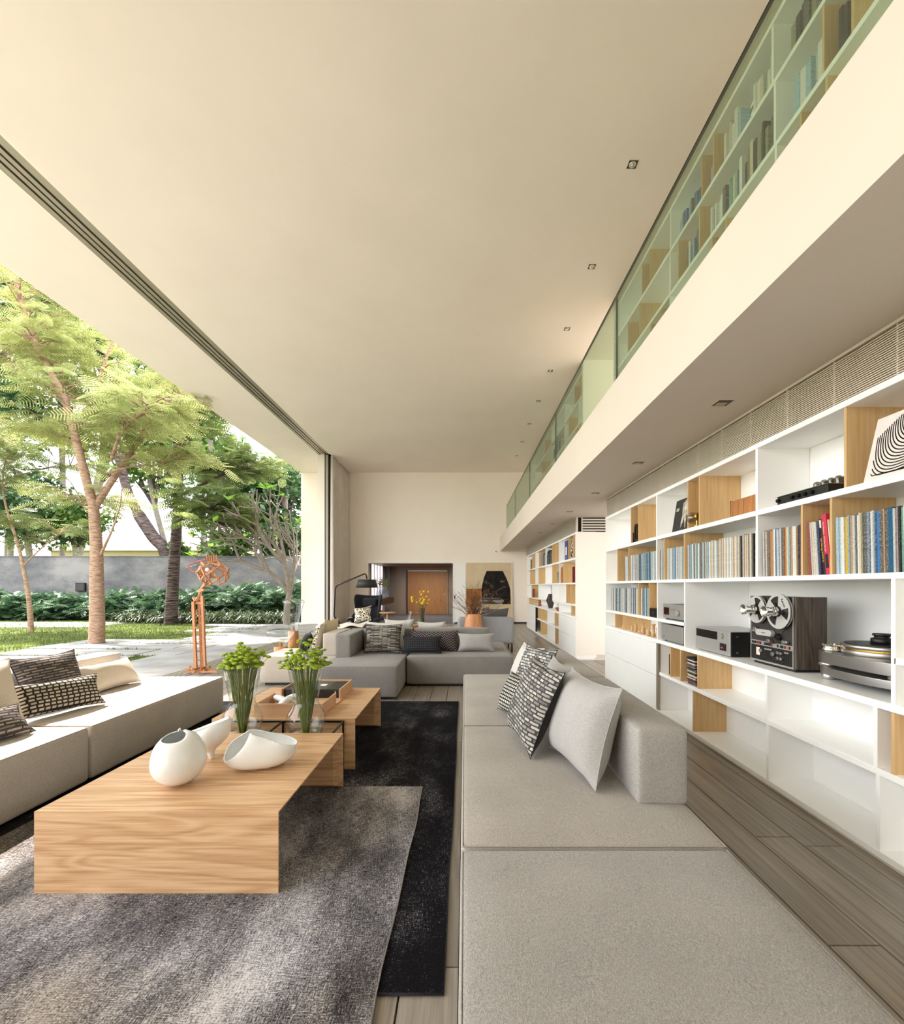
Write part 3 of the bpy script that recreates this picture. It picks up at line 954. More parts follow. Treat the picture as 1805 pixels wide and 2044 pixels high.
M_EDGEG = fabric('rug_edge_grey', (120, 120, 124), (200, 198, 200), scale=200)
M_EDGED = fabric('rug_edge_black', (20, 19, 24), (60, 58, 64), scale=200)
rug('rug', 'large black worn overdyed rug under the oak tables, longest of the two', -3.95, -0.072, 1.485, 5.24, 0.0, 0.012, M_RUGD, M_EDGED, 0.003, 2)
rug('rug', 'grey worn overdyed rug overlapping the black one beneath the front table', -2.46, -0.283, 0.35, 2.985, 0.0135, 0.0245, M_RUGG, M_EDGEG, 0.006, 5)

# ------------------------------------------------------------------ sofa modules
def soft_box(name, x0, x1, y0, y1, z0, z1, m, par, r=0.028, crown=0.010):
    """upholstered block: rounded edges and a slightly domed top"""
    L = par.location
    nx = max(6, int((x1 - x0) / 0.12)); ny = max(6, int((y1 - y0) / 0.12)); nz = max(3, int((z1 - z0) / 0.10))
    def axis(a, b, n):
        return [a, a + r * 0.3, a + r] + [a + r + (b - a - 2 * r) * i / n for i in range(1, n)] + [b - r, b - r * 0.3, b]
    xs, ys, zs = axis(x0, x1, nx), axis(y0, y1, ny), axis(z0, z1, nz)
    mb = MB()
    lo, hi = Vector((x0 + r, y0 + r, z0 + r)), Vector((x1 - r, y1 - r, z1 - r))
    def proj(p):
        q = Vector((min(max(p[0], lo.x), hi.x), min(max(p[1], lo.y), hi.y), min(max(p[2], lo.z), hi.z)))
        d = Vector(p) - q
        if d.length > 1e-9:
            d = d.normalized() * r
        o = q + d
        u = (o.x - x0) / (x1 - x0) * 2 - 1; v = (o.y - y0) / (y1 - y0) * 2 - 1
        w = (o.z - z0) / (z1 - z0)
        o.z += crown * (1 - u * u) * (1 - v * v) * w
        return o - L
    def face(A, B, fn, flip):
        na, nb = len(A), len(B)
        vs = [proj(fn(a, b)) for a in A for b in B]
        fs = []
        for i in range(na - 1):
            for j in range(nb - 1):
                q = (i * nb + j, (i + 1) * nb + j, (i + 1) * nb + j + 1, i * nb + j + 1)
                fs.append(q[::-1] if flip else q)
        mb.add(vs, fs, True)
    face(xs, ys, lambda a, b: (a, b, z1), False)
    face(xs, ys, lambda a, b: (a, b, z0), True)
    face(xs, zs, lambda a, b: (a, y0, b), False)
    face(xs, zs, lambda a, b: (a, y1, b), True)
    face(ys, zs, lambda a, b: (x0, a, b), True)
    face(ys, zs, lambda a, b: (x1, a, b), False)
    # merge the seams so that shading runs over the rounded edges
    me = mb.mesh(name, m)
    import bmesh
    bm = bmesh.new(); bm.from_mesh(me)
    bmesh.ops.remove_doubles(bm, verts=bm.verts, dist=1e-5)
    bm.to_mesh(me); bm.free()
    return part(name, me, par)

def welt(par, pts, m, r=0.0028):
    L = par.location
    MB().tube([Vector(p) - L for p in pts], r, 6).obj('seam_piping', m, par)

ZB, ZS_ = 0.03, 0.40
def module(label, x0, x1, y0, y1, m, group=None, floor_z=0.0, seat_name='seat'):
    t = thing('sofa_module', label, 'sofa', ((x0 + x1) / 2, (y0 + y1) / 2, floor_z), 0, group)
    bb('plinth', x0 + 0.05, x1 - 0.05, y0 + 0.05, y1 - 0.05, floor_z + 0.001, ZB + 0.02, M_BLACK, t)
    soft_box(seat_name, x0, x1, y0, y1, ZB, ZS_, m, t)
    g = 0.012
    z = ZS_ - g * 0.55
    welt(t, [(x0 + g * .6, y0 + g * .6, z), (x1 - g * .6, y0 + g * .6, z)], m)
    welt(t, [(x0 + g * .6, y0 + g * .6, z), (x0 + g * .6, y1 - g * .6, z)], m)
    welt(t, [(x1 - g * .6, y0 + g * .6, z), (x1 - g * .6, y1 - g * .6, z)], m)
    return t
def back(par, x0, x1, y0, y1, m, zt=0.70):
    return soft_box('backrest', x0, x1, y0, y1, ZS_ - 0.004, zt, m, par, 0.022, 0.006)

M_SOFAR = fabric('sofa_melange_beige', (128, 123, 116), (186, 180, 172), scale=330, fleck=0.65)
sr = 'modular grey sofa beside the bookcase'
a = module('grey sofa ottoman module in front, no backrest, beside the bookcase', -0.015, 0.955, 0.20, 1.638, M_SOFA, sr)
b = module('beige-grey sofa module behind the ottoman, patterned cushions on it', -0.015, 0.965, 1.648, 3.082, M_SOFAR, sr)
back(b, 0.752, 0.972, 1.955, 3.076, M_SOFA, 0.73)
c = module('last beige-grey module of the bookcase sofa, next to the aisle', -0.015, 0.965, 3.088, 4.885, M_SOFAR, sr)
back(c, 0.755, 0.972, 3.094, 4.42, M_SOFAR, 0.73)
sl_ = 'modular cream sofa along the garden opening'
M_SOFAL = fabric('sofa_melange_cream', (164, 156, 148), (216, 209, 200), scale=330, fleck=0.5)
a = module('sunlit cream sofa module at the terrace, nearer of two beside the rug', -3.78, -2.545, 1.30, 3.062, M_SOFAL, sl_, 0.013)
back(a, -3.68, -3.44, 1.6, 3.0, M_SOFAL, 0.70)
b = module('sunlit cream sofa module at the terrace with rolled cushion, reaching past the tables', -3.78, -2.545, 3.078, 4.77, M_SOFAL, sl_, 0.013)
back(b, -3.68, -3.44, 3.084, 4.52, M_SOFAL, 0.69)
sm = 'modular grey island sofa in the middle of the room'
a = module('cream end module of the island sofa toward the terrace', -2.785, -1.735, 6.12, 6.92, M_SOFA2, sm)
back(a, -1.945, -1.737, 6.16, 6.90, M_SOFA2, 0.705)
b = module('grey chaise module of the island sofa jutting toward the tables', -1.725, -0.80, 5.33, 6.92, M_SOFA3, sm)
back(b, -1.722, -1.515, 5.98, 6.90, M_SOFA3, 0.705)
back(b, -1.50, -0.765, 6.66, 6.88, M_SOFA3, 0.725)
c = module('grey bench module of the island sofa facing the aisle', -0.788, 0.655, 6.055, 7.70, M_SOFA3, sm)
back(c, -0.75, 0.355, 6.66, 6.88, M_SOFA3, 0.725)
back(c, -0.60, -0.30, 7.35, 7.60, M_SOFA2, 0.70)

# ------------------------------------------------------------------ cushions
def pil_half(W, H, T, side, nx=14, ny=12):
    vs, fs = [], []
    for i in range(nx + 1):
        for j in range(ny + 1):
            u = i / nx * 2 - 1; v = j / ny * 2 - 1
            u = math.copysign(abs(u) ** 0.8, u); v = math.copysign(abs(v) ** 0.8, v)
            e = max(0.0, (1 - abs(u) ** 3.2)) ** 0.62 * max(0.0, (1 - abs(v) ** 3.2)) ** 0.62
            z = side * T / 2 * e
            x = u * W / 2 * (1 - 0.115 * (1 - v * v) * abs(u) ** 3)
            y = v * H / 2 * (1 - 0.125 * (1 - u * u) * abs(v) ** 3) + H / 2
            z += 0.006 * math.sin(5 * u + 3 * v) * e * side
            vs.append((x, y, z))
    for i in range(nx):
        for j in range(ny):
            q = (i * (ny + 1) + j, (i + 1) * (ny + 1) + j, (i + 1) * (ny + 1) + j + 1, i * (ny + 1) + j + 1)
            fs.append(q if side > 0 else q[::-1])
    return vs, fs
def cushion(label, base, W, H, T, yaw, lean, m, m2=None, roll=0.0, group=None, piping=None):
    """base: middle of the lower edge; yaw: compass of the face; lean: how far it rests back"""
    t = thing('cushion', label, 'cushion', base, 0, group)
    n0 = Vector((math.cos(R(yaw)), math.sin(R(yaw)), 0)); z = Vector((0, 0, 1))
    up = z * math.cos(R(lean)) - n0 * math.sin(R(lean))
    nn = n0 * math.cos(R(lean)) + z * math.sin(R(lean))
    ax = up.cross(nn)
    M = Matrix((ax, up, nn)).transposed() @ Matrix.Rotation(R(roll), 3, 'Z')
    t.rotation_euler = M.to_euler()
    for nm, side, mm in (('front_cover', 1, m), ('back_cover', -1, m2 or m)):
        vs, fs = pil_half(W, H, T, side)
        MB().add(vs, fs, True).obj(nm, mm, t)
    ring = []
    for k in range(49):
        a = k / 48 * 4
        s, f = int(a) % 4, a - int(a)
        u, v = ((-1 + 2 * f, -1), (1, -1 + 2 * f), (1 - 2 * f, 1), (-1, 1 - 2 * f))[s]
        ring.append((u * W / 2 * (1 - 0.115 * (1 - v * v) * abs(u) ** 3), v * H / 2 * (1 - 0.125 * (1 - u * u) * abs(v) ** 3) + H / 2, 0))
    MB().tube(ring, 0.003, 5, False).obj('seam_piping', piping or m2 or m, t)
    return t

def brickpat(name, c1, c2, mortar, scale, bw, rh, ms, offset=0.5, warp=0.0, mix=0.35, rot=0.0):
    m = N(name)
    v = m.co((1, 1, 1), (0, 0, R(rot)))
    if warp:
        ns = m.n('TexNoise'); ns.inputs['Scale'].default_value = 9
        m.l(v, ns.inputs['Vector'])
        va = m.n('VectorMath'); va.operation = 'MULTIPLY_ADD'
        m.l(ns.outputs['Color'], va.inputs[0]); va.inputs[1].default_value = (warp, warp, 0); m.l(v, va.inputs[2])
        v = va.outputs[0]
    b = m.n('TexBrick')
    b.offset = offset
    b.inputs['Color1'].default_value = s2l(c1); b.inputs['Color2'].default_value = s2l(c2); b.inputs['Mortar'].default_value = s2l(mortar)
    b.inputs['Scale'].default_value = scale
    b.inputs['Brick Width'].default_value = bw; b.inputs['Row Height'].default_value = rh
    b.inputs['Mortar Size'].default_value = ms; b.inputs['Mortar Smooth'].default_value = 0.25; b.inputs['Bias'].default_value = 0.0
    m.l(v, b.inputs['Vector'])
    f = m.noise(m.co(), 240, 2)
    m.base(m.mix(mix * 0.16, b.outputs['Color'], m.ramp(f, [(0.3, (0.02, 0.02, 0.02)), (0.7, (0.6, 0.58, 0.55))])))
    m.set(0.92, spec=0.1)
    m.bump(b.outputs['Fac'], 0.5, -0.004)
    return m.m
def zigzag(name, c1, c2, nu, nv, amp, thr=0.5):
    m = N(name)
    x = m.n('SeparateXYZ'); m.l(m.co(), x.inputs[0])
    a = m.math('ABSOLUTE', m.math('SUBTRACT', m.math('FRACT', m.math('MULTIPLY', x.outputs[0], nu)), 0.5))
    k = m.math('FRACT', m.math('ADD', m.math('MULTIPLY', x.outputs[1], nv), m.math('MULTIPLY', a, amp)))
    m.base(m.ramp(k, [(0, s2l(c1)), (thr, s2l(c1)), (thr + 0.04, s2l(c2)), (0.96, s2l(c2)), (1.0, s2l(c1))]))
    m.set(0.9, spec=0.1)
    return m.m
P_GRID = brickpat('beige_grid_weave', (196, 186, 166), (176, 166, 148), (26, 22, 22), 1.0, 0.038, 0.025, 0.0062, 0.15, 0.003)
P_GRIDS = brickpat('white_grid_weave', (206, 204, 194), (190, 188, 178), (16, 16, 18), 1.0, 0.029, 0.024, 0.0052, 0.0, 0.002)
P_PATCH = brickpat('patchwork_weave', (190, 182, 172), (52, 50, 52), (20, 19, 20), 1.0, 0.12, 0.017, 0.0042, 0.37, 0.012, 0.3)
P_STRIPE = brickpat('striped_weave', (168, 154, 144), (58, 50, 50), (30, 24, 26), 1.0, 0.09, 0.021, 0.0062, 0.41, 0.004, 0.9)
P_BLOCK = brickpat('black_white_block_weave', (214, 212, 206), (96, 96, 98), (18, 18, 24), 1.0, 0.045, 0.024, 0.0035, 0.4, 0.006, 0.7)
P_MIXED = brickpat('mixed_block_weave', (206, 202, 194), (84, 82, 86), (16, 14, 18), 1.0, 0.042, 0.021, 0.0046, 0.37, 0.012, 1.2)
P_DOTS = brickpat('black_dot_weave', (58, 62, 72), (50, 54, 62), (16, 17, 20), 1.0, 0.026, 0.026, 0.0072, 0.0, 0.0)
P_ZIG = zigzag('zigzag_weave', (118, 108, 108), (28, 26, 28), 16.0, 26.0, 2.2)
P_ANIM = speckle_mat('animal_print', (26, 22, 20), (214, 202, 180), 42, 0.50, 0.02)
P_GREY = fabric('cushion_grey', (140, 138, 136), (184, 182, 180), scale=360, fleck=0.6, stretch=(2.2, 0.8, 1))
P_GREYL = fabric('cushion_pale_grey', (180, 178, 174), (212, 210, 205), scale=360)
P_GREYD = fabric('cushion_dark_grey', (70, 70, 72), (110, 108, 108), scale=300)
P_CREAM = fabric('cushion_cream', (186, 174, 158), (218, 208, 192), scale=360, fleck=0.5)
P_SAND = fabric('cushion_sand', (206, 192, 160), (226, 214, 184), scale=300)
P_BLACK = fabric('cushion_black', (16, 15, 17), (40, 38, 40), scale=240)
zs = ZS_ + 0.016
# on the bookcase sofa, from the camera on
cushion('plain grey cushion, largest, against the backrest of the bookcase sofa', (0.545, 2.335, zs), 0.58, 0.48, 0.205, 190, 16, P_GREY)
cushion('black-backed cushion of mixed woven blocks leaning on plain grey ones', (0.315, 2.69, zs + 0.014), 0.52, 0.50, 0.16, 190, 22, P_MIXED, P_BLACK, roll=-3)
cushion('grey cushion tucked behind the mixed-weave cushion, one corner showing', (0.555, 3.03, zs + 0.002), 0.52, 0.44, 0.16, 183, 14, P_GREY)
cushion('small black and white grid lumbar cushion on the bookcase sofa', (0.335, 3.22, zs), 0.50, 0.30, 0.15, 200, 24, P_GRIDS, P_BLACK)
cushion('square black and white block-weave cushion farther along the bookcase sofa', (0.49, 3.70, zs), 0.46, 0.46, 0.14, 203, 21, P_BLOCK, P_BLACK)
cushion('pale cushion last in the line on the bookcase sofa', (0.49, 4.13, zs), 0.46, 0.42, 0.15, 196, 22, P_GREYL)
# on the terrace sofa
cushion('big cream cushion in the sun on the terrace sofa, cut by the frame', (-3.03, 2.80, zs), 0.58, 0.46, 0.20, -6, 17, P_CREAM)
cushion('dark striped woven cushion half in sun on the terrace sofa', (-3.22, 3.58, zs), 0.54, 0.42, 0.16, -4, 20, P_STRIPE, P_BLACK)
cushion('long lumbar cushion of beige grid weave on the terrace sofa', (-2.955, 3.335, zs + 0.011), 0.58, 0.25, 0.15, -14, 24, P_GRID, P_BLACK, roll=-2)
cushion('slim cream bolster cushion alone on the terrace sofa', (-3.20, 4.15, zs), 0.58, 0.27, 0.17, -2, 30, P_CREAM)
cushion('dark cushion corner peeping in low on the terrace sofa', (-2.82, 2.66, zs), 0.52, 0.22, 0.13, -10, 40, P_STRIPE, P_BLACK)
# on the island sofa
cushion('pale grey cushion behind the patchwork one on the island sofa', (-1.15, 6.50, zs), 0.60, 0.43, 0.14, -90, 14, P_GREYL)
cushion('square black and beige patchwork cushion on the island sofa', (-1.145, 6.27, zs), 0.53, 0.42, 0.14, -90, 17, P_PATCH, P_BLACK)
cushion('zigzag woven cushion behind the black one on the island sofa', (-0.45, 6.50, zs), 0.72, 0.30, 0.13, -90, 16, P_ZIG)
cushion('black dotted lumbar cushion before the zigzag one', (-0.60, 6.27, zs), 0.56, 0.25, 0.13, -90, 22, P_DOTS)
cushion('plain grey lumbar cushion at the aisle end of the island sofa', (0.165, 6.48, zs), 0.53, 0.26, 0.14, -90, 16, P_GREY)
cushion('black textured cushion on the cream island module', (-2.30, 6.36, zs), 0.36, 0.30, 0.13, 200, 24, P_BLACK)
cushion('animal print cushion on the cream island module', (-2.125, 6.38, zs), 0.40, 0.42, 0.12, 192, 14, P_ANIM, P_CREAM)
cushion('sand cushion standing above the cream island backrest', (-2.09, 6.80, zs), 0.42, 0.46, 0.13, 168, 12, P_SAND)
cushion('pale cushion peeking over the island backrest from the far side, fuller one', (-1.02, 7.12, zs + 0.001), 0.46, 0.44, 0.16, 90, 16, P_GREYL)
cushion('flat pale cushion peeking over the island backrest beside the cream arm', (-0.52, 7.12, zs + 0.001), 0.44, 0.40, 0.14, 90, 16, P_GREYL)
# ------------------------------------------------------------------ oak coffee tables: knife-edged waterfall boxes
def coffee_table(label, x0, x1, y0, y1, z0, zt):
    t = thing('coffee_table', label, 'coffee table', ((x0 + x1) / 2, (y0 + y1) / 2, z0), 0, 'oak waterfall coffee tables')
    L = t.location
    e, k = 0.007, 0.045
    def slab(name, P, nrm, d):
        """panel whose visible face is P (4 corners) and that thickens away from its bevelled rim"""
        P = [Vector(p) - L for p in P]
        c = sum(P, Vector()) / 4
        mid = [p + Vector(nrm) * e for p in P]
        inn = [p + (c - p).normalized() * k * 1.4 + Vector(nrm) * d for p in P]
        mb = MB()
        mb.add(P + mid + inn, [(0, 1, 2, 3), (11, 10, 9, 8)] + [(i, i + 4, (i + 1) % 4 + 4, (i + 1) % 4) for i in range(4)] + [(i + 4, i + 8, (i + 1) % 4 + 8, (i + 1) % 4 + 4) for i in range(4)])
        return mb.obj(name, M_OAK, t)
    slab('table_top', [(x0, y0, zt), (x1, y0, zt), (x1, y1, zt), (x0, y1, zt)], (0, 0, -1), 0.035)
    slab('end_panel', [(x0, y0 - 0.0005, z0), (x1, y0 - 0.0005, z0), (x1, y0 - 0.0005, zt - 0.0008), (x0, y0 - 0.0005, zt - 0.0008)], (0, 1, 0), 0.03)
    slab('end_panel', [(x1, y1 + 0.0005, z0), (x0, y1 + 0.0005, z0), (x0, y1 + 0.0005, zt - 0.0008), (x1, y1 + 0.0005, zt - 0.0008)], (0, -1, 0), 0.03)
    return t
TZ = 0.378
coffee_table('front oak waterfall coffee table with white porcelain on top', -1.857, -0.804, 1.944, 2.984, 0.0255, TZ)
coffee_table('rear oak waterfall coffee table carrying the wooden tray', -1.849, -0.802, 3.295, 4.305, 0.0125, 0.380)

# black steel vase rack between the tables
vr = thing('vase_rack', 'black steel rod rack holding two glass vases between the tables', 'rack', (-1.325, 3.14, 0.0125))
L = vr.location
fx, fy = (-1.765, -1.325, -0.886), (3.004, 3.283)
def rod(a, b, nm='rod'):
    MB().bar(Vector(a) - L, Vector(b) - L, 0.011).obj(nm, M_BLACKM, vr)
for z in (0.364, 0.045):
    for y in fy: rod((fx[0], y, z), (fx[2], y, z))
    for x in fx: rod((x, fy[0], z), (x, fy[1], z))
for x in fx:
    for y in fy: rod((x, y, 0.0128), (x, y, 0.37), 'post')
for a, b in zip(fx[:-1], fx[1:]):
    bb('shelf', a + 0.006, b - 0.006, fy[0] + 0.006, fy[1] - 0.006, 0.046, 0.052, M_BLACKM, vr)

# two glass vases of green button flowers
M_WATER = glass_thin('vase_water', (0.93, 0.95, 0.90), 0.03)
M_STEM = leafmat('flower_stem', (100, 122, 50), (140, 160, 80), 0.3)
M_BUTTON = leafmat('green_button_flower', (132, 164, 22), (186, 206, 50), 0.25, 0.6)
def button_mesh():
    mb = MB()
    pr = [(0.001, -0.006), (0.009, -0.004), (0.0155, 0.001), (0.0165, 0.005), (0.012, 0.0095), (0.006, 0.0115), (0.0005, 0.012)]
    n = 14
    vs, fs = [], []
    for i, (r, z) in enumerate(pr):
        for j in range(n):
            a = 2 * math.pi * j / n
            k = 1 + (0.10 if (j + i) % 2 else -0.08) * (1 if 1 < i < 6 else 0)
            vs.append((r * k * math.cos(a), r * k * math.sin(a), z))
    for i in range(len(pr) - 1):
        for j in range(n):
            fs.append((i * n + j, i * n + (j + 1) % n, (i + 1) * n + (j + 1) % n, (i + 1) * n + j))
    mb.add(vs, fs, False)
    return mb.mesh('flower_head', M_BUTTON)
BTN = button_mesh()
def vase_flowers(vx, vy, zb, lv, lf, seed):
    rg = random.Random(seed)
    v = thing('glass_vase', lv, 'vase', (vx, vy, zb))
    o_ = [(0.045, 0.0), (0.085, 0.012), (0.088, 0.06), (0.088, 0.16), (0.095, 0.24), (0.122, 0.315), (0.132, 0.36), (0.126, 0.405), (0.100, 0.452), (0.0835, 0.49), (0.083, 0.52), (0.094, 0.58), (0.108, 0.66), (0.117, 0.715)]
    def smooth(pr, n=5):
        out = []
        for i in range(len(pr) - 1):
            p0 = pr[max(i - 1, 0)]; p1 = pr[i]; p2 = pr[i + 1]; p3 = pr[min(i + 2, len(pr) - 1)]
            for k in range(n):
                u = k / n
                out.append(tuple(0.5 * ((2 * p1[c]) + (-p0[c] + p2[c]) * u + (2 * p0[c] - 5 * p1[c] + 4 * p2[c] - p3[c]) * u * u + (-p0[c] + 3 * p1[c] - 3 * p2[c] + p3[c]) * u ** 3) for c in (0, 1)))
        return out + [pr[-1]]
    s = smooth(o_)
    MB().lathe([(0.0005, 0.0)] + s, n=40).obj('body', M_GLASS, v)
    MB().tube([(0.117 * math.cos(a), 0.117 * math.sin(a), 0.715) for a in [2 * math.pi * k / 40 for k in range(41)]], 0.0022, 6, False).obj('rim', M_GLASS, v)
    MB().lathe([(0.0005, 0.004)] + [(r - 0.004, z + 0.004) for r, z in s if z < 0.30] + [(0.0005, 0.303)], n=32).obj('water', M_WATER, v)
    f = thing('flower_bunch', lf, 'flowers', (vx, vy, zb + 0.02))
    st = MB()
    heads = []
    for i in range(84):
        a = rg.uniform(0, 2 * math.pi); q = math.sqrt(rg.uniform(0.02, 1))
        r0 = 0.030 * q; r1 = 0.062 * q; r2 = 0.082 * q; r3 = 0.145 * q + rg.uniform(-0.01, 0.012)
        zt = 0.60 + 0.235 * (1 - 0.45 * q * q) + rg.uniform(-0.15, 0.07)
        if rg.random() < 0.12: r3 += 0.035
        tw = a + rg.uniform(-0.5, 0.5)
        pts = [(r0 * math.cos(a + 2.2), r0 * math.sin(a + 2.2), rg.uniform(0.0, 0.05)), (r0 * 0.6 * math.cos(a), r0 * 0.6 * math.sin(a), 0.25), (r1 * math.cos(a), r1 * math.sin(a), 0.47),
               (r2 * math.cos(tw), r2 * math.sin(tw), 0.62), (0.103 * q * math.cos(tw), 0.103 * q * math.sin(tw), 0.702), (r3 * math.cos(tw), r3 * math.sin(tw), max(zt, 0.725))]
        st.tube(pts, [0.0028, 0.0026, 0.0022, 0.002, 0.0019, 0.0017], 5, False)
        d = (Vector(pts[5]) - Vector(pts[4])).normalized()
        heads.append((Vector(pts[5]), d))
        if rg.random() < 0.55:     # a side shoot with its own small head
            p = Vector(pts[4]).lerp(Vector(pts[5]), rg.uniform(0.0, 0.4))
            e = p + Vector((rg.uniform(-0.03, 0.03), rg.uniform(-0.03, 0.03), rg.uniform(0.04, 0.09)))
            st.tube([p, e], 0.0014, 4, False)
            heads.append((e, (e - p).normalized()))
    so_ = st.obj('stems', M_STEM, f); so_['kind'] = 'stuff'
    for p, d in heads:
        dd = (d * 0.5 + Vector((0, 0, 1))).normalized()
        part('flower_head', BTN, f, p, dd.to_track_quat('Z', 'Y').to_euler(), [rg.uniform(0.85, 1.25)] * 3)
vase_flowers(-1.548, 3.14, 0.0525, 'waisted clear glass vase of green button flowers at the sunny side of the rack', 'bunch of green button flowers in the vase at the sunny side', 3)
vase_flowers(-1.105, 3.14, 0.0525, 'waisted clear glass vase of green button flowers before the tray', 'bunch of green button flowers in the vase before the tray', 8)

# ------------------------------------------------------------------ wooden tray with book and porcelain knot
M_TRAY = wood('tray_wood', (190, 148, 112), (216, 176, 138), axis=0, scale=0.9, rough=0.5, contrast=0.6, rings=0.2)
ty = thing('serving_tray', 'shallow wooden tray with open hand gaps on the rear table', 'tray', (-1.31, 3.78, 0.3805))
ztb = 0.3805
bb('base', -1.575, -1.045, 3.335, 4.235, ztb, ztb + 0.010, M_TRAY, ty)
bb('front_wall', -1.565, -1.055, 3.345, 3.357, ztb + 0.010, ztb + 0.095, M_TRAY, ty)
bb('back_wall', -1.565, -1.055, 4.213, 4.225, ztb + 0.010, ztb + 0.095, M_TRAY, ty)
for x in (-1.565, -1.067):
    bb('side_wall', x, x + 0.012, 3.358, 3.70, ztb + 0.010, ztb + 0.095, M_TRAY, ty)
    bb('side_wall', x, x + 0.012, 3.82, 4.212, ztb + 0.010, ztb + 0.095, M_TRAY, ty)
bk = thing('art_book', 'thick black book with small white cover label in the tray', 'book', (-1.31, 4.03, ztb + 0.0105))
MB().box(-0.235, 0.235, -0.165, 0.165, 0, 0.008).box(-0.235, 0.235, -0.165, 0.165, 0.066, 0.074).box(-0.235, 0.235, -0.165, -0.157, 0.008, 0.066).obj('cover', M_BLACK, bk)
MB().box(-0.230, 0.230, -0.156, 0.160, 0.0085, 0.0655).obj('pages', M_BLACKM, bk)
M_OLIVEB = plain('olive_print', (70, 72, 62), 0.5)
MB().box(-0.03, 0.115, -0.15, 0.16, 0.0741, 0.0746).obj('cover_picture', M_OLIVEB, bk)
MB().box(0.02, 0.075, -0.03, 0.05, 0.0747, 0.0752).obj('cover_label', M_WHITE, bk)
for i in range(5):
    MB().box(0.196, 0.204, -0.1658, -0.165, 0.012 + i * 0.010, 0.018 + i * 0.010).obj('spine_mark', M_CREAM, bk)
# knotted white porcelain
kn = thing('porcelain_knot', 'knotted white porcelain ornament lying in the tray', 'ornament', (-1.42, 3.60, ztb + 0.011))
pts = []
for i in range(61):
    a = 2 * math.pi * i / 60
    pts.append((0.048 * (math.sin(a) + 1.3 * math.sin(2 * a)), 0.036 * (math.cos(a) - 1.3 * math.cos(2 * a)), 0.046 - 0.020 * math.sin(3 * a)))
MB().tube(pts, 0.025, 12, False).obj('knot', M_CERAM, kn)
ds = thing('porcelain_dish', 'folded white porcelain dish beside the knot in the tray', 'dish', (-1.195, 3.53, ztb + 0.0105))
vs, fs = [], []
n, q = 28, 8
for side in (0, 1):
    for i in range(q + 1):
        r = i / q
        for j in range(n):
            a = 2 * math.pi * j / n
            vs.append((0.135 * r * math.cos(a), 0.095 * r * math.sin(a), 0.005 - 0.005 * side + 0.055 * r ** 2.4 * (0.62 + 0.38 * math.cos(2 * a + 0.6))))
for side in (0, 1):
    b0 = side * (q + 1) * n
    for i in range(q):
        for j in range(n):
            f = (b0 + i * n + j, b0 + (i + 1) * n + j, b0 + (i + 1) * n + (j + 1) % n, b0 + i * n + (j + 1) % n)
            fs.append(f if side == 0 else f[::-1])
for j in range(n):
    fs.append((q * n + j, (q + 1) * n + q * n + j, (q + 1) * n + q * n + (j + 1) % n, q * n + (j + 1) % n))
MB().add(vs, fs, True).obj('bowl', M_CERAM, ds)

# ------------------------------------------------------------------ porcelain on the front table
import bmesh
def cut_shell(o, thick):
    md = o.modifiers.new('wall', 'SOLIDIFY'); md.thickness = thick; md.offset = -1
# egg jug with a torn, hooked mouth
jg = thing('porcelain_jug', 'egg-shaped white porcelain jug with hooked torn mouth', 'vase', (-1.405, 2.215, TZ + 0.0005))
n, k = 48, 26
vs, fs = [], []
for i in range(k + 1):
    u = i / k
    for j in range(n):
        a = 2 * math.pi * j / n
        # mouth height varies round the rim: a hook at the back and a pouring lip towards +x
        top = 0.236 + 0.042 * max(0, math.cos(a - 2.35)) ** 1.7 + 0.032 * max(0, math.cos(a - 0.15)) ** 4 - 0.010 * max(0, math.cos(a + 1.6)) ** 2
        z = top * u
        zz = z / 0.285
        r = 0.121 * max(0.0, 1 - abs((zz - 0.40) / (0.40 if zz < 0.40 else 0.515)) ** 2.1) ** 0.5
        if u == 0: r = 0.0
        if i == 1: r = max(r, 0.045)
        lip = 0.030 * max(0, math.cos(a - 0.15)) ** 8 * max(0, u - 0.80) / 0.2
        hook = -0.022 * max(0, math.cos(a - 2.35)) ** 3 * max(0, u - 0.8) / 0.2
        r = r + lip + hook
        vs.append((r * math.cos(a), r * math.sin(a), 0.0 if u == 0 else z))
for i in range(k):
    for j in range(n):
        fs.append((i * n + j, i * n + (j + 1) % n, (i + 1) * n + (j + 1) % n, (i + 1) * n + j))
o = MB().add(vs, fs, True).obj('body', M_CERAM, jg)
cut_shell(o, 0.0045)
# funnel-shaped vessel leaning on its spout behind the jug
fn = thing('porcelain_funnel', 'white porcelain funnel vessel tipped on its spout behind the jug', 'vase', (-1.418, 2.53, TZ + 0.001))
Mf = Matrix.Translation((0.0, 0, 0.0)) @ Matrix.Rotation(R(17), 4, 'Y').inverted() @ Matrix.Rotation(R(-6), 4, 'X')
pr = [(0.008, 0.002), (0.014, 0.006), (0.017, 0.03), (0.030, 0.048), (0.062, 0.064), (0.094, 0.086), (0.113, 0.112), (0.122, 0.142), (0.124, 0.170)]
vs, fs = [], []
n = 44
for i, (r, z) in enumerate(pr):
    for j in range(n):
        a = 2 * math.pi * j / n
        sh = (z / 0.18) ** 2
        p = Vector((r * math.cos(a) * (1 + 0.10 * sh) + 0.020 * sh, r * math.sin(a) * (1 - 0.12 * sh), z + 0.02 * sh * math.cos(a)))
        vs.append(Mf @ p)
for i in range(len(pr) - 1):
    for j in range(n):
        fs.append((i * n + j, i * n + (j + 1) % n, (i + 1) * n + (j + 1) % n, (i + 1) * n + j))
zmin = min(v.z for v in vs)
vs = [v - Vector((0, 0, zmin)) for v in vs]
o = MB().add(vs, fs, True).obj('funnel', M_CERAM, fn)
cut_shell(o, 0.004)
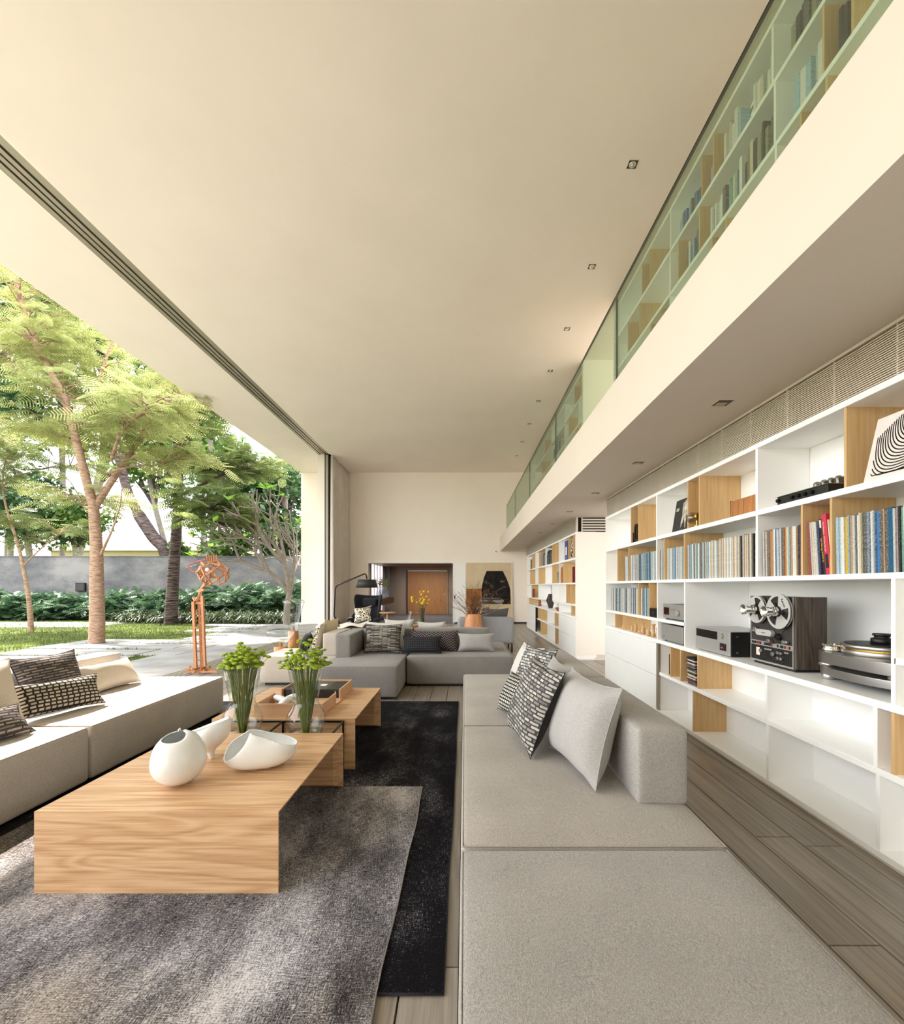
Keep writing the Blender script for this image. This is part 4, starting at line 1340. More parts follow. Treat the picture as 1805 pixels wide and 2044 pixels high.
MB().tube([Mf @ Vector((0.12, 0.05, 0.19)) - Vector((0, 0, zmin)), Mf @ Vector((-0.10, 0.05, 0.172)) - Vector((0, 0, zmin)), Mf @ Vector((-0.118, 0.0, 0.165)) - Vector((0, 0, zmin))], 0.012, 10).obj('ridge', M_CERAM, fn)
# shoe-shaped bowl with a round mouth and an open tail
bw = thing('porcelain_bowl', 'white porcelain shoe-shaped bowl with two openings on the oak table', 'bowl', (-1.095, 2.43, TZ + 0.0005))
bw.rotation_euler = (0, 0, R(14))
bm = bmesh.new()
bmesh.ops.create_uvsphere(bm, u_segments=64, v_segments=40, radius=1.0)
for v in bm.verts:
    x, y, z = v.co
    p_ = (abs(x) ** 2.7 + abs(y) ** 2.4 + abs(z) ** 2.4) ** (-1 / 2.5)
    x, y, z = x * p_, y * p_, z * p_
    h = 0.088 - 0.012 * x
    zz = z * (0.088 if z > 0 else 0.085) + 0.085
    lift = 0.036 * math.exp(-((x + 0.22) / 0.30) ** 2) * max(0, z)          # the pinched saddle between the openings
    tailup = 0.018 * max(0, x - 0.2) ** 1.3
    hz = min(1, max(0, (zz + lift - 0.125) / 0.075))
    v.co = Vector((x * 0.182, y * 0.118 * (1 - 0.10 * x) * (1 - 0.5 * hz * hz), zz + lift + tailup))
# openings: cut with planes
def clip(bm, co, no):
    """remove what lies beyond the plane inside a limited side"""
    geom = bm.verts[:] + bm.edges[:] + bm.faces[:]
    bmesh.ops.bisect_plane(bm, geom=geom, plane_co=co, plane_no=no, clear_outer=True)
clip(bm, Vector((-0.112, 0.0, 0.152)), Vector((-0.66, -0.32, 0.68)).normalized())
clip(bm, Vector((0.085, 0.0, 0.146)), Vector((0.33, 0.04, 0.94)).normalized())
clip2 = min(v.co.z for v in bm.verts)
for v in bm.verts:
    v.co.z -= clip2
    if v.co.z < 0.006: v.co.z = 0.0
me = bpy.data.meshes.new('bowl'); bm.to_mesh(me); bm.free()
me.materials.append(M_CERAM)
for p in me.polygons: p.use_smooth = True
o = part('body', me, bw)
cut_shell(o, 0.005)
# ------------------------------------------------------------------ audio gear: local x runs to the viewer's right, y into the shelf
M_WALNUT = wood('grey_walnut', (52, 44, 38), (104, 92, 82), axis=2, scale=1.4, rough=0.5, contrast=1.0, rings=0.5)
M_PANEL = plain('charcoal_panel', (52, 48, 46), 0.5)
M_SILVER = plain('silver_front', (186, 186, 184), 0.36, 0.55)
M_TITAN = plain('titanium_front', (158, 157, 152), 0.45, 0.4)
M_REDB = plain('red_button', (150, 26, 36), 0.4)
M_ORANGEB = plain('orange_button', (220, 92, 30), 0.4)
M_DISPLAY = plain('dark_display', (40, 18, 14), 0.1)
M_METER = N('pale_meter').base(s2l((238, 214, 206))).set(0.4).m  # pale pinkish meter face, plain base colour
M_REEL = plain('reel_aluminium', (200, 200, 198), 0.45, 0.35)
M_TAPE = plain('tape_brown', (40, 33, 30), 0.4)
M_GOLD = plain('gold_ring', (196, 156, 66), 0.3, 1.0)
RXm = Matrix.Rotation(R(90), 4, 'X')            # turns a z axis so that it points to local -y (towards the room)
def gear(name, label, cat, x, y, z, rz=-90):
    return thing(name, label, cat, (x, y, z + 0.0005), rz)
def lb(name, x0, x1, y0, y1, z0, z1, m, par, bev=0.0):
    c = Vector(((x0 + x1) / 2, (y0 + y1) / 2, (z0 + z1) / 2))
    return MB().box(x0 - c.x, x1 - c.x, y0 - c.y, y1 - c.y, z0 - c.z, z1 - c.z).obj(name, m, par, bev, 1, c)
def knob(par, x, z, r, d, m, y=0.0, name='knob', n=18):
    o = MB().cyl((0, 0, 0), r, d, n, RXm, 0, min(r, d) * 0.15).obj(name, m, par, loc=(x, y, z))
    return o

# --- reel tape deck
td = gear('tape_deck', 'reel-to-reel tape deck with walnut sides on the bookcase counter', 'tape deck', 2.135, 3.137, 0.79)
lb('cabinet', -0.222, 0.212, 0.003, 0.19, 0.018, 0.486, M_PANEL, td)
lb('side_panel', 0.2125, 0.229, 0.002, 0.205, 0.018, 0.488, M_WALNUT, td, 0.003)
lb('side_panel', -0.239, -0.2225, 0.002, 0.205, 0.018, 0.488, M_WALNUT, td, 0.003)
lb('base', -0.20, 0.215, 0.01, 0.18, 0.0, 0.0175, M_BLACK, td)
lb('trim', 0.2055, 0.2125, -0.004, 0.002, 0.018, 0.486, M_SILVER, td)
lb('trim', -0.2225, -0.2155, -0.004, 0.002, 0.018, 0.486, M_SILVER, td)
lb('lower_panel', -0.215, 0.205, -0.004, 0.0025, 0.030, 0.135, M_BLACK, td)
lb('button_strip', -0.215, 0.205, -0.006, 0.0025, 0.1355, 0.168, M_SILVER, td)
lb('trim', -0.215, 0.205, -0.005, 0.0025, 0.0185, 0.0295, M_SILVER, td)
for i, (x, w, m) in enumerate(((-0.195, .014, M_BLACK), (-0.178, .014, M_BLACK), (-0.161, .014, M_BLACK), (-0.140, .014, M_REDB), (-0.124, .014, M_REDB), (-0.106, .012, M_BLACK),
                               (-0.060, .014, M_BLACK), (-0.043, .014, M_BLACK), (-0.026, .014, M_BLACK), (-0.009, .014, M_BLACK), (0.010, .016, M_REDB), (0.072, .014, M_BLACK), (0.112, .03, M_BLACK), (0.142, .012, M_BLACK), (0.166, .016, M_ORANGEB), (0.186, .012, M_BLACK))):
    lb('button', x - w / 2, x + w / 2, -0.0095, -0.0062, 0.143, 0.161, m, td, 0.001)
lb('meter', -0.155, -0.115, -0.0065, -0.0042, 0.062, 0.118, M_METER, td)
lb('meter_frame', -0.160, -0.110, -0.0055, -0.0041, 0.057, 0.122, M_BLACKM, td)
for x, z, r in ((-0.088, 0.100, 0.013), (0.035, 0.092, 0.015), (0.086, 0.108, 0.011), (0.116, 0.108, 0.011), (0.086, 0.072, 0.011), (0.116, 0.072, 0.011)):
    knob(td, x, z, r, 0.02, M_STEEL, -0.0045)
for x in (-0.050, -0.031, -0.012, 0.007, 0.148, 0.168):
    lb('fader_slot', x - 0.003, x + 0.003, -0.0052, -0.0042, 0.045, 0.118, M_DARK, td)
    lb('fader', x - 0.0075, x + 0.0075, -0.012, -0.0054, 0.112, 0.122, M_SILVER, td)
for x in (-0.098, -0.070, 0.032, 0.062, 0.092, 0.125):
    knob(td, x, 0.043, 0.005, 0.003, M_DARK, -0.0045, 'socket', 10)
# head cover, guides, pinch roller
hc = MB()
pl = [(-0.062 + 0.022 * math.cos(a), 0.022 * math.sin(a)) for a in [R(90 + 180 * k / 10) for k in range(11)]] + [(0.062 + 0.022 * math.cos(a), 0.022 * math.sin(a)) for a in [R(-90 + 180 * k / 10) for k in range(11)]]
hc.prism(pl, 0, 0.03, RXm)
hc.obj('head_cover', M_REEL, td, 0.003, 2, (-0.045, -0.001, 0.232))
text_part('R E V O X', 0.009, M_PANEL, td, (-0.04, -0.0315, 0.232), (R(90), 0, 0))
knob(td, -0.160, 0.246, 0.021, 0.02, M_STEEL, 0.0, 'tape_roller'); knob(td, -0.186, 0.232, 0.011, 0.03, M_STEEL, 0, 'tape_guide'); knob(td, -0.206, 0.232, 0.008, 0.02, M_STEEL, 0, 'tape_guide')
knob(td, 0.078, 0.215, 0.023, 0.022, M_BLACKM, 0, 'pinch_roller'); knob(td, 0.000, 0.178, 0.016, 0.03, M_STEEL, 0, 'control_knob'); knob(td, 0.150, 0.188, 0.014, 0.03, M_STEEL, 0, 'tape_guide'); knob(td, 0.165, 0.188, 0.010, 0.02, M_STEEL, 0, 'tape_guide')
def spokes_reel(x, z, Rr, turn, brand):
    rl_ = MB()
    n = 72
    # flange with three openings: ring, hub disc and three broad webs
    def arc(r, a0, a1, k=10): return [(r * math.cos(a0 + (a1 - a0) * i / k), r * math.sin(a0 + (a1 - a0) * i / k)) for i in range(k + 1)]
    def sector(r0, r1, a0, a1, k=12):
        return arc(r1, a0, a1, k) + arc(r0, a1, a0, k)
    for q in range(3):
        a = turn + q * 2 * math.pi / 3
        rl_.prism(sector(Rr * 0.30, Rr * 0.85, a - 0.62, a + 0.62), 0, 0.002, RXm)
    for q in range(6):
        a = q * math.pi / 3
        rl_.prism(sector(Rr * 0.85, Rr, a, a + math.pi / 3, 10), 0, 0.002, RXm)
        rl_.prism(sector(0.001, Rr * 0.30, a, a + math.pi / 3, 6), 0, 0.002, RXm)
    fl = rl_.obj('reel', M_REEL, td, loc=(x, -0.030, z))
    bf = MB().cyl((0, 0, 0), Rr, 0.002, 48, RXm).obj('rear_flange', M_REEL, fl, loc=(0, 0.016, 0))
    MB().cyl((0, 0, 0), Rr * 0.86, 0.010, 48, RXm).obj('tape_pack', M_TAPE, fl, loc=(0, 0.013, 0))
    hb = MB()
    hb.cyl((0, 0, 0), 0.036, 0.008, 24, RXm)
    for q in range(3):
        a = turn + math.pi / 3 + q * 2 * math.pi / 3
        hb.bar(Vector((0, -0.004, 0)), Vector((math.cos(a) * Rr * 0.52, -0.004, math.sin(a) * Rr * 0.52)), 0.012, 0.006, (0, 1, 0))
    hb.obj('hub', M_BLACK, fl, loc=(0, -0.0025, 0))
    MB().lathe([(0.001, 0), (0.030, 0), (0.032, 0.004), (0.032, 0.022), (0.028, 0.026), (0.026, 0.03), (0.026, 0.050), (0.030, 0.056), (0.036, 0.082), (0.037, 0.086), (0.035, 0.087), (0.018, 0.060), (0.001, 0.058)], n=28, M=RXm).obj('reel_lock', M_CHROME, fl, loc=(0, -0.011, 0))
    if brand:
        text_part('Revox', 0.024, M_BLACK, fl, (0.052, -0.0035, 0.058), (R(90), R(60), 0))
spokes_reel(-0.118, 0.392, 0.098, 0.3, False)
spokes_reel(0.108, 0.390, 0.118, 0.9, True)
tp = MB()
tp.tube([(-0.205, -0.022, 0.36), (-0.163, -0.018, 0.255)], 0.003, 5); tp.obj('tape', M_TAPE, td)
MB().tube([(0.20, -0.022, 0.33), (0.104, -0.018, 0.205), (0.06, -0.018, 0.17), (0.02, -0.018, 0.165)], 0.003, 5).obj('tape', M_TAPE, td)

# --- power amplifier with black window
am = gear('amplifier', 'wide silver amplifier with black window and crest on the counter', 'amplifier', 2.08, 3.80, 0.79)
lb('front_panel', -0.262, 0.262, 0.0, 0.012, 0.006, 0.198, M_SILVER, am, 0.002)
lb('chassis', -0.258, 0.258, 0.013, 0.40, 0.008, 0.194, M_BLACK, am)
lb('top_plate', -0.250, 0.250, 0.02, 0.38, 0.1945, 0.199, M_SILVER, am)
lb('window', -0.245, 0.085, -0.0015, -0.0002, 0.118, 0.184, M_BLACKM, am)
lb('socket_plate', 0.125, 0.215, -0.0015, -0.0002, 0.040, 0.098, M_BLACK, am)
knob(am, 0.155, 0.064, 0.007, 0.014, M_REDB, -0.0015, 'terminal'); knob(am, 0.172, 0.064, 0.006, 0.012, M_STEEL, -0.0015, 'terminal'); knob(am, 0.190, 0.064, 0.007, 0.014, M_REDB, -0.0015, 'terminal')
for (dx, dz, a) in ((-0.012, 0.018, 0), (0.004, 0.022, 60), (0.012, 0.006, 120), (-0.004, 0.0, 30), (0.006, -0.012, 80), (-0.010, -0.012, 150), (0.0, 0.010, 100)):
    d = Vector((math.cos(R(a)), 0, math.sin(R(a)))) * 0.010
    p = Vector((0.165 + dx, -0.0006, 0.150 + dz))
    MB().bar(p - d, p + d, 0.003, 0.001, (0, 1, 0)).obj('emblem_stroke', M_BLACKM, am)
for x, y, z in ((0.2585, 0.06, 0.16), (0.2585, 0.06, 0.035), (0.2585, 0.34, 0.16), (0.2585, 0.34, 0.035)):
    MB().cyl((0, 0, 0), 0.008, 0.004, 12, Matrix.Rotation(R(90), 4, 'Y')).obj('bolt', M_STEEL, am, loc=(x, y, z))
for x in (-0.2, 0.2):
    for y in (0.05, 0.35): MB().cyl((x, y, 0), 0.02, 0.008, 14).obj('foot', M_BLACK, am)

# --- player and amplifier in the narrow bay
cdp = gear('disc_player', 'silver disc player with dark display and round dial, upper of the pair', 'disc player', 2.055, 4.455, 1.012)
lb('front_panel', -0.215, 0.215, 0, 0.012, 0.014, 0.158, M_TITAN, cdp, 0.002)
lb('chassis', -0.210, 0.210, 0.0125, 0.27, 0.016, 0.154, M_BLACK, cdp)
lb('display', -0.195, -0.078, -0.0012, -0.0002, 0.048, 0.122, M_DISPLAY, cdp)
lb('tray_line', -0.045, 0.075, -0.001, -0.0002, 0.108, 0.111, M_PANEL, cdp)
lb('tray_line', -0.045, 0.075, -0.001, -0.0002, 0.094, 0.0955, M_PANEL, cdp)
knob(cdp, 0.118, 0.078, 0.030, 0.022, M_SILVER, -0.0002, 'dial', 28)
for i, x in enumerate((-0.03, 0.0, 0.03)): lb('button', x, x + 0.012, -0.002, -0.0002, 0.045, 0.051, M_SILVER, cdp)
for x in (-0.18, 0.18):
    for y in (0.03, 0.24): MB().cyl((x, y, 0), 0.016, 0.015, 12).obj('foot', M_BLACK, cdp)
am2 = gear('amplifier', 'plain grey amplifier box under the disc player', 'amplifier', 2.045, 4.455, 0.79)
lb('front_panel', -0.232, 0.225, 0, 0.02, 0.012, 0.172, M_TITAN, am2, 0.003)
lb('chassis', -0.228, 0.222, 0.0205, 0.28, 0.014, 0.168, M_BLACK, am2)
lb('engraved_mark', -0.20, -0.15, -0.0006, -0.0001, 0.045, 0.050, M_PANEL, am2)
for x in (-0.18, 0.18):
    for y in (0.03, 0.25): MB().cyl((x, y, 0), 0.016, 0.0125, 12).obj('foot', M_BLACK, am2)
sb = gear('phono_box', 'small black box in front of the lower records', 'audio box', 2.036, 4.865, 1.012)
lb('case', -0.105, 0.10, 0, 0.05, 0.006, 0.098, M_BLACK, sb, 0.003)
lb('face', -0.09, 0.09, -0.002, -0.0003, 0.02, 0.085, M_BLACKM, sb)
knob(sb, 0.0, 0.05, 0.006, 0.006, M_STEEL, -0.002, 'knob', 12)
lb('foot', -0.09, 0.09, 0.005, 0.045, 0.0, 0.0058, M_BLACK, sb)

# --- turntable
tt = gear('turntable', 'heavy brushed steel turntable with black record clamp on the counter', 'turntable', 2.365, 2.505, 0.79)
def round_outline(w, d, p=3.2, n=64, front=0.0):
    out = []
    for k in range(n):
        a = 2 * math.pi * k / n
        c, s = math.cos(a), math.sin(a)
        r = (abs(c) ** p + abs(s) ** p) ** (-1 / p)
        x, y = r * c * w, r * s * d
        if y < 0: y -= front * (1 - (x / w) ** 2)
        out.append((x, y))
    return out
MB().prism(round_outline(0.325, 0.20, 3.6, 72, 0.045), 0.034, 0.080).obj('lower_plinth', M_STEEL, tt, 0.004, 2)
MB().prism(round_outline(0.33, 0.20, 4.2, 72, 0.03), 0.100, 0.168).obj('upper_plinth', M_STEEL, tt, 0.004, 2)
for x, y in ((-0.225, -0.16), (0.225, -0.16), (0.0, 0.14)):
    MB().cyl((x, y, 0.0), 0.036, 0.0335, 28, bev=0.004).obj('foot', M_CHROME, tt)
    MB().cyl((x, y, 0.0805), 0.050, 0.019, 28, bev=0.003).obj('spacer', M_STEEL, tt)
for x, y in ((-0.235, -0.135), (0.235, -0.135), (0.26, 0.10)):
    tw = MB().lathe([(0.001, 0.1685), (0.052, 0.1685), (0.050, 0.180), (0.043, 0.192), (0.043, 0.200), (0.001, 0.201)], (x, y, 0), 28).obj('tower', M_CHROME, tt)
    tm = MB()
    for q in range(12):
        a = q * math.pi / 6
        tm.box(-0.004, 0.004, 0.036, 0.0455, 0.2012, 0.207, Matrix.Translation((x, y, 0)) @ Matrix.Rotation(a, 4, 'Z'))
    o = tm.obj('notch', M_CHROME, tw); o['kind'] = 'stuff'
MB().cyl((-0.05, 0.0, 0.1685), 0.180, 0.028, 64, bev=0.003).obj('sub_platter', M_STEEL, tt)
MB().cyl((-0.05, 0.0, 0.197), 0.176, 0.008, 64).obj('gold_ring', M_GOLD, tt)
MB().cyl((-0.05, 0.0, 0.2055), 0.183, 0.022, 64, bev=0.003).obj('platter', M_STEEL, tt)
MB().cyl((-0.05, 0.0, 0.228), 0.166, 0.004, 64).obj('mat', M_BLACK, tt)
MB().lathe([(0.001, 0.2325), (0.050, 0.2325), (0.050, 0.262), (0.042, 0.265), (0.034, 0.268), (0.034, 0.276), (0.042, 0.279), (0.042, 0.289), (0.040, 0.291), (0.001, 0.291)], (-0.05, 0.0, 0), 32).obj('record_clamp', M_BLACK, tt)
ar = MB().tube([(0.22, 0.12, 0.255), (0.20, 0.0, 0.255), (0.15, -0.09, 0.250)], 0.006, 8).obj('tone_arm', M_CHROME, tt)
MB().cyl((0.22, 0.12, 0.201), 0.022, 0.06, 18).obj('arm_base', M_BLACK, ar)
MB().box(0.13, 0.155, -0.115, -0.085, 0.236, 0.25).obj('head_shell', M_GOLD, ar)
for x in (-0.11, -0.08):
    MB().cyl((x, -0.2275, 0.052), 0.009, 0.006, 14, RXm).obj('key', M_CHROME, tt)

# --- valve preamp on the upper shelf
pa = gear('valve_preamp', 'flat black valve preamp with four glass tubes on the top row', 'preamp', 2.05, 2.752, 1.876)
lb('chassis', -0.205, 0.205, 0.0, 0.26, 0.006, 0.052, M_BLACK, pa, 0.002)
lb('top_plate', -0.212, 0.210, -0.006, 0.255, 0.0525, 0.056, M_CHROME, pa)
lb('transformer', -0.06, 0.19, 0.17, 0.25, 0.0565, 0.118, M_BLACK, pa)
for x in (-0.188, -0.065, -0.012, 0.040, 0.095): knob(pa, x, 0.029, 0.0125, 0.016, M_BLACKM, 0.0)
M_TUBE = glass_thin('smoked_tube', (0.45, 0.42, 0.38), 0.10)
for x in (0.0, 0.055, 0.108, 0.16):
    tb = MB().lathe([(0.019, 0.0565), (0.019, 0.095), (0.017, 0.103), (0.010, 0.109), (0.0005, 0.110)], (x, 0.10, 0), 20).obj('tube', M_TUBE, pa)
    MB().cyl((x, 0.10, 0.0566), 0.009, 0.036, 12).obj('electrode', M_ALU, tb)
for x in (-0.17, -0.12, -0.07): MB().cyl((x, 0.10, 0.0565), 0.017, 0.006, 18).obj('tube_socket', M_CHROME, pa)
for x in (-0.18, 0.18):
    for y in (0.03, 0.22): MB().cyl((x, y, 0), 0.014, 0.0058, 12).obj('foot', M_BLACK, pa)

# ------------------------------------------------------------------ things shown on the shelves
# print of nested strokes
pr_ = gear('print_board', 'white board printed with nested black strokes leaning on the top shelf', 'print', 2.045, 2.108, 1.876)
pr_.rotation_euler = (R(-13), 0, R(-90))
MB().box(-0.205, 0.205, 0, 0.006, 0.0, 0.335).obj('board', plain('board_white', (226, 218, 212), 0.7), pr_)
def ribbon(pts, w, z=-0.0006):
    mb = MB()
    vs = []
    for i, p in enumerate(pts):
        a = Vector(pts[max(i - 1, 0)]); b = Vector(pts[min(i + 1, len(pts) - 1)])
        d = (b - a).normalized() if (b - a).length > 1e-9 else Vector((1, 0))
        n_ = Vector((-d.y, d.x)) * w / 2
        vs += [(p[0] + n_.x, z, p[1] + n_.y), (p[0] - n_.x, z, p[1] - n_.y)]
    mb.add(vs, [(2 * i, 2 * i + 1, 2 * i + 3, 2 * i + 2) for i in range(len(pts) - 1)])
    return mb
for k in range(24):
    hw, dp = 0.012 + 0.0100 * k, 0.018 + 0.0128 * k
    topz = 0.312 - 0.0012 * k * k * 0.30
    pts = []
    for i in range(41):
        a = math.pi * i / 40
        s = math.copysign(abs(math.cos(a)) ** 0.75, -math.cos(a))
        x = 0.035 + hw * s * (1.05 if s < 0 else 0.9)
        z = 0.312 - dp * abs(math.sin(a)) ** 0.85 + (0.0 if s < 0 else 0.10 * s * (k / 24)) - 0.0105 * max(0, k - 9) * 0.75 * (abs(s) ** 1.5 if s < 0 else 0)
        if -0.178 < x < 0.190 and 0.022 < z < 0.318: pts.append((x, z))
    if len(pts) > 3: ribbon(pts, 0.0058).obj('stroke', M_BLACKM, pr_)
# black cover with a pale figure
cv = gear('record_cover', 'black record cover with pale blurred figure standing on the top shelf', 'record', 2.05, 4.297, 1.876)
cv.rotation_euler = (R(-9), 0, R(-90))
MB().box(-0.165, 0.165, 0, 0.006, 0.0, 0.315).obj('sleeve', plain('cover_black', (38, 37, 36), 0.5), cv)
M_GHOST = speckle_mat('pale_figure', (60, 58, 54), (206, 200, 186), 26, 0.42, 0.16)
for nm, poly in (('figure', [(0.02, 0.27), (0.10, 0.31), (0.150, 0.25), (0.142, 0.12), (0.125, 0.15), (0.11, 0.17), (0.12, 0.06), (0.128, 0.01), (0.100, 0.05), (0.075, 0.13), (0.045, 0.05), (0.025, 0.03), (0.022, 0.09), (0.035, 0.15), (0.020, 0.20)]),):
    mb = MB(); vs = [(x - 0.03, -0.0006, z) for x, z in poly]
    mb.add([(0.045, -0.0006, 0.2)] + vs, [(0, 1 + i, 1 + (i + 1) % len(vs)) for i in range(len(vs))]); mb.obj(nm, M_GHOST, cv)
for i in range(3): MB().box(-0.135, -0.085 + 0.008 * (i % 2), -0.0008, -0.0002, 0.205 + i * 0.011, 0.211 + i * 0.011).obj('title_line', M_CREAM, cv)
# brass bulb lamp
bl = gear('bulb_lamp', 'brass table lamp with big clear globe bulb on the top row', 'lamp', 2.05, 4.022, 1.876)
MB().cyl((0.045, 0.0, 0.0), 0.03, 0.006, 20).obj('base', M_BRASS, bl)
MB().cyl((0.045, 0.0, 0.0065), 0.008, 0.06, 14).obj('stem', M_BRASS, bl)
MB().cyl((0.020, 0.0, 0.085), 0.034, 0.062, 26, Matrix.Rotation(R(90), 4, 'Y'), 0, 0.004).obj('socket', M_BRASS, bl)
gb = MB().lathe([(0.0005, -0.052)] + [(0.052 * math.sin(math.pi * k / 16), -0.052 * math.cos(math.pi * k / 16)) for k in range(1, 15)] + [(0.018, 0.050)], n=26, M=Matrix.Rotation(R(90), 4, 'Y')).obj('bulb', glass_thin('bulb_glass', (0.8, 0.78, 0.76), 0.12), bl, loc=(-0.030, 0, 0.085))
MB().tube([(-0.02, 0, 0), (-0.005, 0.015, 0.006), (0.015, -0.012, -0.004), (0.035, 0.0, 0.0)], 0.003, 6).obj('filament', M_BRASS, gb)
# leather strap case
M_LEATHER = plain('dark_leather', (52, 32, 24), 0.45)
st_ = gear('strap_case', 'looped dark leather strap case at the hallway end of the top row', 'case', 2.032, 5.405, 1.876)
lp_ = [(-0.030, 0.05, 0.004), (-0.035, 0.05, 0.14), (-0.022, 0.05, 0.205), (0.010, 0.05, 0.215), (0.035, 0.05, 0.18), (0.032, 0.05, 0.09), (0.010, 0.05, 0.02), (-0.012, 0.05, 0.03)]
mb = MB()
for a, b in zip(lp_[:-1], lp_[1:]): mb.bar(a, b, 0.012, 0.075, (0, 1, 0))
mb.obj('strap', M_LEATHER, st_, 0.003, 2)
MB().box(-0.055, -0.044, 0.0, 0.11, 0.0, 0.12).obj('flap', M_LEATHER, st_, 0.003, 2)
MB().box(0.012, 0.05, 0.015, 0.09, 0.0, 0.03).obj('buckle_block', M_LEATHER, st_, 0.004, 2)
# walnut box with curved black end
wr = gear('wooden_radio', 'small walnut-topped box with curved black end on the top row', 'radio', 2.105, 3.375, 1.876)
M_WALB = wood('warm_walnut', (128, 78, 40), (196, 138, 84), axis=2, scale=1.6, rough=0.4, contrast=0.9, rings=0.3)
lb('body', -0.20, 0.20, 0, 0.20, 0.012, 0.142, M_WALB, wr, 0.006)
MB().prism([(0.0, 0.0)] + [(-0.022 * math.sin(math.pi * k / 10), 0.2 * k / 10) for k in range(1, 10)] + [(0.0, 0.2)], 0.006, 0.148).obj('end_cap', M_BLACK, wr, loc=(-0.2015, 0, 0))
lb('foot', -0.16, 0.19, 0.01, 0.19, 0.0, 0.0118, M_BLACK, wr)
# wooden toys
M_TOY = wood('toy_beech', (184, 140, 92), (214, 172, 124), axis=2, scale=3)
def toy(label, px, prof, extra=None, dx=0.05):
    y = yb(px)
    t = gear('wooden_toy', label, 'toy', XB + dx, y, 0.79)
    t['group'] = 'wooden toys on the counter'
    MB().lathe(prof, n=18).obj('body', M_TOY, t)
    if extra: extra(t)
def ball(x, y, z, r, m=M_TOY, nm='head'):
    def f(t): MB().lathe([(0.0005, -r)] + [(r * math.sin(math.pi * k / 10), -r * math.cos(math.pi * k / 10)) for k in range(1, 10)] + [(0.0005, r)], (x, y, z), 16).obj(nm, m, t)
    return f
C0 = (0.0005, 0)
toy('short turned wooden figure with flat hat, nearest the hallway', 1254, [C0, (0.014, 0), (0.016, 0.03), (0.010, 0.045), (0.014, 0.055), (0.014, 0.068), (0.0005, 0.069)])
toy('plain tall wooden peg with collar ring among the toys', 1261.5, [C0, (0.018, 0), (0.018, 0.04), (0.022, 0.045), (0.018, 0.05), (0.016, 0.105), (0.0005, 0.107)])
toy('squat wooden toy with round ball head', 1268.5, [C0, (0.024, 0), (0.022, 0.025), (0.012, 0.04), (0.0005, 0.042)], ball(0, 0, 0.057, 0.016))
toy('bottle-shaped wooden toy with narrow neck', 1275.5, [C0, (0.028, 0), (0.030, 0.03), (0.026, 0.065), (0.012, 0.085), (0.011, 0.115), (0.016, 0.118), (0.016, 0.128), (0.0005, 0.129)])
toy('wooden bird toy with round body and golden ball', 1286, [C0, (0.020, 0), (0.030, 0.018), (0.026, 0.040), (0.014, 0.055), (0.016, 0.068), (0.0005, 0.078)], ball(0.036, 0.0, 0.014, 0.014, M_BRASS, 'ball'))
toy('tall square-shouldered wooden post toy, largest of the toys', 1295.5, [C0, (0.024, 0), (0.024, 0.035), (0.017, 0.045), (0.017, 0.12), (0.023, 0.125), (0.023, 0.142), (0.0005, 0.143)])
toy('slim wooden post toy nearest the amplifier', 1303.5, [C0, (0.017, 0), (0.017, 0.03), (0.013, 0.04), (0.013, 0.09), (0.019, 0.095), (0.019, 0.112), (0.0005, 0.113)])
wb = gear('wooden_block', 'flat wooden block lying in the first cubby under the lower records', 'block', XB + 0.07, yb(1236), 0.79)
MB().box(-0.09, 0.09, 0, 0.1, 0, 0.045).obj('block', M_TOY, wb, 0.004, 2)
# compact disc cases, stacked flat
CDC = ['black', 'charcoal', 'navy', 'ivory', 'white', 'brown', 'blue-grey', 'dark red', 'black', 'charcoal']
cdm = {}
for c_ in set(CDC):
    cdm[c_] = MB().box(-0.071, 0.071, 0, 0.125, 0, 0.0098).mesh('disc_case', SP[c_])
zc = 0.456
yc = (yb(1357.6) + yb(1392)) / 2
for i in range(24):
    c_ = rr.choice(CDC)
    o = bpy.data.objects.new('disc_case', cdm[c_])
    o.location = (XB + 0.022 + rr.uniform(-0.003, 0.012), yc + rr.uniform(-0.012, 0.012), zc)
    o.rotation_euler = (0, 0, R(-90 + rr.uniform(-3, 3)))
    COL.objects.link(o)
    tag(o, f'{c_} compact disc case, {ordinal(i)} from the bottom of its stack', 'disc case', 'compact discs stacked under the counter')
    zc += 0.0102
upright_box('book', 'small black book upright in the cubby under the counter', 'book', 1332, 0.10, 0.205, M_BLACK, 0.455, 0, 0.012, 0.02)
# objects of the far bookcase
ft = thing('faceted_vase', 'dark faceted angular vase on the far bookcase counter', 'vase', (2.19, 11.5, 0.7905))
MB().lathe([(0.0005, 0), (0.05, 0), (0.115, 0.20), (0.055, 0.36), (0.05, 0.36), (0.10, 0.20), (0.0005, 0.03)], n=6, smooth=False).obj('body', plain('dark_clay', (58, 52, 50), 0.6), ft)
cf = thing('carved_figure', 'small red-brown carved figure on the far bookcase counter', 'figurine', (2.12, 12.75, 0.7905))
MB().lathe([(0.0005, 0), (0.045, 0), (0.05, 0.04), (0.03, 0.07), (0.045, 0.10), (0.03, 0.14), (0.035, 0.165), (0.0005, 0.185)], n=12).obj('body', plain('red_clay', (150, 78, 50), 0.6), cf)
cb = thing('clay_bowl', 'low red-brown clay bowl on the far bookcase counter', 'bowl', (2.14, 10.15, 0.7905))
MB().lathe([(0.0005, 0), (0.05, 0), (0.10, 0.05), (0.095, 0.08), (0.088, 0.078), (0.0005, 0.03)], n=20).obj('body', bpy.data.materials['red_clay'], cb)
gbk = upright_box('book', 'dark green book leaning at an angle in the far bookcase', 'book', 1112.5, 0.03, 0.26, SP['olive'], 1.415, 24, 0.18)
db = thing('desk_lamp', 'thin black angled stand on the far bookcase top row', 'stand', (2.12, 13.4, 1.8765))
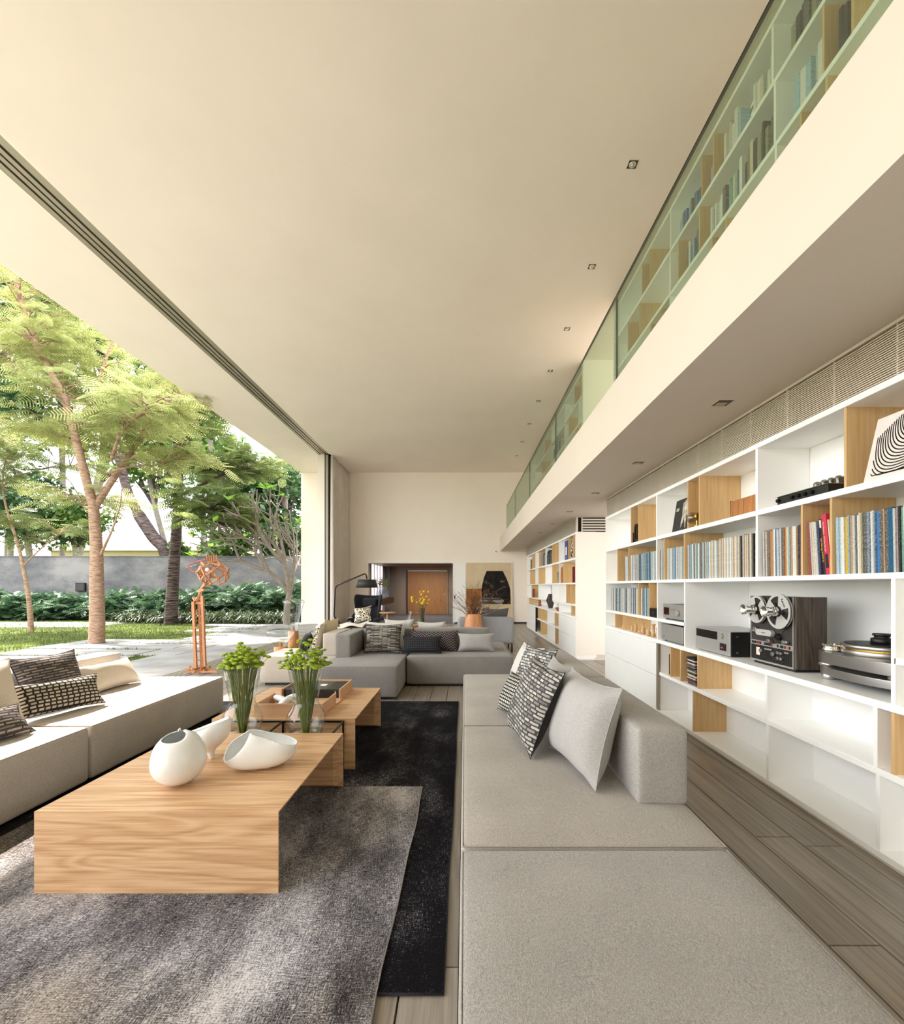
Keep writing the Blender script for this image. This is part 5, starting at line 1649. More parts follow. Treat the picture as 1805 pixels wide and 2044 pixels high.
MB().cyl((0, 0, 0), 0.06, 0.012, 16).obj('base', M_BLACK, db); MB().tube([(0, 0, 0.012), (0, 0.0, 0.24), (0, -0.2, 0.32)], 0.011, 8).obj('arm', M_BLACK, db)
# mezzanine: plate, birds
pt = thing('wall_plate', 'round pale plate standing among books upstairs', 'plate', (2.25, yu(1483), 4.871))
MB().cyl((0, 0, 0.135), 0.135, 0.012, 36, Matrix.Rotation(R(90), 4, 'Y')).obj('plate', M_WHITE, pt)
MB().tube([(-0.004, 0.085 * math.cos(a), 0.135 + 0.085 * math.sin(a)) for a in [2 * math.pi * k / 30 for k in range(31)]], 0.006, 6, False).obj('ring', SP['olive'], pt)
def bird_mesh():
    mb = MB()
    mb.tube([(-0.075, 0, 0.05), (-0.05, 0, 0.055), (-0.015, 0, 0.062), (0.02, 0, 0.075), (0.038, 0, 0.105), (0.045, 0, 0.128), (0.062, 0, 0.132), (0.078, 0, 0.128)], [0.006, 0.020, 0.036, 0.037, 0.026, 0.020, 0.014, 0.002], 12)
    mb.tube([(0.0, 0, 0.03), (0.0, 0, 0.0)], [0.02, 0.025], 10)
    return mb.mesh('bird', M_CERAM)
BIRD = bird_mesh()
for i, px in enumerate((1240.5, 1252, 1266, 1289, 1307.5, 1320)):
    o = part('bird_figurine', BIRD, None, (2.24, yu(px), 4.871), (0, 0, R(-90 + (i % 3) * 14)), [1.12 + 0.04 * (i % 2)] * 3)
    tag(o, f'white porcelain bird on the mezzanine shelf, {ordinal(i)} from the hallway', 'figurine', 'white bird figurines upstairs')
for i, px in enumerate((1133, 1141)):
    o = part('bird_figurine', BIRD, None, (2.24, yu(px), 4.871), (0, 0, R(-90)), (1.6, 1.6, 1.6))
    tag(o, f'white porcelain bird on the farther mezzanine run, {ordinal(i)} from the end wall', 'figurine', 'white bird figurines upstairs')
# ------------------------------------------------------------------ curtain at the end of the opening
cu = thing('curtain', 'tall pale grey curtain gathered beside the garden opening', 'curtain', (-4.1, 15.2, 0.0))
M_CURT = fabric('curtain_linen', (196, 186, 178), (228, 220, 212), scale=200, fleck=0.4)
vs, fs = [], []
nn_, nz = 150, 14
for j in range(nz + 1):
    zz = 0.015 + (ZC - 0.03) * j / nz
    for i in range(nn_ + 1):
        u = i / nn_
        amp = 0.085 * (0.55 + 0.45 * (1 - j / nz)) * (0.7 + 0.3 * math.sin(u * 11))
        x = -4.165 + amp * math.sin(u * 2 * math.pi * 9 + 0.5 * math.sin(u * 9 + j * 0.12)) + 0.012 * math.sin(u * 60)
        y = 14.04 + 2.2 * u + 0.03 * math.cos(u * 2 * math.pi * 9)
        vs.append((x + 4.1, y - 15.2, zz))
for j in range(nz):
    for i in range(nn_):
        a = j * (nn_ + 1) + i
        fs.append((a, a + 1, a + nn_ + 2, a + nn_ + 1))
o = MB().add(vs, fs, True).obj('drape', M_CURT, cu)
md = o.modifiers.new('cloth', 'SOLIDIFY'); md.thickness = 0.003
bb('track', -4.18, -4.14, 14.08, 16.28, ZC - 0.014, ZC - 0.001, M_WHITE, cu)

# ------------------------------------------------------------------ wing chair with ottoman
M_FELT = fabric('black_felt', (20, 20, 24), (42, 42, 48), scale=140, fleck=0.6)
ch = thing('wing_chair', 'black felt wing chair with headrest under the arc lamp', 'armchair', (-2.42, 11.2, 0.0), -14)
def shell(name, rows, thick, m, par):
    """surface through rows of points, given thickness"""
    n = len(rows[0]); vs = [p for r in rows for p in r]; fs = []
    for i in range(len(rows) - 1):
        for j in range(n - 1):
            fs.append((i * n + j, i * n + j + 1, (i + 1) * n + j + 1, (i + 1) * n + j))
    o = MB().add(vs, fs, True).obj(name, m, par)
    md = o.modifiers.new('t', 'SOLIDIFY'); md.thickness = thick; md.offset = 0
    md = o.modifiers.new('s', 'SUBSURF'); md.levels = 2; md.render_levels = 2
    return o
shell('backrest', [[(-0.36, -0.16, 0.40), (-0.33, -0.02, 0.40), (-0.18, 0.16, 0.40), (0.18, 0.16, 0.40), (0.33, -0.02, 0.40), (0.36, -0.16, 0.40)],
                   [(-0.37, -0.20, 0.60), (-0.33, -0.02, 0.60), (-0.18, 0.20, 0.62), (0.18, 0.20, 0.62), (0.33, -0.02, 0.60), (0.37, -0.20, 0.60)],
                   [(-0.31, 0.02, 0.72), (-0.29, 0.10, 0.72), (-0.17, 0.24, 0.75), (0.17, 0.24, 0.75), (0.29, 0.10, 0.72), (0.31, 0.02, 0.72)],
                   [(-0.36, -0.04, 0.98), (-0.31, 0.10, 0.98), (-0.18, 0.29, 0.98), (0.18, 0.29, 0.98), (0.31, 0.10, 0.98), (0.36, -0.04, 0.98)],
                   [(-0.37, 0.03, 1.16), (-0.32, 0.14, 1.15), (-0.18, 0.32, 1.12), (0.18, 0.32, 1.12), (0.32, 0.14, 1.15), (0.37, 0.03, 1.16)]], 0.06, M_FELT, ch)
MB().box(-0.29, 0.29, -0.36, 0.18, 0.33, 0.45).obj('seat', M_FELT, ch, 0.05, 4)
MB().box(-0.19, 0.19, 0.10, 0.21, 0.86, 1.04).obj('headrest', M_FELT, ch, 0.05, 4)
for s in (-1, 1): MB().box(s * 0.36 - 0.05, s * 0.36 + 0.05, -0.34, 0.10, 0.50, 0.58).obj('armrest', M_FELT, ch, 0.035, 3)
lg = MB()
for a in range(4):
    q = R(45 + 90 * a)
    MB().tube([(0, -0.08, 0.16), (0.32 * math.cos(q), -0.08 + 0.32 * math.sin(q), 0.012)], [0.02, 0.012], 8).obj('leg', M_BLACKM, ch)
MB().cyl((0, -0.08, 0.15), 0.035, 0.19, 14).obj('column', M_BLACKM, ch)
ot = thing('ottoman', 'black felt ottoman before the wing chair', 'ottoman', (-2.02, 10.2, 0.0), -8)
MB().box(-0.33, 0.33, -0.24, 0.24, 0.34, 0.49).obj('cushion_top', M_FELT, ot, 0.065, 4)
MB().cyl((0, 0, 0.02), 0.03, 0.325, 14).obj('column', M_BLACKM, ot)
for a in range(4):
    q = R(45 + 90 * a); MB().tube([(0, 0, 0.12), (0.27 * math.cos(q), 0.27 * math.sin(q), 0.012)], [0.018, 0.012], 8).obj('leg', M_BLACKM, ot)
cushion('animal print cushion on the black wing chair', (-2.46, 10.86, 0.48), 0.46, 0.40, 0.12, -104, 22, P_ANIM, P_BLACK, roll=10)

# arc lamp
al = thing('arc_lamp', 'bent black arc lamp with drum shade reaching over the wing chair', 'lamp', (-2.84, 11.4, 0.0))
L = al.location
def w(px, py, Y): return Vector(((px - VX) * Y / F, Y, EYE - (py - VY) * Y / F)) - L
MB().tube([w(676, 1240, 11.4), w(667.5, 1231, 11.4), w(667, 1226, 11.4), w(669.5, 1176, 11.4), w(670.8, 1171.5, 11.4), w(674, 1168, 11.4), w(726, 1146, 11.4), w(729.5, 1145.5, 11.4), w(731.5, 1149, 11.4), w(732.8, 1156, 11.4)], 0.017, 10).obj('arm', M_BLACKM, al)
MB().tube([w(676, 1240, 11.4), (w(676, 1240, 11.4).x + 0.12, 0, 0.03)], 0.017, 10).obj('foot_rod', M_BLACKM, al)
MB().cyl((w(676, 1240, 11.4).x + 0.12, 0, 0.0), 0.20, 0.03, 28).obj('base', M_BLACKM, al)
c = w(732.5, 1173, 11.4)
sh = MB().lathe([(0.275, 0.0), (0.222, 0.205), (0.218, 0.205), (0.271, 0.0)], (c.x, 0, c.z), 40, close=True).obj('lamp_shade', plain('shade_black', (34, 32, 33), 0.6), al)
MB().disc((c.x, 0, c.z + 0.198), 0.219, 32).obj('shade_top', M_BLACK, sh)

# pedestal table, coffee table behind the island sofa
pt = thing('side_table', 'small round oak pedestal table beside the wing chair', 'side table', (-1.88, 10.95, 0))
MB().cyl((0, 0, 0.695), 0.20, 0.022, 32, bev=0.006).obj('table_top', M_TOY, pt); MB().cyl((0, 0, 0.02), 0.022, 0.674, 14).obj('column', M_TOY, pt); MB().cyl((0, 0, 0), 0.15, 0.02, 28).obj('base', M_TOY, pt)
ct = thing('coffee_table', 'low square oak table behind the island sofa holding glass vases', 'coffee table', (-1.05, 10.3, 0))
lb('table_top', -0.5, 0.5, -0.62, 0.62, 0.385, 0.42, M_OAK, ct); lb('end_panel', -0.5, -0.45, -0.62, 0.62, 0.0, 0.3845, M_OAK, ct); lb('end_panel', 0.45, 0.5, -0.62, 0.62, 0.0, 0.3845, M_OAK, ct)
gv = thing('glass_vase', 'wide-bellied amber-tinted glass vase on the table behind the sofa', 'vase', (-1.17, 10.25, 0.4205))
M_AMBER = glass_thin('amber_glass', (0.93, 0.88, 0.78), 0.06)
MB().lathe([(0.0005, 0), (0.12, 0), (0.185, 0.05), (0.205, 0.11), (0.17, 0.20), (0.115, 0.30), (0.095, 0.36)], n=36).obj('body', M_AMBER, gv)
MB().lathe([(0.0005, 0.003), (0.115, 0.003), (0.165, 0.03), (0.0005, 0.03)], n=28).obj('amber_base', plain('amber', (196, 140, 60), 0.2), gv)
gv2 = thing('glass_vase', 'narrow smoky glass cylinder holding the yellow flowers', 'vase', (-0.985, 10.55, 0.4205))
M_SMOKE = glass_thin('smoke_glass', (0.62, 0.56, 0.48), 0.10)
MB().lathe([(0.0005, 0), (0.06, 0), (0.052, 0.06), (0.066, 0.22), (0.08, 0.42)], n=28).obj('body', M_SMOKE, gv2)
yf = thing('flower_bunch', 'bunch of yellow globe flowers in the smoky vase', 'flowers', (-0.985, 10.55, 0.425))
rg = random.Random(4); st = MB(); M_YF = leafmat('yellow_petal', (226, 172, 10), (250, 212, 40), 0.2)
YF = MB().lathe([(0.0005, -0.024), (0.016, -0.018), (0.025, 0.0), (0.016, 0.019), (0.0005, 0.024)], n=10, smooth=False).mesh('flower_head', M_YF)
for i in range(26):
    a = rg.uniform(0, 6.28); q = math.sqrt(rg.uniform(0.05, 1)); zt = rg.uniform(0.52, 0.82)
    p = Vector((0.17 * q * math.cos(a) + 0.02, 0.12 * q * math.sin(a), zt)) if i > 5 else Vector((rg.uniform(-0.27, -0.14), rg.uniform(-0.05, 0.05), rg.uniform(0.56, 0.72)))
    st.tube([(0.02 * math.cos(a), 0.02 * math.sin(a), 0.0), (0.055 * math.cos(a), 0.055 * math.sin(a), 0.425), p], 0.003, 4, False)
    part('flower_head', YF, yf, p, (rg.uniform(0, 3), 0, 0), [rg.uniform(0.8, 1.35)] * 3)
o = st.obj('stems', M_STEM, yf); o['kind'] = 'stuff'
# white wavy hide bench by the curtain
wv = thing('lounge_bench', 'dark bench with wavy white hide draped over it near the curtain', 'bench', (-2.42, 9.0, 0))
M_DKWOOD = wood('dark_walnut', (44, 32, 28), (78, 58, 48), axis=0)
lb('frame', -0.42, 0.42, -0.25, 0.25, 0.28, 0.56, M_DKWOOD, wv, 0.01)
for sx in (-1, 1):
    for sy in (-1, 1): lb('leg', sx * 0.36 - 0.03, sx * 0.36 + 0.03, sy * 0.2 - 0.03, sy * 0.2 + 0.03, 0.0, 0.2795, M_DKWOOD, wv)
vs, fs = [], []
for i in range(31):
    for j in range(13):
        x = -0.46 + 0.92 * i / 30; y = -0.30 + 0.6 * j / 12
        vs.append((x, y, 0.60 + 0.025 * math.sin(x * 14 + y * 5) + 0.02 * math.sin(x * 5 - 1) - (0.03 if j in (0, 12) else 0)))
for i in range(30):
    for j in range(12): fs.append((i * 13 + j, (i + 1) * 13 + j, (i + 1) * 13 + j + 1, i * 13 + j + 1))
o = MB().add(vs, fs, True).obj('hide', fabric('white_hide', (206, 198, 188), (232, 226, 216), scale=150), wv)
md = o.modifiers.new('t', 'SOLIDIFY'); md.thickness = 0.018

# ------------------------------------------------------------------ wooden floor vase with dry branches
fv = thing('floor_vase', 'tall turned wooden floor vase behind the island sofa', 'vase', (0.17, 9.0, 0))
M_VASEW = wood('vase_wood', (176, 112, 66), (214, 154, 104), axis=2, scale=0.9, rough=0.4, contrast=0.7)
MB().lathe([(0.0005, 0), (0.15, 0), (0.17, 0.10), (0.185, 0.38), (0.178, 0.58), (0.155, 0.72), (0.145, 0.79), (0.138, 0.80), (0.125, 0.79), (0.13, 0.70), (0.0005, 0.66)], n=36).obj('body', M_VASEW, fv)
br = thing('dry_branches', 'bare curly brown branches standing in the wooden floor vase', 'branches', (0.17, 9.0, 0.665))
M_TWIG = plain('dry_twig', (92, 68, 50), 0.8); M_TWIGO = plain('dry_twig_orange', (170, 110, 60), 0.8)
rg = random.Random(9)
mbs = {0: MB(), 1: MB()}
for i in range(80):
    a = rg.uniform(0, 6.28); out = rg.uniform(0.05, 0.40) * (1.2 if math.cos(a) < 0 else 0.9); h = rg.uniform(0.45, 0.80)
    if i % 3 == 0: h *= 0.62; out *= 0.5
    if i < 16: out = rg.uniform(0.55, 0.78); h = rg.uniform(0.35, 0.85); a = math.pi + rg.uniform(-0.6, 0.5) if i % 2 else rg.uniform(-0.7, 0.7)
    p, pts = Vector((rg.uniform(-0.09, 0.09), rg.uniform(-0.09, 0.09), 0.0)), []
    k = 9
    for q in range(k):
        u = q / (k - 1)
        pts.append(p + Vector((out * math.cos(a) * u ** 1.5 + 0.028 * u * math.sin(7 * u + i), out * math.sin(a) * u ** 1.5 * 0.7 + 0.028 * u * math.cos(6 * u + i * 2), h * u + 0.02 * math.sin(9 * u + i))))
    b_ = mbs[1 if i % 3 == 0 else 0]
    b_.tube(pts, [0.006 - 0.0048 * q / (k - 1) for q in range(k)], 4, False)
    for s in range(3):
        q = rg.randint(3, k - 2); e = pts[q]; d = Vector((rg.uniform(-1, 1), rg.uniform(-0.7, 0.7), rg.uniform(0.2, 1))) * rg.uniform(0.08, 0.2)
        b_.tube([e, e + d * 0.5 + Vector((0, 0, 0.02)), e + d + Vector((0.02 * math.sin(i), 0, 0.03))], [0.0028, 0.002, 0.0012], 4, False)
for k_, m_ in ((0, M_TWIG), (1, M_TWIGO)):
    o = mbs[k_].obj('twigs', m_, br); o['kind'] = 'stuff'

# ------------------------------------------------------------------ grey sofa seen from behind
gs = thing('grey_sofa', 'blue-grey sofa on thin steel legs, seen from its back near the artwork', 'sofa', (0.42, 9.5, 0))
M_SOFAB = fabric('sofa_blue_grey', (128, 130, 134), (168, 170, 172), scale=260, fleck=0.5)
lb('backrest', -0.57, 0.58, -0.36, -0.14, 0.17, 0.72, M_SOFAB, gs, 0.0)
gs.children[-1].modifiers.clear()
md = gs.children[-1].modifiers.new('b', 'BEVEL'); md.width = 0.07; md.segments = 4
lb('seat', -0.57, 0.58, -0.1395, 0.48, 0.18, 0.42, M_SOFAB, gs, 0.03)
lb('armrest', 0.50, 0.58, -0.139, 0.48, 0.4205, 0.66, M_SOFAB, gs, 0.04)
for x in (-0.52, 0.54):
    for y in (-0.32, 0.43): lb('leg', x - 0.015, x + 0.015, y - 0.015, y + 0.015, 0.0, 0.178, M_BLACKM, gs)
cushion('charcoal cushion lying over the blue-grey sofa back', (0.66, 9.52, 0.43), 0.52, 0.47, 0.13, 90, 9, P_GREYD)
cushion('black and white print cushion behind the charcoal one', (0.30, 9.70, 0.43), 0.44, 0.50, 0.12, 90, 16, P_ANIM)

# ------------------------------------------------------------------ large artwork leaning on the end wall
aw = thing('artwork', 'large cream canvas with black tapering shape and rust block leaning on the wall', 'artwork', (0.87, YW - 0.10, 0.0))
aw.rotation_euler = (R(-1.5), 0, 0)
ww, hh = 0.845, 2.22
lb('canvas', -ww + 0.02, ww - 0.02, 0.0, 0.03, 0.02, hh - 0.02, speckle_mat('aged_canvas', (206, 186, 152), (224, 206, 174), 2.2, 0.5, 0.3), aw)
for a in ((-ww, -ww + 0.02, 0, hh), (ww - 0.02, ww, 0, hh)): lb('frame', a[0], a[1], -0.008, 0.035, a[2], a[3], M_WHITE, aw)
lb('frame', -ww + 0.0205, ww - 0.0205, -0.008, 0.035, hh - 0.02, hh, M_WHITE, aw); lb('frame', -ww + 0.0205, ww - 0.0205, -0.008, 0.035, 0, 0.02, M_WHITE, aw)
def flat(nm, poly, m, y=-0.003):
    n = len(poly)
    c_ = (sum(p[0] for p in poly) / n, sum(p[1] for p in poly) / n)
    mb = MB(); mb.add([(c_[0], y, c_[1])] + [(p[0], y, p[1]) for p in poly], [(0, 1 + i, 1 + (i + 1) % n) for i in range(n)])
    return mb.obj(nm, m, aw)
flat('black_shape', [(-0.08, 1.90), (0.50, 1.90), (0.62, 1.66), (0.72, 1.40), (0.77, 1.22), (0.78, 0.70), (0.10, 0.70), (-0.26, 0.72), (-0.27, 1.25), (-0.20, 1.60)], speckle_mat('ink_black', (28, 24, 22), (40, 35, 32), 5, 0.5, 0.1))
flat('rust_block', [(-0.82, 1.25), (-0.27, 1.26), (-0.28, 0.62), (-0.82, 0.60)], speckle_mat('rust_paint', (148, 92, 44), (178, 118, 62), 6, 0.5, 0.1), -0.002)
rg = random.Random(12)
M_LINE = plain('scribble', (150, 140, 122), 0.8)
for i in range(7):
    p = Vector((rg.uniform(-0.2, 0.5), rg.uniform(0.9, 1.6))); pts = []
    for k in range(14):
        pts.append((p.x, p.y)); p += Vector((rg.uniform(-0.09, 0.12), rg.uniform(-0.09, 0.09)))
        p.x = min(max(p.x, -0.2), 0.65); p.y = min(max(p.y, 0.76), 1.8)
    ribbon(pts, 0.007, -0.0045).obj('scribble', M_LINE, aw)

# small wall fittings
sc_ = thing('security_camera', 'tiny white dome camera on the end wall under the soffit corner', 'camera', (1.12, YW - 0.001, 2.605))
MB().lathe([(0.0005, 0.07), (0.03, 0.062), (0.05, 0.035), (0.055, 0.0)], n=18, M=RXm).obj('dome', M_WHITE, sc_); MB().lathe([(0.0005, 0.078), (0.018, 0.07)], n=12, M=RXm).obj('lens', M_BLACK, sc_, loc=(-0.005, 0, 0.0))
# console with glass jars in the room beyond
cs = thing('wall_console', 'dark floating console on the lilac side wall beyond the opening', 'console', (-3.45, 18.6, 0.62))
lb('body', -0.268, 0.30, -1.2, 1.4, 0.0, 0.24, M_BLACKM, cs)
rg = random.Random(3)
for i in range(5):
    gj = thing('glass_bottle', f'clear glass bottle with a green sprig on the dark console, {ordinal(i)} from the room', 'bottle', (-3.36, 17.6 + i * 0.42, 0.8605), 0, 'glass bottles on the console')
    MB().lathe([(0.0005, 0), (0.10, 0), (0.11, 0.06), (0.10, 0.22), (0.045, 0.36), (0.04, 0.46)], n=20).obj('body', glass_thin('bottle_clear', (0.80, 0.84, 0.86), 0.10) if i == 0 else bpy.data.materials['bottle_clear'], gj)
    st = MB()
    for k in range(6):
        a = rg.uniform(0, 6.28); e = Vector((0.15 * math.cos(a), 0.15 * math.sin(a), rg.uniform(0.55, 0.85)))
        st.tube([(0, 0, 0.05), (0, 0, 0.42), e], 0.004, 4, False)
        for q in range(5):
            c_ = Vector((0, 0, 0.42)).lerp(e, 0.4 + q * 0.15); d = Vector((rg.uniform(-1, 1), rg.uniform(-1, 1), rg.uniform(-0.3, 0.8))).normalized() * 0.07; s_ = d.orthogonal().normalized() * 0.02
            st.add([c_, c_ + d * 0.5 + s_, c_ + d, c_ + d * 0.5 - s_], [(0, 1, 2, 3)])
    o = st.obj('sprig', M_STEM, gj); o['kind'] = 'stuff'

# ------------------------------------------------------------------ glass lamps on turned wood by the tracks
M_LAMPW = wood('lamp_wood', (168, 106, 58), (206, 146, 92), axis=2, scale=1.6, rough=0.35)
def glass_lamp(label, x, y, prof, rb, hb, z0=0.0, tilt=None):
    t = thing('glass_lamp', label, 'lamp', (x, y, z0), 0, 'blown glass lamps')
    MB().cyl((0, 0, 0), rb, hb, 32, bev=0.006).obj('base', M_LAMPW, t)
    MB().lathe([(r, z + hb + 0.001) for r, z in prof], n=40).obj('glass_shade', M_GLASS, t)
    MB().cyl((0, 0, hb), 0.02, 0.07, 12).obj('socket', M_LAMPW, t)
    MB().lathe([(0.012, hb + 0.07), (0.03, hb + 0.10), (0.028, hb + 0.13), (0.0005, hb + 0.145)], n=14).obj('bulb', M_GLASS, t)
glass_lamp('low wide glass lamp on a stout wooden cylinder behind the cream module', -3.06, 7.5, [(0.065, 0), (0.12, 0.055), (0.19, 0.15), (0.235, 0.225), (0.225, 0.265), (0.16, 0.285), (0.0005, 0.285)], 0.11, 0.345)
glass_lamp('tall glass lamp with upright flared shade on a slim wooden cylinder', -3.06, 8.05, [(0.075, 0), (0.09, 0.10), (0.125, 0.30), (0.165, 0.44), (0.19, 0.51), (0.17, 0.545), (0.10, 0.56), (0.0005, 0.562)], 0.088, 0.555)
glass_lamp('squat clear glass lamp half hidden by the animal print cushion', -2.66, 8.3, [(0.075, 0), (0.14, 0.05), (0.20, 0.13), (0.21, 0.19), (0.15, 0.235), (0.0005, 0.24)], 0.085, 0.30)
glass_lamp('flared glass lamp standing before the black shape of the artwork', 0.60, 10.5, [(0.055, 0), (0.10, 0.10), (0.22, 0.22), (0.31, 0.34), (0.29, 0.39), (0.16, 0.42), (0.0005, 0.42)], 0.07, 0.66)
glass_lamp('low glass lamp beside the floor vase near the sliding door', -0.0, 10.2, [(0.055, 0), (0.10, 0.08), (0.17, 0.17), (0.16, 0.21), (0.0005, 0.23)], 0.06, 0.34)

# ------------------------------------------------------------------ stick robot floor lamp
sb_ = thing('stick_lamp', 'robot-like floor lamp nailed together from orange wooden sticks', 'lamp', (-4.08, 7.02, 0.0))
M_STICK = wood('stick_wood', (160, 104, 66), (204, 148, 104), axis=2, scale=2, rough=0.5, contrast=0.7)
def sp_(px, py, dy=0.0):
    Y = 7.02 + dy
    return Vector(((px - VX) * Y / F + 4.08, dy, EYE - (py - VY) * Y / F))
rg = random.Random(21)
def stick(a, b, w_=0.028, nm='stick'): MB().bar(a, b, w_, w_).obj(nm, M_STICK, sb_)
# legs
for (ax, ay, bx, by, dy) in ((386, 1201, 391, 1338, -0.05), (398, 1205, 404, 1338, 0.04), (404, 1190, 409, 1330, -0.02)):
    stick(sp_(ax, ay, dy), sp_(bx, by, dy), 0.038, 'leg')
for i in range(15):        # little cross pieces along the legs
    py = 1212 + i * 8; px = 388 + (py - 1201) * 0.04 + (0 if i % 2 else 15)
    a = rg.uniform(-0.9, 0.9)
    d = Vector((math.cos(a), rg.uniform(-0.4, 0.4), math.sin(a))) * 0.045
    c_ = sp_(px, py, rg.uniform(-0.06, 0.02)); stick(c_ - d, c_ + d, 0.016)
for i in range(16):        # feet
    c_ = sp_(rg.uniform(375, 420), rg.uniform(1334, 1340), rg.uniform(-0.12, 0.12)); c_.z = max(c_.z, 0.05)
    d = Vector((rg.uniform(-1, 1), rg.uniform(-1, 1), rg.uniform(-0.15, 0.15))).normalized() * rg.uniform(0.05, 0.10)
    if i % 3 == 0: d = Vector((0.01, 0, 0.05)); c_.z = 0.052
    d.z = min(abs(d.z), c_.z - 0.012) * (1 if d.z > 0 else -1)
    stick(c_ - d, c_ + d, 0.022)
stick(sp_(372, 1341, -0.1), sp_(434, 1341, -0.1), 0.02)
# hips and neck
for (ax, ay, bx, by) in ((383, 1204, 404, 1204), (388, 1196, 402, 1206), (391, 1200, 408, 1172), (396, 1200, 401, 1176), (396, 1181, 408, 1177), (399, 1178, 410, 1166), (405, 1172, 413, 1158), (386, 1192, 390, 1200), (400, 1196, 407, 1199)):
    stick(sp_(ax, ay, rg.uniform(-0.05, 0.05)), sp_(bx, by, rg.uniform(-0.05, 0.05)), 0.03)
# head: a ball-shaped cage of sticks
hc_ = Vector(sp_(426, 1144)); Rh = 0.225
pts = []
for i in range(26):
    zf = 1 - 2 * (i + 0.5) / 26; rad = math.sqrt(1 - zf * zf); a = i * 2.399963
    pts.append(hc_ + Vector((1.02 * Rh * rad * math.cos(a), Rh * 0.85 * rad * math.sin(a), Rh * 0.86 * zf)))
done = set()
for i, p in enumerate(pts):
    for j in sorted(range(len(pts)), key=lambda j: (pts[j] - p).length)[1:4]:
        k_ = (min(i, j), max(i, j))
        if k_ in done or rg.random() < 0.18: continue
        done.add(k_)
        d = (pts[j] - p).normalized() * 0.02
        stick(p - d, pts[j] + d, 0.021)
for i in range(16):
    c_ = hc_ + Vector((rg.uniform(-0.16, 0.02), rg.uniform(-0.12, 0.12), rg.uniform(-0.10, 0.15))); d = Vector((rg.uniform(-1, 1), rg.uniform(-1, 1), rg.uniform(-1, 1))).normalized() * 0.05
    stick(c_ - d, c_ + d, 0.019)
for i in range(5): stick(sp_(412 + i * 5, 1108, 0.03 * i - .05), sp_(416 + i * 4, 1122, 0.02), 0.018)
MB().lathe([(0.0005, -0.034)] + [(0.034 * math.sin(math.pi * k / 10), -0.034 * math.cos(math.pi * k / 10)) for k in range(1, 10)] + [(0.0005, 0.034)], hc_ + Vector((-0.035, -0.10, 0.045)), 18).obj('bulb', M_WHITE, sb_)
M_REDC = plain('red_cord', (196, 50, 60), 0.5)
MB().tube([sp_(410, 1117, .05), sp_(396, 1120, .08), sp_(384, 1123, .1), sp_(376, 1128, .1), sp_(376, 1134, .1), sp_(384, 1140, .08), sp_(394, 1142, .05)], 0.006, 6).obj('cord', M_REDC, sb_)
MB().tube([sp_(384, 1206, -.06), sp_(382, 1218, -.06), sp_(388, 1228, -.06), sp_(396, 1226, -.05)], 0.006, 6).obj('cord', M_REDC, sb_)
# ------------------------------------------------------------------ garden ground
def gp(px, py, Y): return Vector(((px - VX) * Y / F, Y, EYE - (py - VY) * Y / F))
ml = N('lawn_grass')
f1 = ml.noise(ml.co(), 1.1, 4); f2 = ml.noise(ml.co(), 34, 3, 0.7)
k_ = ml.math('ADD', ml.math('MULTIPLY', f1, 0.55), ml.math('MULTIPLY', f2, 0.45))
ml.base(ml.ramp(k_, [(0.34, s2l((58, 64, 30))), (0.5, s2l((82, 94, 42))), (0.68, s2l((108, 120, 56)))])); ml.set(0.95, spec=0.1); ml.bump(f2, 0.8, 0.03)
M_LAWN = ml.m
struct('lawn', MB().box(-70, -4.59, -25, 70, -0.4, -0.035), M_LAWN)
mp = N('stone_paver')
f1 = mp.noise(mp.co(), 1.6, 5); f2 = mp.noise(mp.co(), 60, 2)
mp.base(mp.ramp(mp.math('ADD', mp.math('MULTIPLY', f1, 0.7), mp.math('MULTIPLY', f2, 0.3)), [(0.35, s2l((130, 128, 126))), (0.65, s2l((164, 162, 159)))])); mp.set(0.8, spec=0.25); mp.bump(f2, 0.15, 0.004)
M_STONE = mp.m
tp_ = thing('paving', None, None, (-6.5, 9, -0.04)); tp_['kind'] = 'structure'
rg = random.Random(31)
PAV = []
y = -3.0
while y < 17.0:
    d = 0.92
    x = -4.60
    ends = -6.5 if y > 16 else (-7.2 - rg.uniform(0, 3.0) - max(0, 9.5 - y) * 0.5)
    xi = -6.35 - rg.uniform(0, 0.35)
    gap = 0.018
    for a, b, g0 in ((xi, -4.60, 0.012), (ends, xi - 0.02, 0.15)):
        q = b
        while q > a + 0.35:
            w_ = min(rg.choice((1.15, 1.5, 1.9)), q - a)
            y1_ = y + d - (0.015 if g0 < 0.1 else rg.choice((0.12, 0.16, 0.22)))
            bb('paver', q - w_ + 0.012, q, y, y1_, -0.10, -0.006 - rg.uniform(0, 0.006), M_STONE, tp_, 0.004)
            PAV.append((q - w_, q, y, y1_))
            q -= w_ + (0.004 if g0 < 0.1 else rg.choice((0.0, 0.0, 0.14)))
    y += d
bb('path', -40, -12.6, 15.1, 17.3, -0.2, -0.02, M_STONE, kind='structure')

def tri_mesh(name, V, Fq, m):
    me = bpy.data.meshes.new(name)
    me.from_pydata(V, [], Fq)
    me.materials.append(m)
    me.update()
    return me
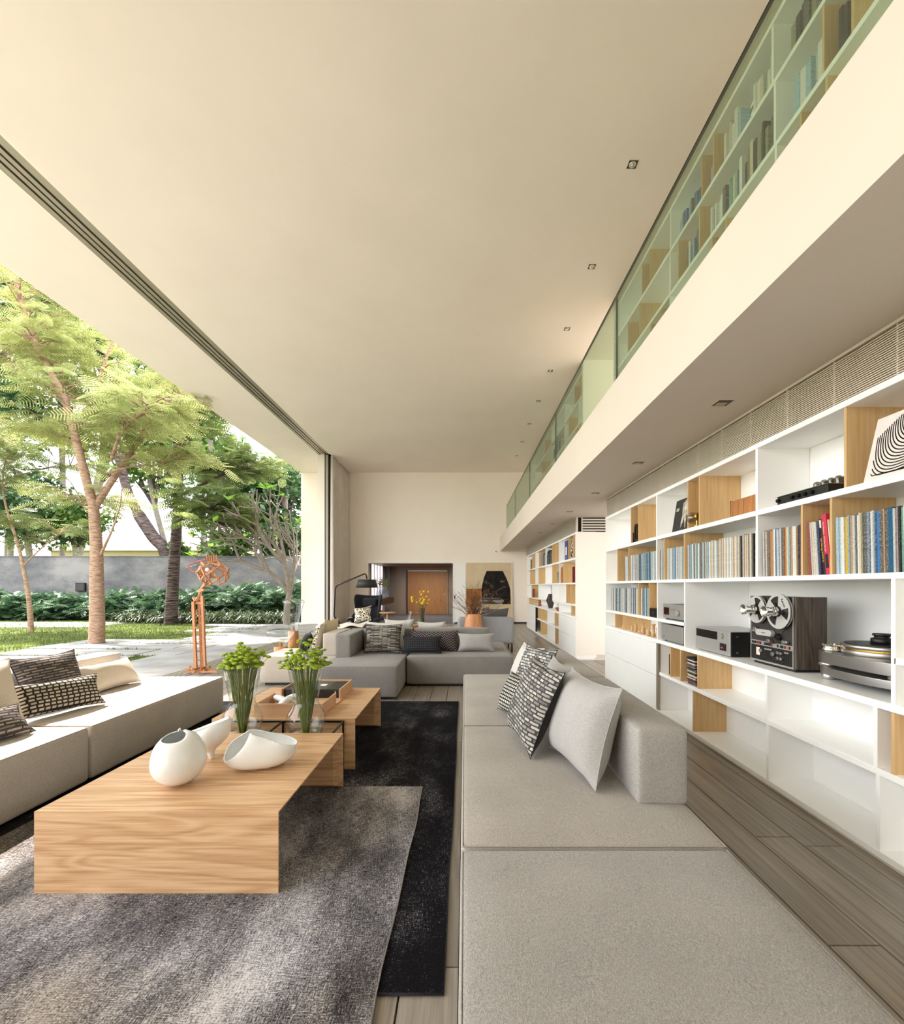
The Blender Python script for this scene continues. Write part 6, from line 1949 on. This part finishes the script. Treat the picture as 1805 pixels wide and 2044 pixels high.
# grass blades on the lawn and in the joints
nr = np.random.default_rng(3)
nb = 26000
gx = -4.7 - 13 * nr.random(nb) ** 1.3; gy = 5.0 + 12.6 * nr.random(nb)
keep = np.ones(nb, bool)
for a, b, c, d in PAV:
    keep &= ~((gx > a - 0.01) & (gx < b + 0.01) & (gy > c - 0.01) & (gy < d + 0.01))
gx, gy = gx[keep], gy[keep]; n_ = len(gx)
an = nr.random(n_) * 6.283; hh_ = 0.035 + 0.045 * nr.random(n_)
P0 = np.stack([gx - 0.012 * np.cos(an), gy - 0.012 * np.sin(an), np.full(n_, -0.036)], 1)
P1 = np.stack([gx + 0.012 * np.cos(an), gy + 0.012 * np.sin(an), np.full(n_, -0.036)], 1)
P2 = np.stack([gx + 0.03 * (nr.random(n_) - .5), gy + 0.03 * (nr.random(n_) - .5), -0.036 + hh_], 1)
V = np.concatenate([P0, P1, P2]).tolist()
Fq = [(i, i + n_, i + 2 * n_) for i in range(n_)]
M_GRASS = leafmat('grass_blade', (70, 84, 36), (112, 126, 58), 0.3)
o = part('grass', tri_mesh('grass', V, Fq, M_GRASS), None); o['kind'] = 'stuff'; o['label'] = 'short green grass of the lawn and paver joints'

# ------------------------------------------------------------------ garden wall, neighbour house
mw = N('rendered_garden_wall')
f1 = mw.noise(mw.co((0.5, 0.5, 0.9)), 1.3, 6, 0.65); f2 = mw.noise(mw.co(), 25, 2)
mw.base(mw.ramp(mw.math('ADD', mw.math('MULTIPLY', f1, 0.8), mw.math('MULTIPLY', f2, 0.2)), [(0.36, s2l((86, 85, 88))), (0.5, s2l((108, 107, 108))), (0.64, s2l((132, 129, 126)))])); mw.set(0.9, spec=0.15)
struct('wall_boundary', MB().box(-48, -3.5, 21.0, 21.25, -0.2, 2.72).box(-48, -3.5, 20.97, 21.28, 2.7205, 2.76), mw.m)
wbx = thing('wall_box', 'dark square service box on the garden wall', 'box', gp(163, 1172, 20.97))
MB().box(-0.22, 0.22, -0.09, -0.001, -0.20, 0.20).obj('case', M_BLACKM, wbx, 0.01); MB().box(-0.18, 0.18, -0.096, -0.0905, -0.16, 0.16).obj('lid', M_BLACK, wbx)
hs = thing('neighbour_house', 'low cream house with pale pitched roof behind the garden wall', 'house', (-31.5, 46, 0))
lb('wall', -8, 9, -3, 4, 0, 4.7, plain('house_cream', (176, 164, 124), 0.8), hs)
M_ROOF = plain('house_roof', (160, 140, 104), 0.8)
hr = MB().add([(-8.6, -3.6, 4.7), (9.6, -3.6, 4.7), (9.6, 4.6, 4.7), (-8.6, 4.6, 4.7), (-3, 0.5, 6.3), (4, 0.5, 6.3)], [(0, 1, 5, 4), (1, 2, 5), (2, 3, 4, 5), (3, 0, 4), (3, 2, 1, 0)]).obj('roof', M_ROOF, hs)
for x in (-5, -1, 3): 
    f = lb('window', x - 0.6, x + 0.6, -3.06, -3.005, 2.2, 3.6, M_ALUD, hs); 

# ------------------------------------------------------------------ trees
M_BARK = N('pale_bark'); fb_ = M_BARK.noise(M_BARK.co((3, 3, 14)), 2.4, 5, 0.65)
M_BARK.base(M_BARK.ramp(fb_, [(0.36, s2l((122, 98, 80))), (0.62, s2l((172, 144, 122)))])).set(0.9, spec=0.1).bump(fb_, 0.7, 0.02); M_BARK = M_BARK.m
M_BARKD = N('dark_ringed_bark'); fb_ = M_BARKD.noise(M_BARKD.co((1.5, 1.5, 22)), 2.2, 4, 0.6)
M_BARKD.base(M_BARKD.ramp(fb_, [(0.4, s2l((38, 30, 30))), (0.62, s2l((112, 98, 94)))])).set(0.9, spec=0.1).bump(fb_, 0.8, 0.02); M_BARKD = M_BARKD.m
M_BARKG = plain('grey_branch', (132, 122, 112), 0.85, var=0.2)
M_FROND = leafmat('feathery_leaf', (124, 138, 66), (206, 208, 148), 0.5, 0.3)
M_FROND2 = leafmat('feathery_leaf_deep', (78, 96, 50), (150, 160, 98), 0.5, 0.35)
M_LEAFD = leafmat('dark_tree_leaf', (30, 56, 36), (84, 116, 64), 0.35, 0.4)
M_LEAFM = leafmat('mid_tree_leaf', (58, 92, 44), (122, 150, 66), 0.45, 0.4)
M_LEAFF = leafmat('frangipani_leaf', (84, 136, 44), (160, 196, 84), 0.5, 0.35)
M_HEDGE = leafmat('fern_leaf', (36, 66, 44), (88, 120, 80), 0.3, 0.45)
M_BLADE = leafmat('border_blade', (38, 56, 34), (112, 128, 90), 0.3, 0.4)

def frond_template(L=0.44, pairs=10, w=0.017, wl=0.13):
    """feathery leaf along +x, hanging slightly, in the xy plane; returns quads"""
    Q = []
    for i in range(pairs):
        u = (i + 0.7) / pairs
        x = L * u; z = -0.12 * L * u * u
        l = wl * math.sin(math.pi * (0.15 + 0.8 * u)) ** 0.7
        for s in (-1, 1):
            a = (x, 0, z); b = (x + 0.35 * l, s * l, z - 0.15 * l)
            Q.append([(a[0] - w / 2, 0, z), (a[0] + w / 2, 0, z), (b[0] + w / 2, b[1], b[2]), (b[0] - w / 2, b[1], b[2])])
    Q.append([(0, -0.004, 0), (L, -0.002, -0.12 * L), (L, 0.002, -0.12 * L), (0, 0.004, 0)])
    return np.array(Q)            # n x 4 x 3
def place(template, pos, yaw, pitch, scale, roll=None):
    """many copies of a quad template as one mesh"""
    n = len(pos)
    cy, sy, cp, sp2 = np.cos(yaw), np.sin(yaw), np.cos(pitch), np.sin(pitch)
    roll = np.zeros(n) if roll is None else roll
    cr, sr2 = np.cos(roll), np.sin(roll)
    T = template.reshape(-1, 3)
    x, y, z = T[:, 0][None], T[:, 1][None], T[:, 2][None]
    y2 = y * cr[:, None] - z * sr2[:, None]; z2 = y * sr2[:, None] + z * cr[:, None]
    x3 = x * cp[:, None] - z2 * sp2[:, None]; z3 = x * sp2[:, None] + z2 * cp[:, None]
    X = x3 * cy[:, None] - y2 * sy[:, None]; Yy = x3 * sy[:, None] + y2 * cy[:, None]
    P = np.stack([X, Yy, z3], 2) * scale[:, None, None] + pos[:, None, :]
    return P.reshape(-1, 3)
def quads_obj(name, P, m, parent):
    me = bpy.data.meshes.new(name)
    n = len(P)
    me.vertices.add(n); me.vertices.foreach_set('co', P.astype(np.float32).ravel())
    me.loops.add(n); me.loops.foreach_set('vertex_index', np.arange(n, dtype=np.int32))
    me.polygons.add(n // 4); me.polygons.foreach_set('loop_start', np.arange(0, n, 4, dtype=np.int32)); 
    me.materials.append(m)
    me.update(calc_edges=True)
    return part(name, me, parent)
FR = frond_template()
FR_BIG = frond_template(0.55, 9, 0.034, 0.17)
LEAF4 = np.array([[(0, 0, 0), (0.5, -0.28, 0.03), (1, 0, -0.06), (0.5, 0.28, 0.03)]])

def curve_pts(pts, sub=4):
    out = []
    for i in range(len(pts) - 1):
        p0, p1, p2, p3 = pts[max(i - 1, 0)], pts[i], pts[i + 1], pts[min(i + 2, len(pts) - 1)]
        for k in range(sub):
            u = k / sub
            out.append(0.5 * ((2 * p1) + (p2 - p0) * u + (2 * p0 - 5 * p1 + 4 * p2 - p3) * u * u + (3 * p1 - p0 - 3 * p2 + p3) * u ** 3))
    return out + [pts[-1]]
def feathery_tree(label, base, limbs, bark, leafm, ntw, twl, seed, fr=FR, per=9, fscale=1.0, group=None, zmin=1.2):
    """limbs: list of (points, radius at start, radius at end, twig weight)"""
    rg = random.Random(seed); nr = np.random.default_rng(seed)
    t = thing('feathery_tree', label, 'tree', base, 0, group)
    B = Vector(base)
    cand = []
    for i, (pts, r0, r1, wgt) in enumerate(limbs):
        c = curve_pts(pts)
        k = len(c)
        MB().tube([p - B for p in c], [r0 + (r1 - r0) * j / (k - 1) for j in range(k)], 10).obj('trunk' if i == 0 else 'branch', bark, t)
        for j in range(k):
            if wgt and j / k > 0.25: cand += [(c[j], r0 + (r1 - r0) * j / k)] * int(wgt * (1 + 2 * j / k))
    tw = MB(); pos, yaw, pit, sc, rol = [], [], [], [], []
    for i in range(ntw):
        p, r = rg.choice(cand)
        a = rg.uniform(0, 6.283); el = rg.uniform(-0.05, 0.65); L = rg.uniform(0.5, 1.0) * twl
        d = Vector((math.cos(a) * math.cos(el), math.sin(a) * math.cos(el), math.sin(el)))
        q = [p, p + d * L * 0.5 + Vector((0, 0, 0.06 * L)), p + d * L + Vector((0, 0, -0.08 * L))]
        if q[2].z < zmin: continue
        tw.tube([x - B for x in q], [0.016, 0.010, 0.004], 4, False)
        for s in range(per):
            u = 0.35 + 0.65 * (s + rg.random()) / per
            c_ = q[0].lerp(q[1], u * 2) if u < .5 else q[1].lerp(q[2], u * 2 - 1)
            pos.append(c_ - B); yaw.append(a + (1.1 if s % 2 else -1.1) * (1.15 - u) + rg.uniform(-0.5, 0.5)); pit.append(rg.uniform(-0.6, 0.35)); sc.append(fscale * rg.uniform(0.75, 1.3)); rol.append(rg.uniform(-0.6, 0.6))
    o = tw.obj('twigs', bark, t); o['kind'] = 'stuff'
    P = place(fr, np.array(pos), np.array(yaw), np.array(pit), np.array(sc), np.array(rol))
    o = quads_obj('foliage', P, leafm, t); o['kind'] = 'stuff'
    return t
Yt = 10.75
def path(Y, *pp, dy=0.0): return [gp(x, y, Y) + Vector((0, dy * i / max(1, len(pp) - 1), 0)) for i, (x, y) in enumerate(pp)]
bm_ = gp(193, 1283, Yt); bm_.z = -0.05
trunk = [bm_] + path(Yt, (194, 1230), (193, 1170), (193, 1110), (190, 1055), (187, 1012))
left = path(Yt, (187, 1012), (178, 960), (168, 900), (158, 845), (150, 800), (124, 745), (104, 695), (88, 630), (80, 570), (66, 480), (52, 400), dy=-0.8)
right = path(Yt, (188, 1014), (205, 965), (222, 920), (240, 870), (262, 815), (288, 770), (330, 735), (372, 690), dy=1.3)
midl = path(Yt, (158, 845), (166, 780), (162, 715), (168, 640), (180, 560), dy=1.2)
lowr = path(Yt, (199, 1112), (222, 1085), (244, 1060), (268, 1018), (282, 985), dy=-0.6)
lowl = path(Yt, (188, 1050), (166, 1020), (140, 1000), (104, 985), dy=0.8)
r2_ = path(Yt, (222, 920), (258, 884), (300, 866), (352, 842), dy=-1.0)
r3_ = path(Yt, (212, 945), (250, 925), (292, 915), (330, 890), dy=0.8)
lfar = path(Yt, (150, 800), (100, 770), (40, 750), (-40, 735), dy=-1.0)
lfar2 = path(Yt, (124, 745), (70, 690), (10, 660), (-60, 640), dy=1.0)
lmid = path(Yt, (168, 900), (120, 870), (60, 850), (-10, 845), dy=0.6)
feathery_tree('tall feathery-leaved tree with forked pinkish trunk on the lawn', tuple(bm_),
              [(trunk, 0.165, 0.105, 0), (left, 0.10, 0.03, 3), (right, 0.085, 0.02, 3), (midl, 0.045, 0.015, 2), (lowr, 0.035, 0.008, 0), (lowl, 0.035, 0.012, 2), (r2_, 0.04, 0.012, 3), (r3_, 0.03, 0.01, 2), (lfar, 0.04, 0.012, 3), (lfar2, 0.04, 0.012, 3), (lmid, 0.035, 0.012, 3)],
              M_BARK, M_FROND, 400, 1.2, 5, per=7, zmin=3.2)
Ys = 13.5
bs = gp(62, 1261, Ys); bs.z = -0.05
feathery_tree('slender young feathery tree with thin bent trunk', tuple(bs),
              [([bs] + path(Ys, (60, 1220), (55, 1180), (46, 1130), (34, 1080), (20, 1040)), 0.075, 0.03, 0), (path(Ys, (46, 1130), (70, 1090), (90, 1060), dy=0.5), 0.025, 0.01, 2), (path(Ys, (34, 1080), (0, 1050), (-50, 1030), dy=0.6), 0.025, 0.01, 3),
               (path(Ys, (20, 1040), (15, 980), (30, 920), (60, 880), dy=-0.4), 0.03, 0.01, 3), (path(Ys, (15, 980), (-30, 930), (-70, 900)), 0.025, 0.01, 3), (path(Ys, (30, 950), (80, 930), (120, 920), dy=.5), 0.02, 0.01, 3)],
              M_BARK, M_FROND2, 95, 1.1, 8, zmin=1.6)
Yd = 16.2
bd = gp(341, 1246, Yd); bd.z = -0.05
feathery_tree('tree with dark ringed leaning trunk farther back on the lawn', tuple(bd),
              [([bd] + path(Yd, (343, 1200), (346, 1150), (350, 1090), (354, 1030), (357, 960), (354, 900), (350, 840)), 0.225, 0.11, 0), (path(Yd, (354, 960), (380, 900), (420, 850), (470, 820), dy=-1.2), 0.07, 0.02, 3), (path(Yd, (356, 990), (400, 960), (450, 930), (490, 915), dy=1.0), 0.06, 0.02, 3),
               (path(Yd, (352, 880), (320, 830), (290, 800), dy=1.0), 0.06, 0.02, 2), (path(Yd, (350, 840), (380, 780), (420, 740), dy=-1.0), 0.06, 0.02, 2), (path(Yd, (357, 1010), (410, 1010), (450, 1030), (480, 1060), dy=-1.2), 0.05, 0.015, 3)],
              M_BARKD, M_FROND2, 190, 1.5, 12, fr=FR_BIG, per=8, zmin=2.2)

# frangipani: bare forking branches with a few leaf rosettes
Yf = 15.9
fr_ = thing('frangipani_tree', 'bare grey branching frangipani beside the white pillar', 'tree', (-6.28, Yf, -0.05))
fr_.location.z = -0.05
B = fr_.location.copy()
rg = random.Random(17)
brm, tips = {0: MB()}, []
def grow(p, d, L, r, lev):
    n = 3
    pts = [p]
    for i in range(n):
        d = (d + Vector((rg.uniform(-0.16, 0.16), rg.uniform(-0.16, 0.16), 0.07))).normalized()
        pts.append(pts[-1] + d * L / n)
    brm[0].tube([q - B for q in pts], [r * (1 - 0.25 * i / n) for i in range(n + 1)], 6 if lev > 1 else 8, lev == 5)
    if lev == 5:
        tips.append((pts[-1], d)); return
    k = 3 if rg.random() < 0.45 or lev < 2 else 2
    ph = rg.uniform(0, 6.28)
    for i in range(k):
        a = ph + 6.283 * i / k
        s = d.orthogonal().normalized(); t_ = d.cross(s)
        nd = (d * 0.72 + (s * math.cos(a) + t_ * math.sin(a)) * 0.60 + Vector((-0.20, -0.04, 0.06))).normalized()
        nd.x = min(nd.x, 0.05)
        grow(pts[-1], nd, L * rg.uniform(0.74, 0.92), r * 0.70, lev + 1)
grow(Vector((-6.28, Yf, -0.05)), Vector((-0.03, -0.1, 1)), 1.2, 0.13, 0)
brm[0].obj('branches', M_BARKG, fr_)['kind'] = 'stuff'
pos, yaw, pit, sc = [], [], [], []
for p, d in tips:
    if rg.random() < 0.30:
        for i in range(rg.randint(3, 7)):
            pos.append(p - B); yaw.append(rg.uniform(0, 6.28)); pit.append(rg.uniform(-0.1, 0.9)); sc.append(rg.uniform(0.22, 0.36))
quads_obj('foliage', place(LEAF4, np.array(pos), np.array(yaw), np.array(pit), np.array(sc)), M_LEAFF, fr_)['kind'] = 'stuff'

# broad-leaved trees behind the garden wall
def crown_tree(label, px, py, Y, rpx, n, leafm, size, seed, lean=0.0, squash=0.85):
    rg = random.Random(seed); nr = np.random.default_rng(seed)
    c = gp(px, py, Y); Rr = rpx * Y / F
    base = Vector((c.x + lean, Y, -0.1))
    t = thing('background_tree', label, 'tree', tuple(base), 0, 'trees behind the garden wall')
    top = c - base
    MB().tube(curve_pts([Vector((0, 0, 0)), top * 0.35 + Vector((0.2, 0, 0)), top * 0.75, top + Vector((0, 0, 0.3 * Rr))]), 0.15, 8).obj('trunk', M_BARKG, t)
    cl = MB()
    nc = 26
    cen = []
    for i in range(nc):
        v = nr.normal(size=3); v /= np.linalg.norm(v)
        q = v * Rr * (0.45 + 0.5 * nr.random()); q[2] *= squash
        cen.append(q)
        if i < 9: cl.tube([top * 0.7, top * 0.85 + Vector(q) * 0.4, top + Vector(q) * 0.9], [0.12, 0.08, 0.03], 5, False)
    cl.obj('branches', M_BARKD, t)['kind'] = 'stuff'
    cen = np.array(cen)
    idx = nr.integers(0, nc, n)
    off = nr.normal(size=(n, 3)); off /= np.linalg.norm(off, axis=1)[:, None]
    rad = Rr * 0.36 * nr.random(n) ** 0.45
    pos = np.array(top)[None] + cen[idx] + off * rad[:, None] * np.array([1.15, 1.15, 0.75])
    quads_obj('foliage', place(LEAF4, pos, nr.random(n) * 6.283, nr.normal(size=n) * 0.5 - 0.3, size * (0.7 + 0.6 * nr.random(n)), nr.normal(size=n) * 0.5), leafm, t)['kind'] = 'stuff'
for a in (('dense dark tree behind the wall at the frame edge, crown over the lawn tree', 15, 800, 27, 125, 3400, M_LEAFD, 0.42, 41),
          ('dark tree rising behind the forked trunk above the others', 120, 620, 29, 130, 3200, M_LEAFD, 0.45, 42),
          ('low dark tree behind the wall touching its coping at the frame edge', 55, 1020, 25, 95, 3200, M_LEAFD, 0.34, 43),
          ('low leafy tree behind the wall beside the slender young tree', 150, 1040, 25.5, 62, 1800, M_LEAFM, 0.32, 44),
          ('mid-green tree behind the dark ringed trunk', 345, 850, 28, 100, 2800, M_LEAFM, 0.40, 45, 0.4),
          ('tall tree behind the wall near the overhang edge', 250, 720, 30, 105, 2400, M_LEAFM, 0.44, 46, -4.2),
          ('dark tree behind the frangipani tips', 470, 985, 25, 95, 3000, M_LEAFD, 0.36, 47),
          ('dark tree behind the frangipani next to the white pillar', 570, 985, 24.5, 90, 3000, M_LEAFD, 0.36, 48),
          ('low bush-like tree showing over the wall between ringed trunk and pillar', 455, 1090, 23.2, 52, 1800, M_LEAFM, 0.28, 49),
          ('low dark bush-like tree over the wall near the pillar', 560, 1085, 23.0, 55, 1800, M_LEAFD, 0.28, 50),
          ('light tree crown behind the frangipani top', 420, 900, 27, 70, 1800, M_LEAFM, 0.38, 51),
          ('dark tree seen between the fork and the ringed trunk, high up', 235, 860, 31, 80, 2200, M_LEAFD, 0.44, 53, -4.0),
          ('dark tree crown over the wall at the picture edge beyond the young tree', -60, 950, 30, 130, 2600, M_LEAFD, 0.45, 54),
          ('broad dark crown filling the corner under the overhang edge', 10, 640, 33, 120, 2600, M_LEAFD, 0.5, 55),
          ('dark crown high behind the ringed trunk and frangipani', 400, 800, 31, 85, 2200, M_LEAFD, 0.44, 56),
          ('loose tree crown filling the sky gap beyond the fork', 292, 925, 28, 62, 1000, M_LEAFM, 0.38, 57, 1.8),
          ('small shrub-like tree top over the wall beside the neighbour roof', 355, 1100, 24, 26, 600, M_LEAFM, 0.26, 52)):
    crown_tree(*a)
lt = thing('leaning_tree', 'thick bare leaning trunk behind the garden wall', 'tree', tuple(gp(345, 1150, 23.5) * 1.0))
lt.location.z = -0.1
L = lt.location
MB().tube([p - L for p in curve_pts([Vector((lt.location.x, 23.5, -0.1)), gp(332, 1108, 23.5), gp(305, 1070, 23.6), gp(272, 1018, 23.8), (gp(250, 965, 24)), gp(236, 900, 24.2)])], [0.30] * 12 + [0.22] * 8 + [0.16], 10).obj('trunk', M_BARKD, lt)

# fern shrubs along the wall, and the arching border before them
FERN = frond_template(0.34, 7, 0.030, 0.085)
for i in range(9):
    x0 = -25.3 + i * 2.12
    nr = np.random.default_rng(70 + i)
    hgt = (1.15, 1.2, 1.1, 1.05, 1.0, 1.15, 1.35, 1.55, 1.6)[i]
    t = thing('fern_shrub', f'dense fern shrub in the hedge along the garden wall, {ordinal(8 - i)} from the white pillar', 'shrub', (x0 + 1.1, 19.2, -0.04), 0, 'fern hedge along the wall')
    n = 1500
    px_ = (nr.random(n) - 0.5) * 2.5; py_ = (nr.random(n) - 0.5) * 2.4 if i < 6 else (nr.random(n) - 0.5) * 2.8 - 0.5
    top = hgt * (0.78 + 0.22 * np.sin(px_ * 3 + i)) * (1 - 0.20 * (py_ < -0.8))
    pz = top * (0.10 + 0.9 * nr.random(n) ** 0.6)
    quads_obj('foliage', place(FERN, np.stack([px_, py_, pz], 1), nr.random(n) * 6.283, nr.normal(size=n) * 0.35 + 0.1, 0.8 + 0.6 * nr.random(n), nr.normal(size=n) * 0.3), M_HEDGE, t)['kind'] = 'stuff'
    st = MB(); rgs = random.Random(i)
    for k in range(14):
        a, b = rgs.uniform(-1.1, 1.1), rgs.uniform(-1.0, 1.0)
        st.tube([(a, b, 0), (a + rgs.uniform(-.1, .1), b, hgt * 0.7)], 0.012, 4, False)
    st.obj('stems', M_BARKD, t)['kind'] = 'stuff'
bl_ = []
BLADE = np.array([[(0, -0.012, 0), (0.16, -0.013, 0.17), (0.16, 0.013, 0.17), (0, 0.012, 0)], [(0.16, -0.013, 0.17), (0.33, -0.010, 0.20), (0.33, 0.010, 0.20), (0.16, 0.013, 0.17)], [(0.33, -0.010, 0.20), (0.48, -0.003, 0.10), (0.48, 0.003, 0.10), (0.33, 0.010, 0.20)]])
rg = random.Random(77)
for i in range(16):
    x = -12.9 + i * 0.42; y = 17.2 - 0.05 * i + rg.uniform(-0.1, 0.1)
    t = thing('border_grass', f'arching liriope clump edging the hedge, {ordinal(15 - i)} from the white pillar', 'plant', (x, y, -0.04), 0, 'arching border clumps')
    nr = np.random.default_rng(200 + i); n = 110
    pos = np.stack([(nr.random(n) - .5) * 0.35, (nr.random(n) - .5) * 0.5, np.zeros(n)], 1)
    quads_obj('foliage', place(BLADE, pos, nr.random(n) * 6.283, nr.normal(size=n) * 0.25 + 0.25, 0.8 + 0.7 * nr.random(n)), M_BLADE, t)['kind'] = 'stuff'

# garden spotlights by the ringed trunk
for i, px in enumerate((323, 352)):
    p = gp(px, 1247, 15.8)
    t = thing('garden_spotlight', ('black spike spotlight on the near side of the ringed trunk', 'black spike spotlight half behind the ringed trunk')[i], 'spotlight', (p.x + 0.02 * i, 15.75 + 0.3 * i, -0.04))
    MB().cyl((0, 0, 0), 0.02, 0.10, 10).obj('spike', M_BLACKM, t)
    MB().cyl((0, 0, 0.1005), 0.085, 0.17, 18, bev=0.01).obj('head', M_BLACK, t)
    MB().lathe([(0.085, 0.271), (0.088, 0.30), (0.080, 0.30), (0.078, 0.272)], n=18, close=True).obj('rim', M_ALU, t)
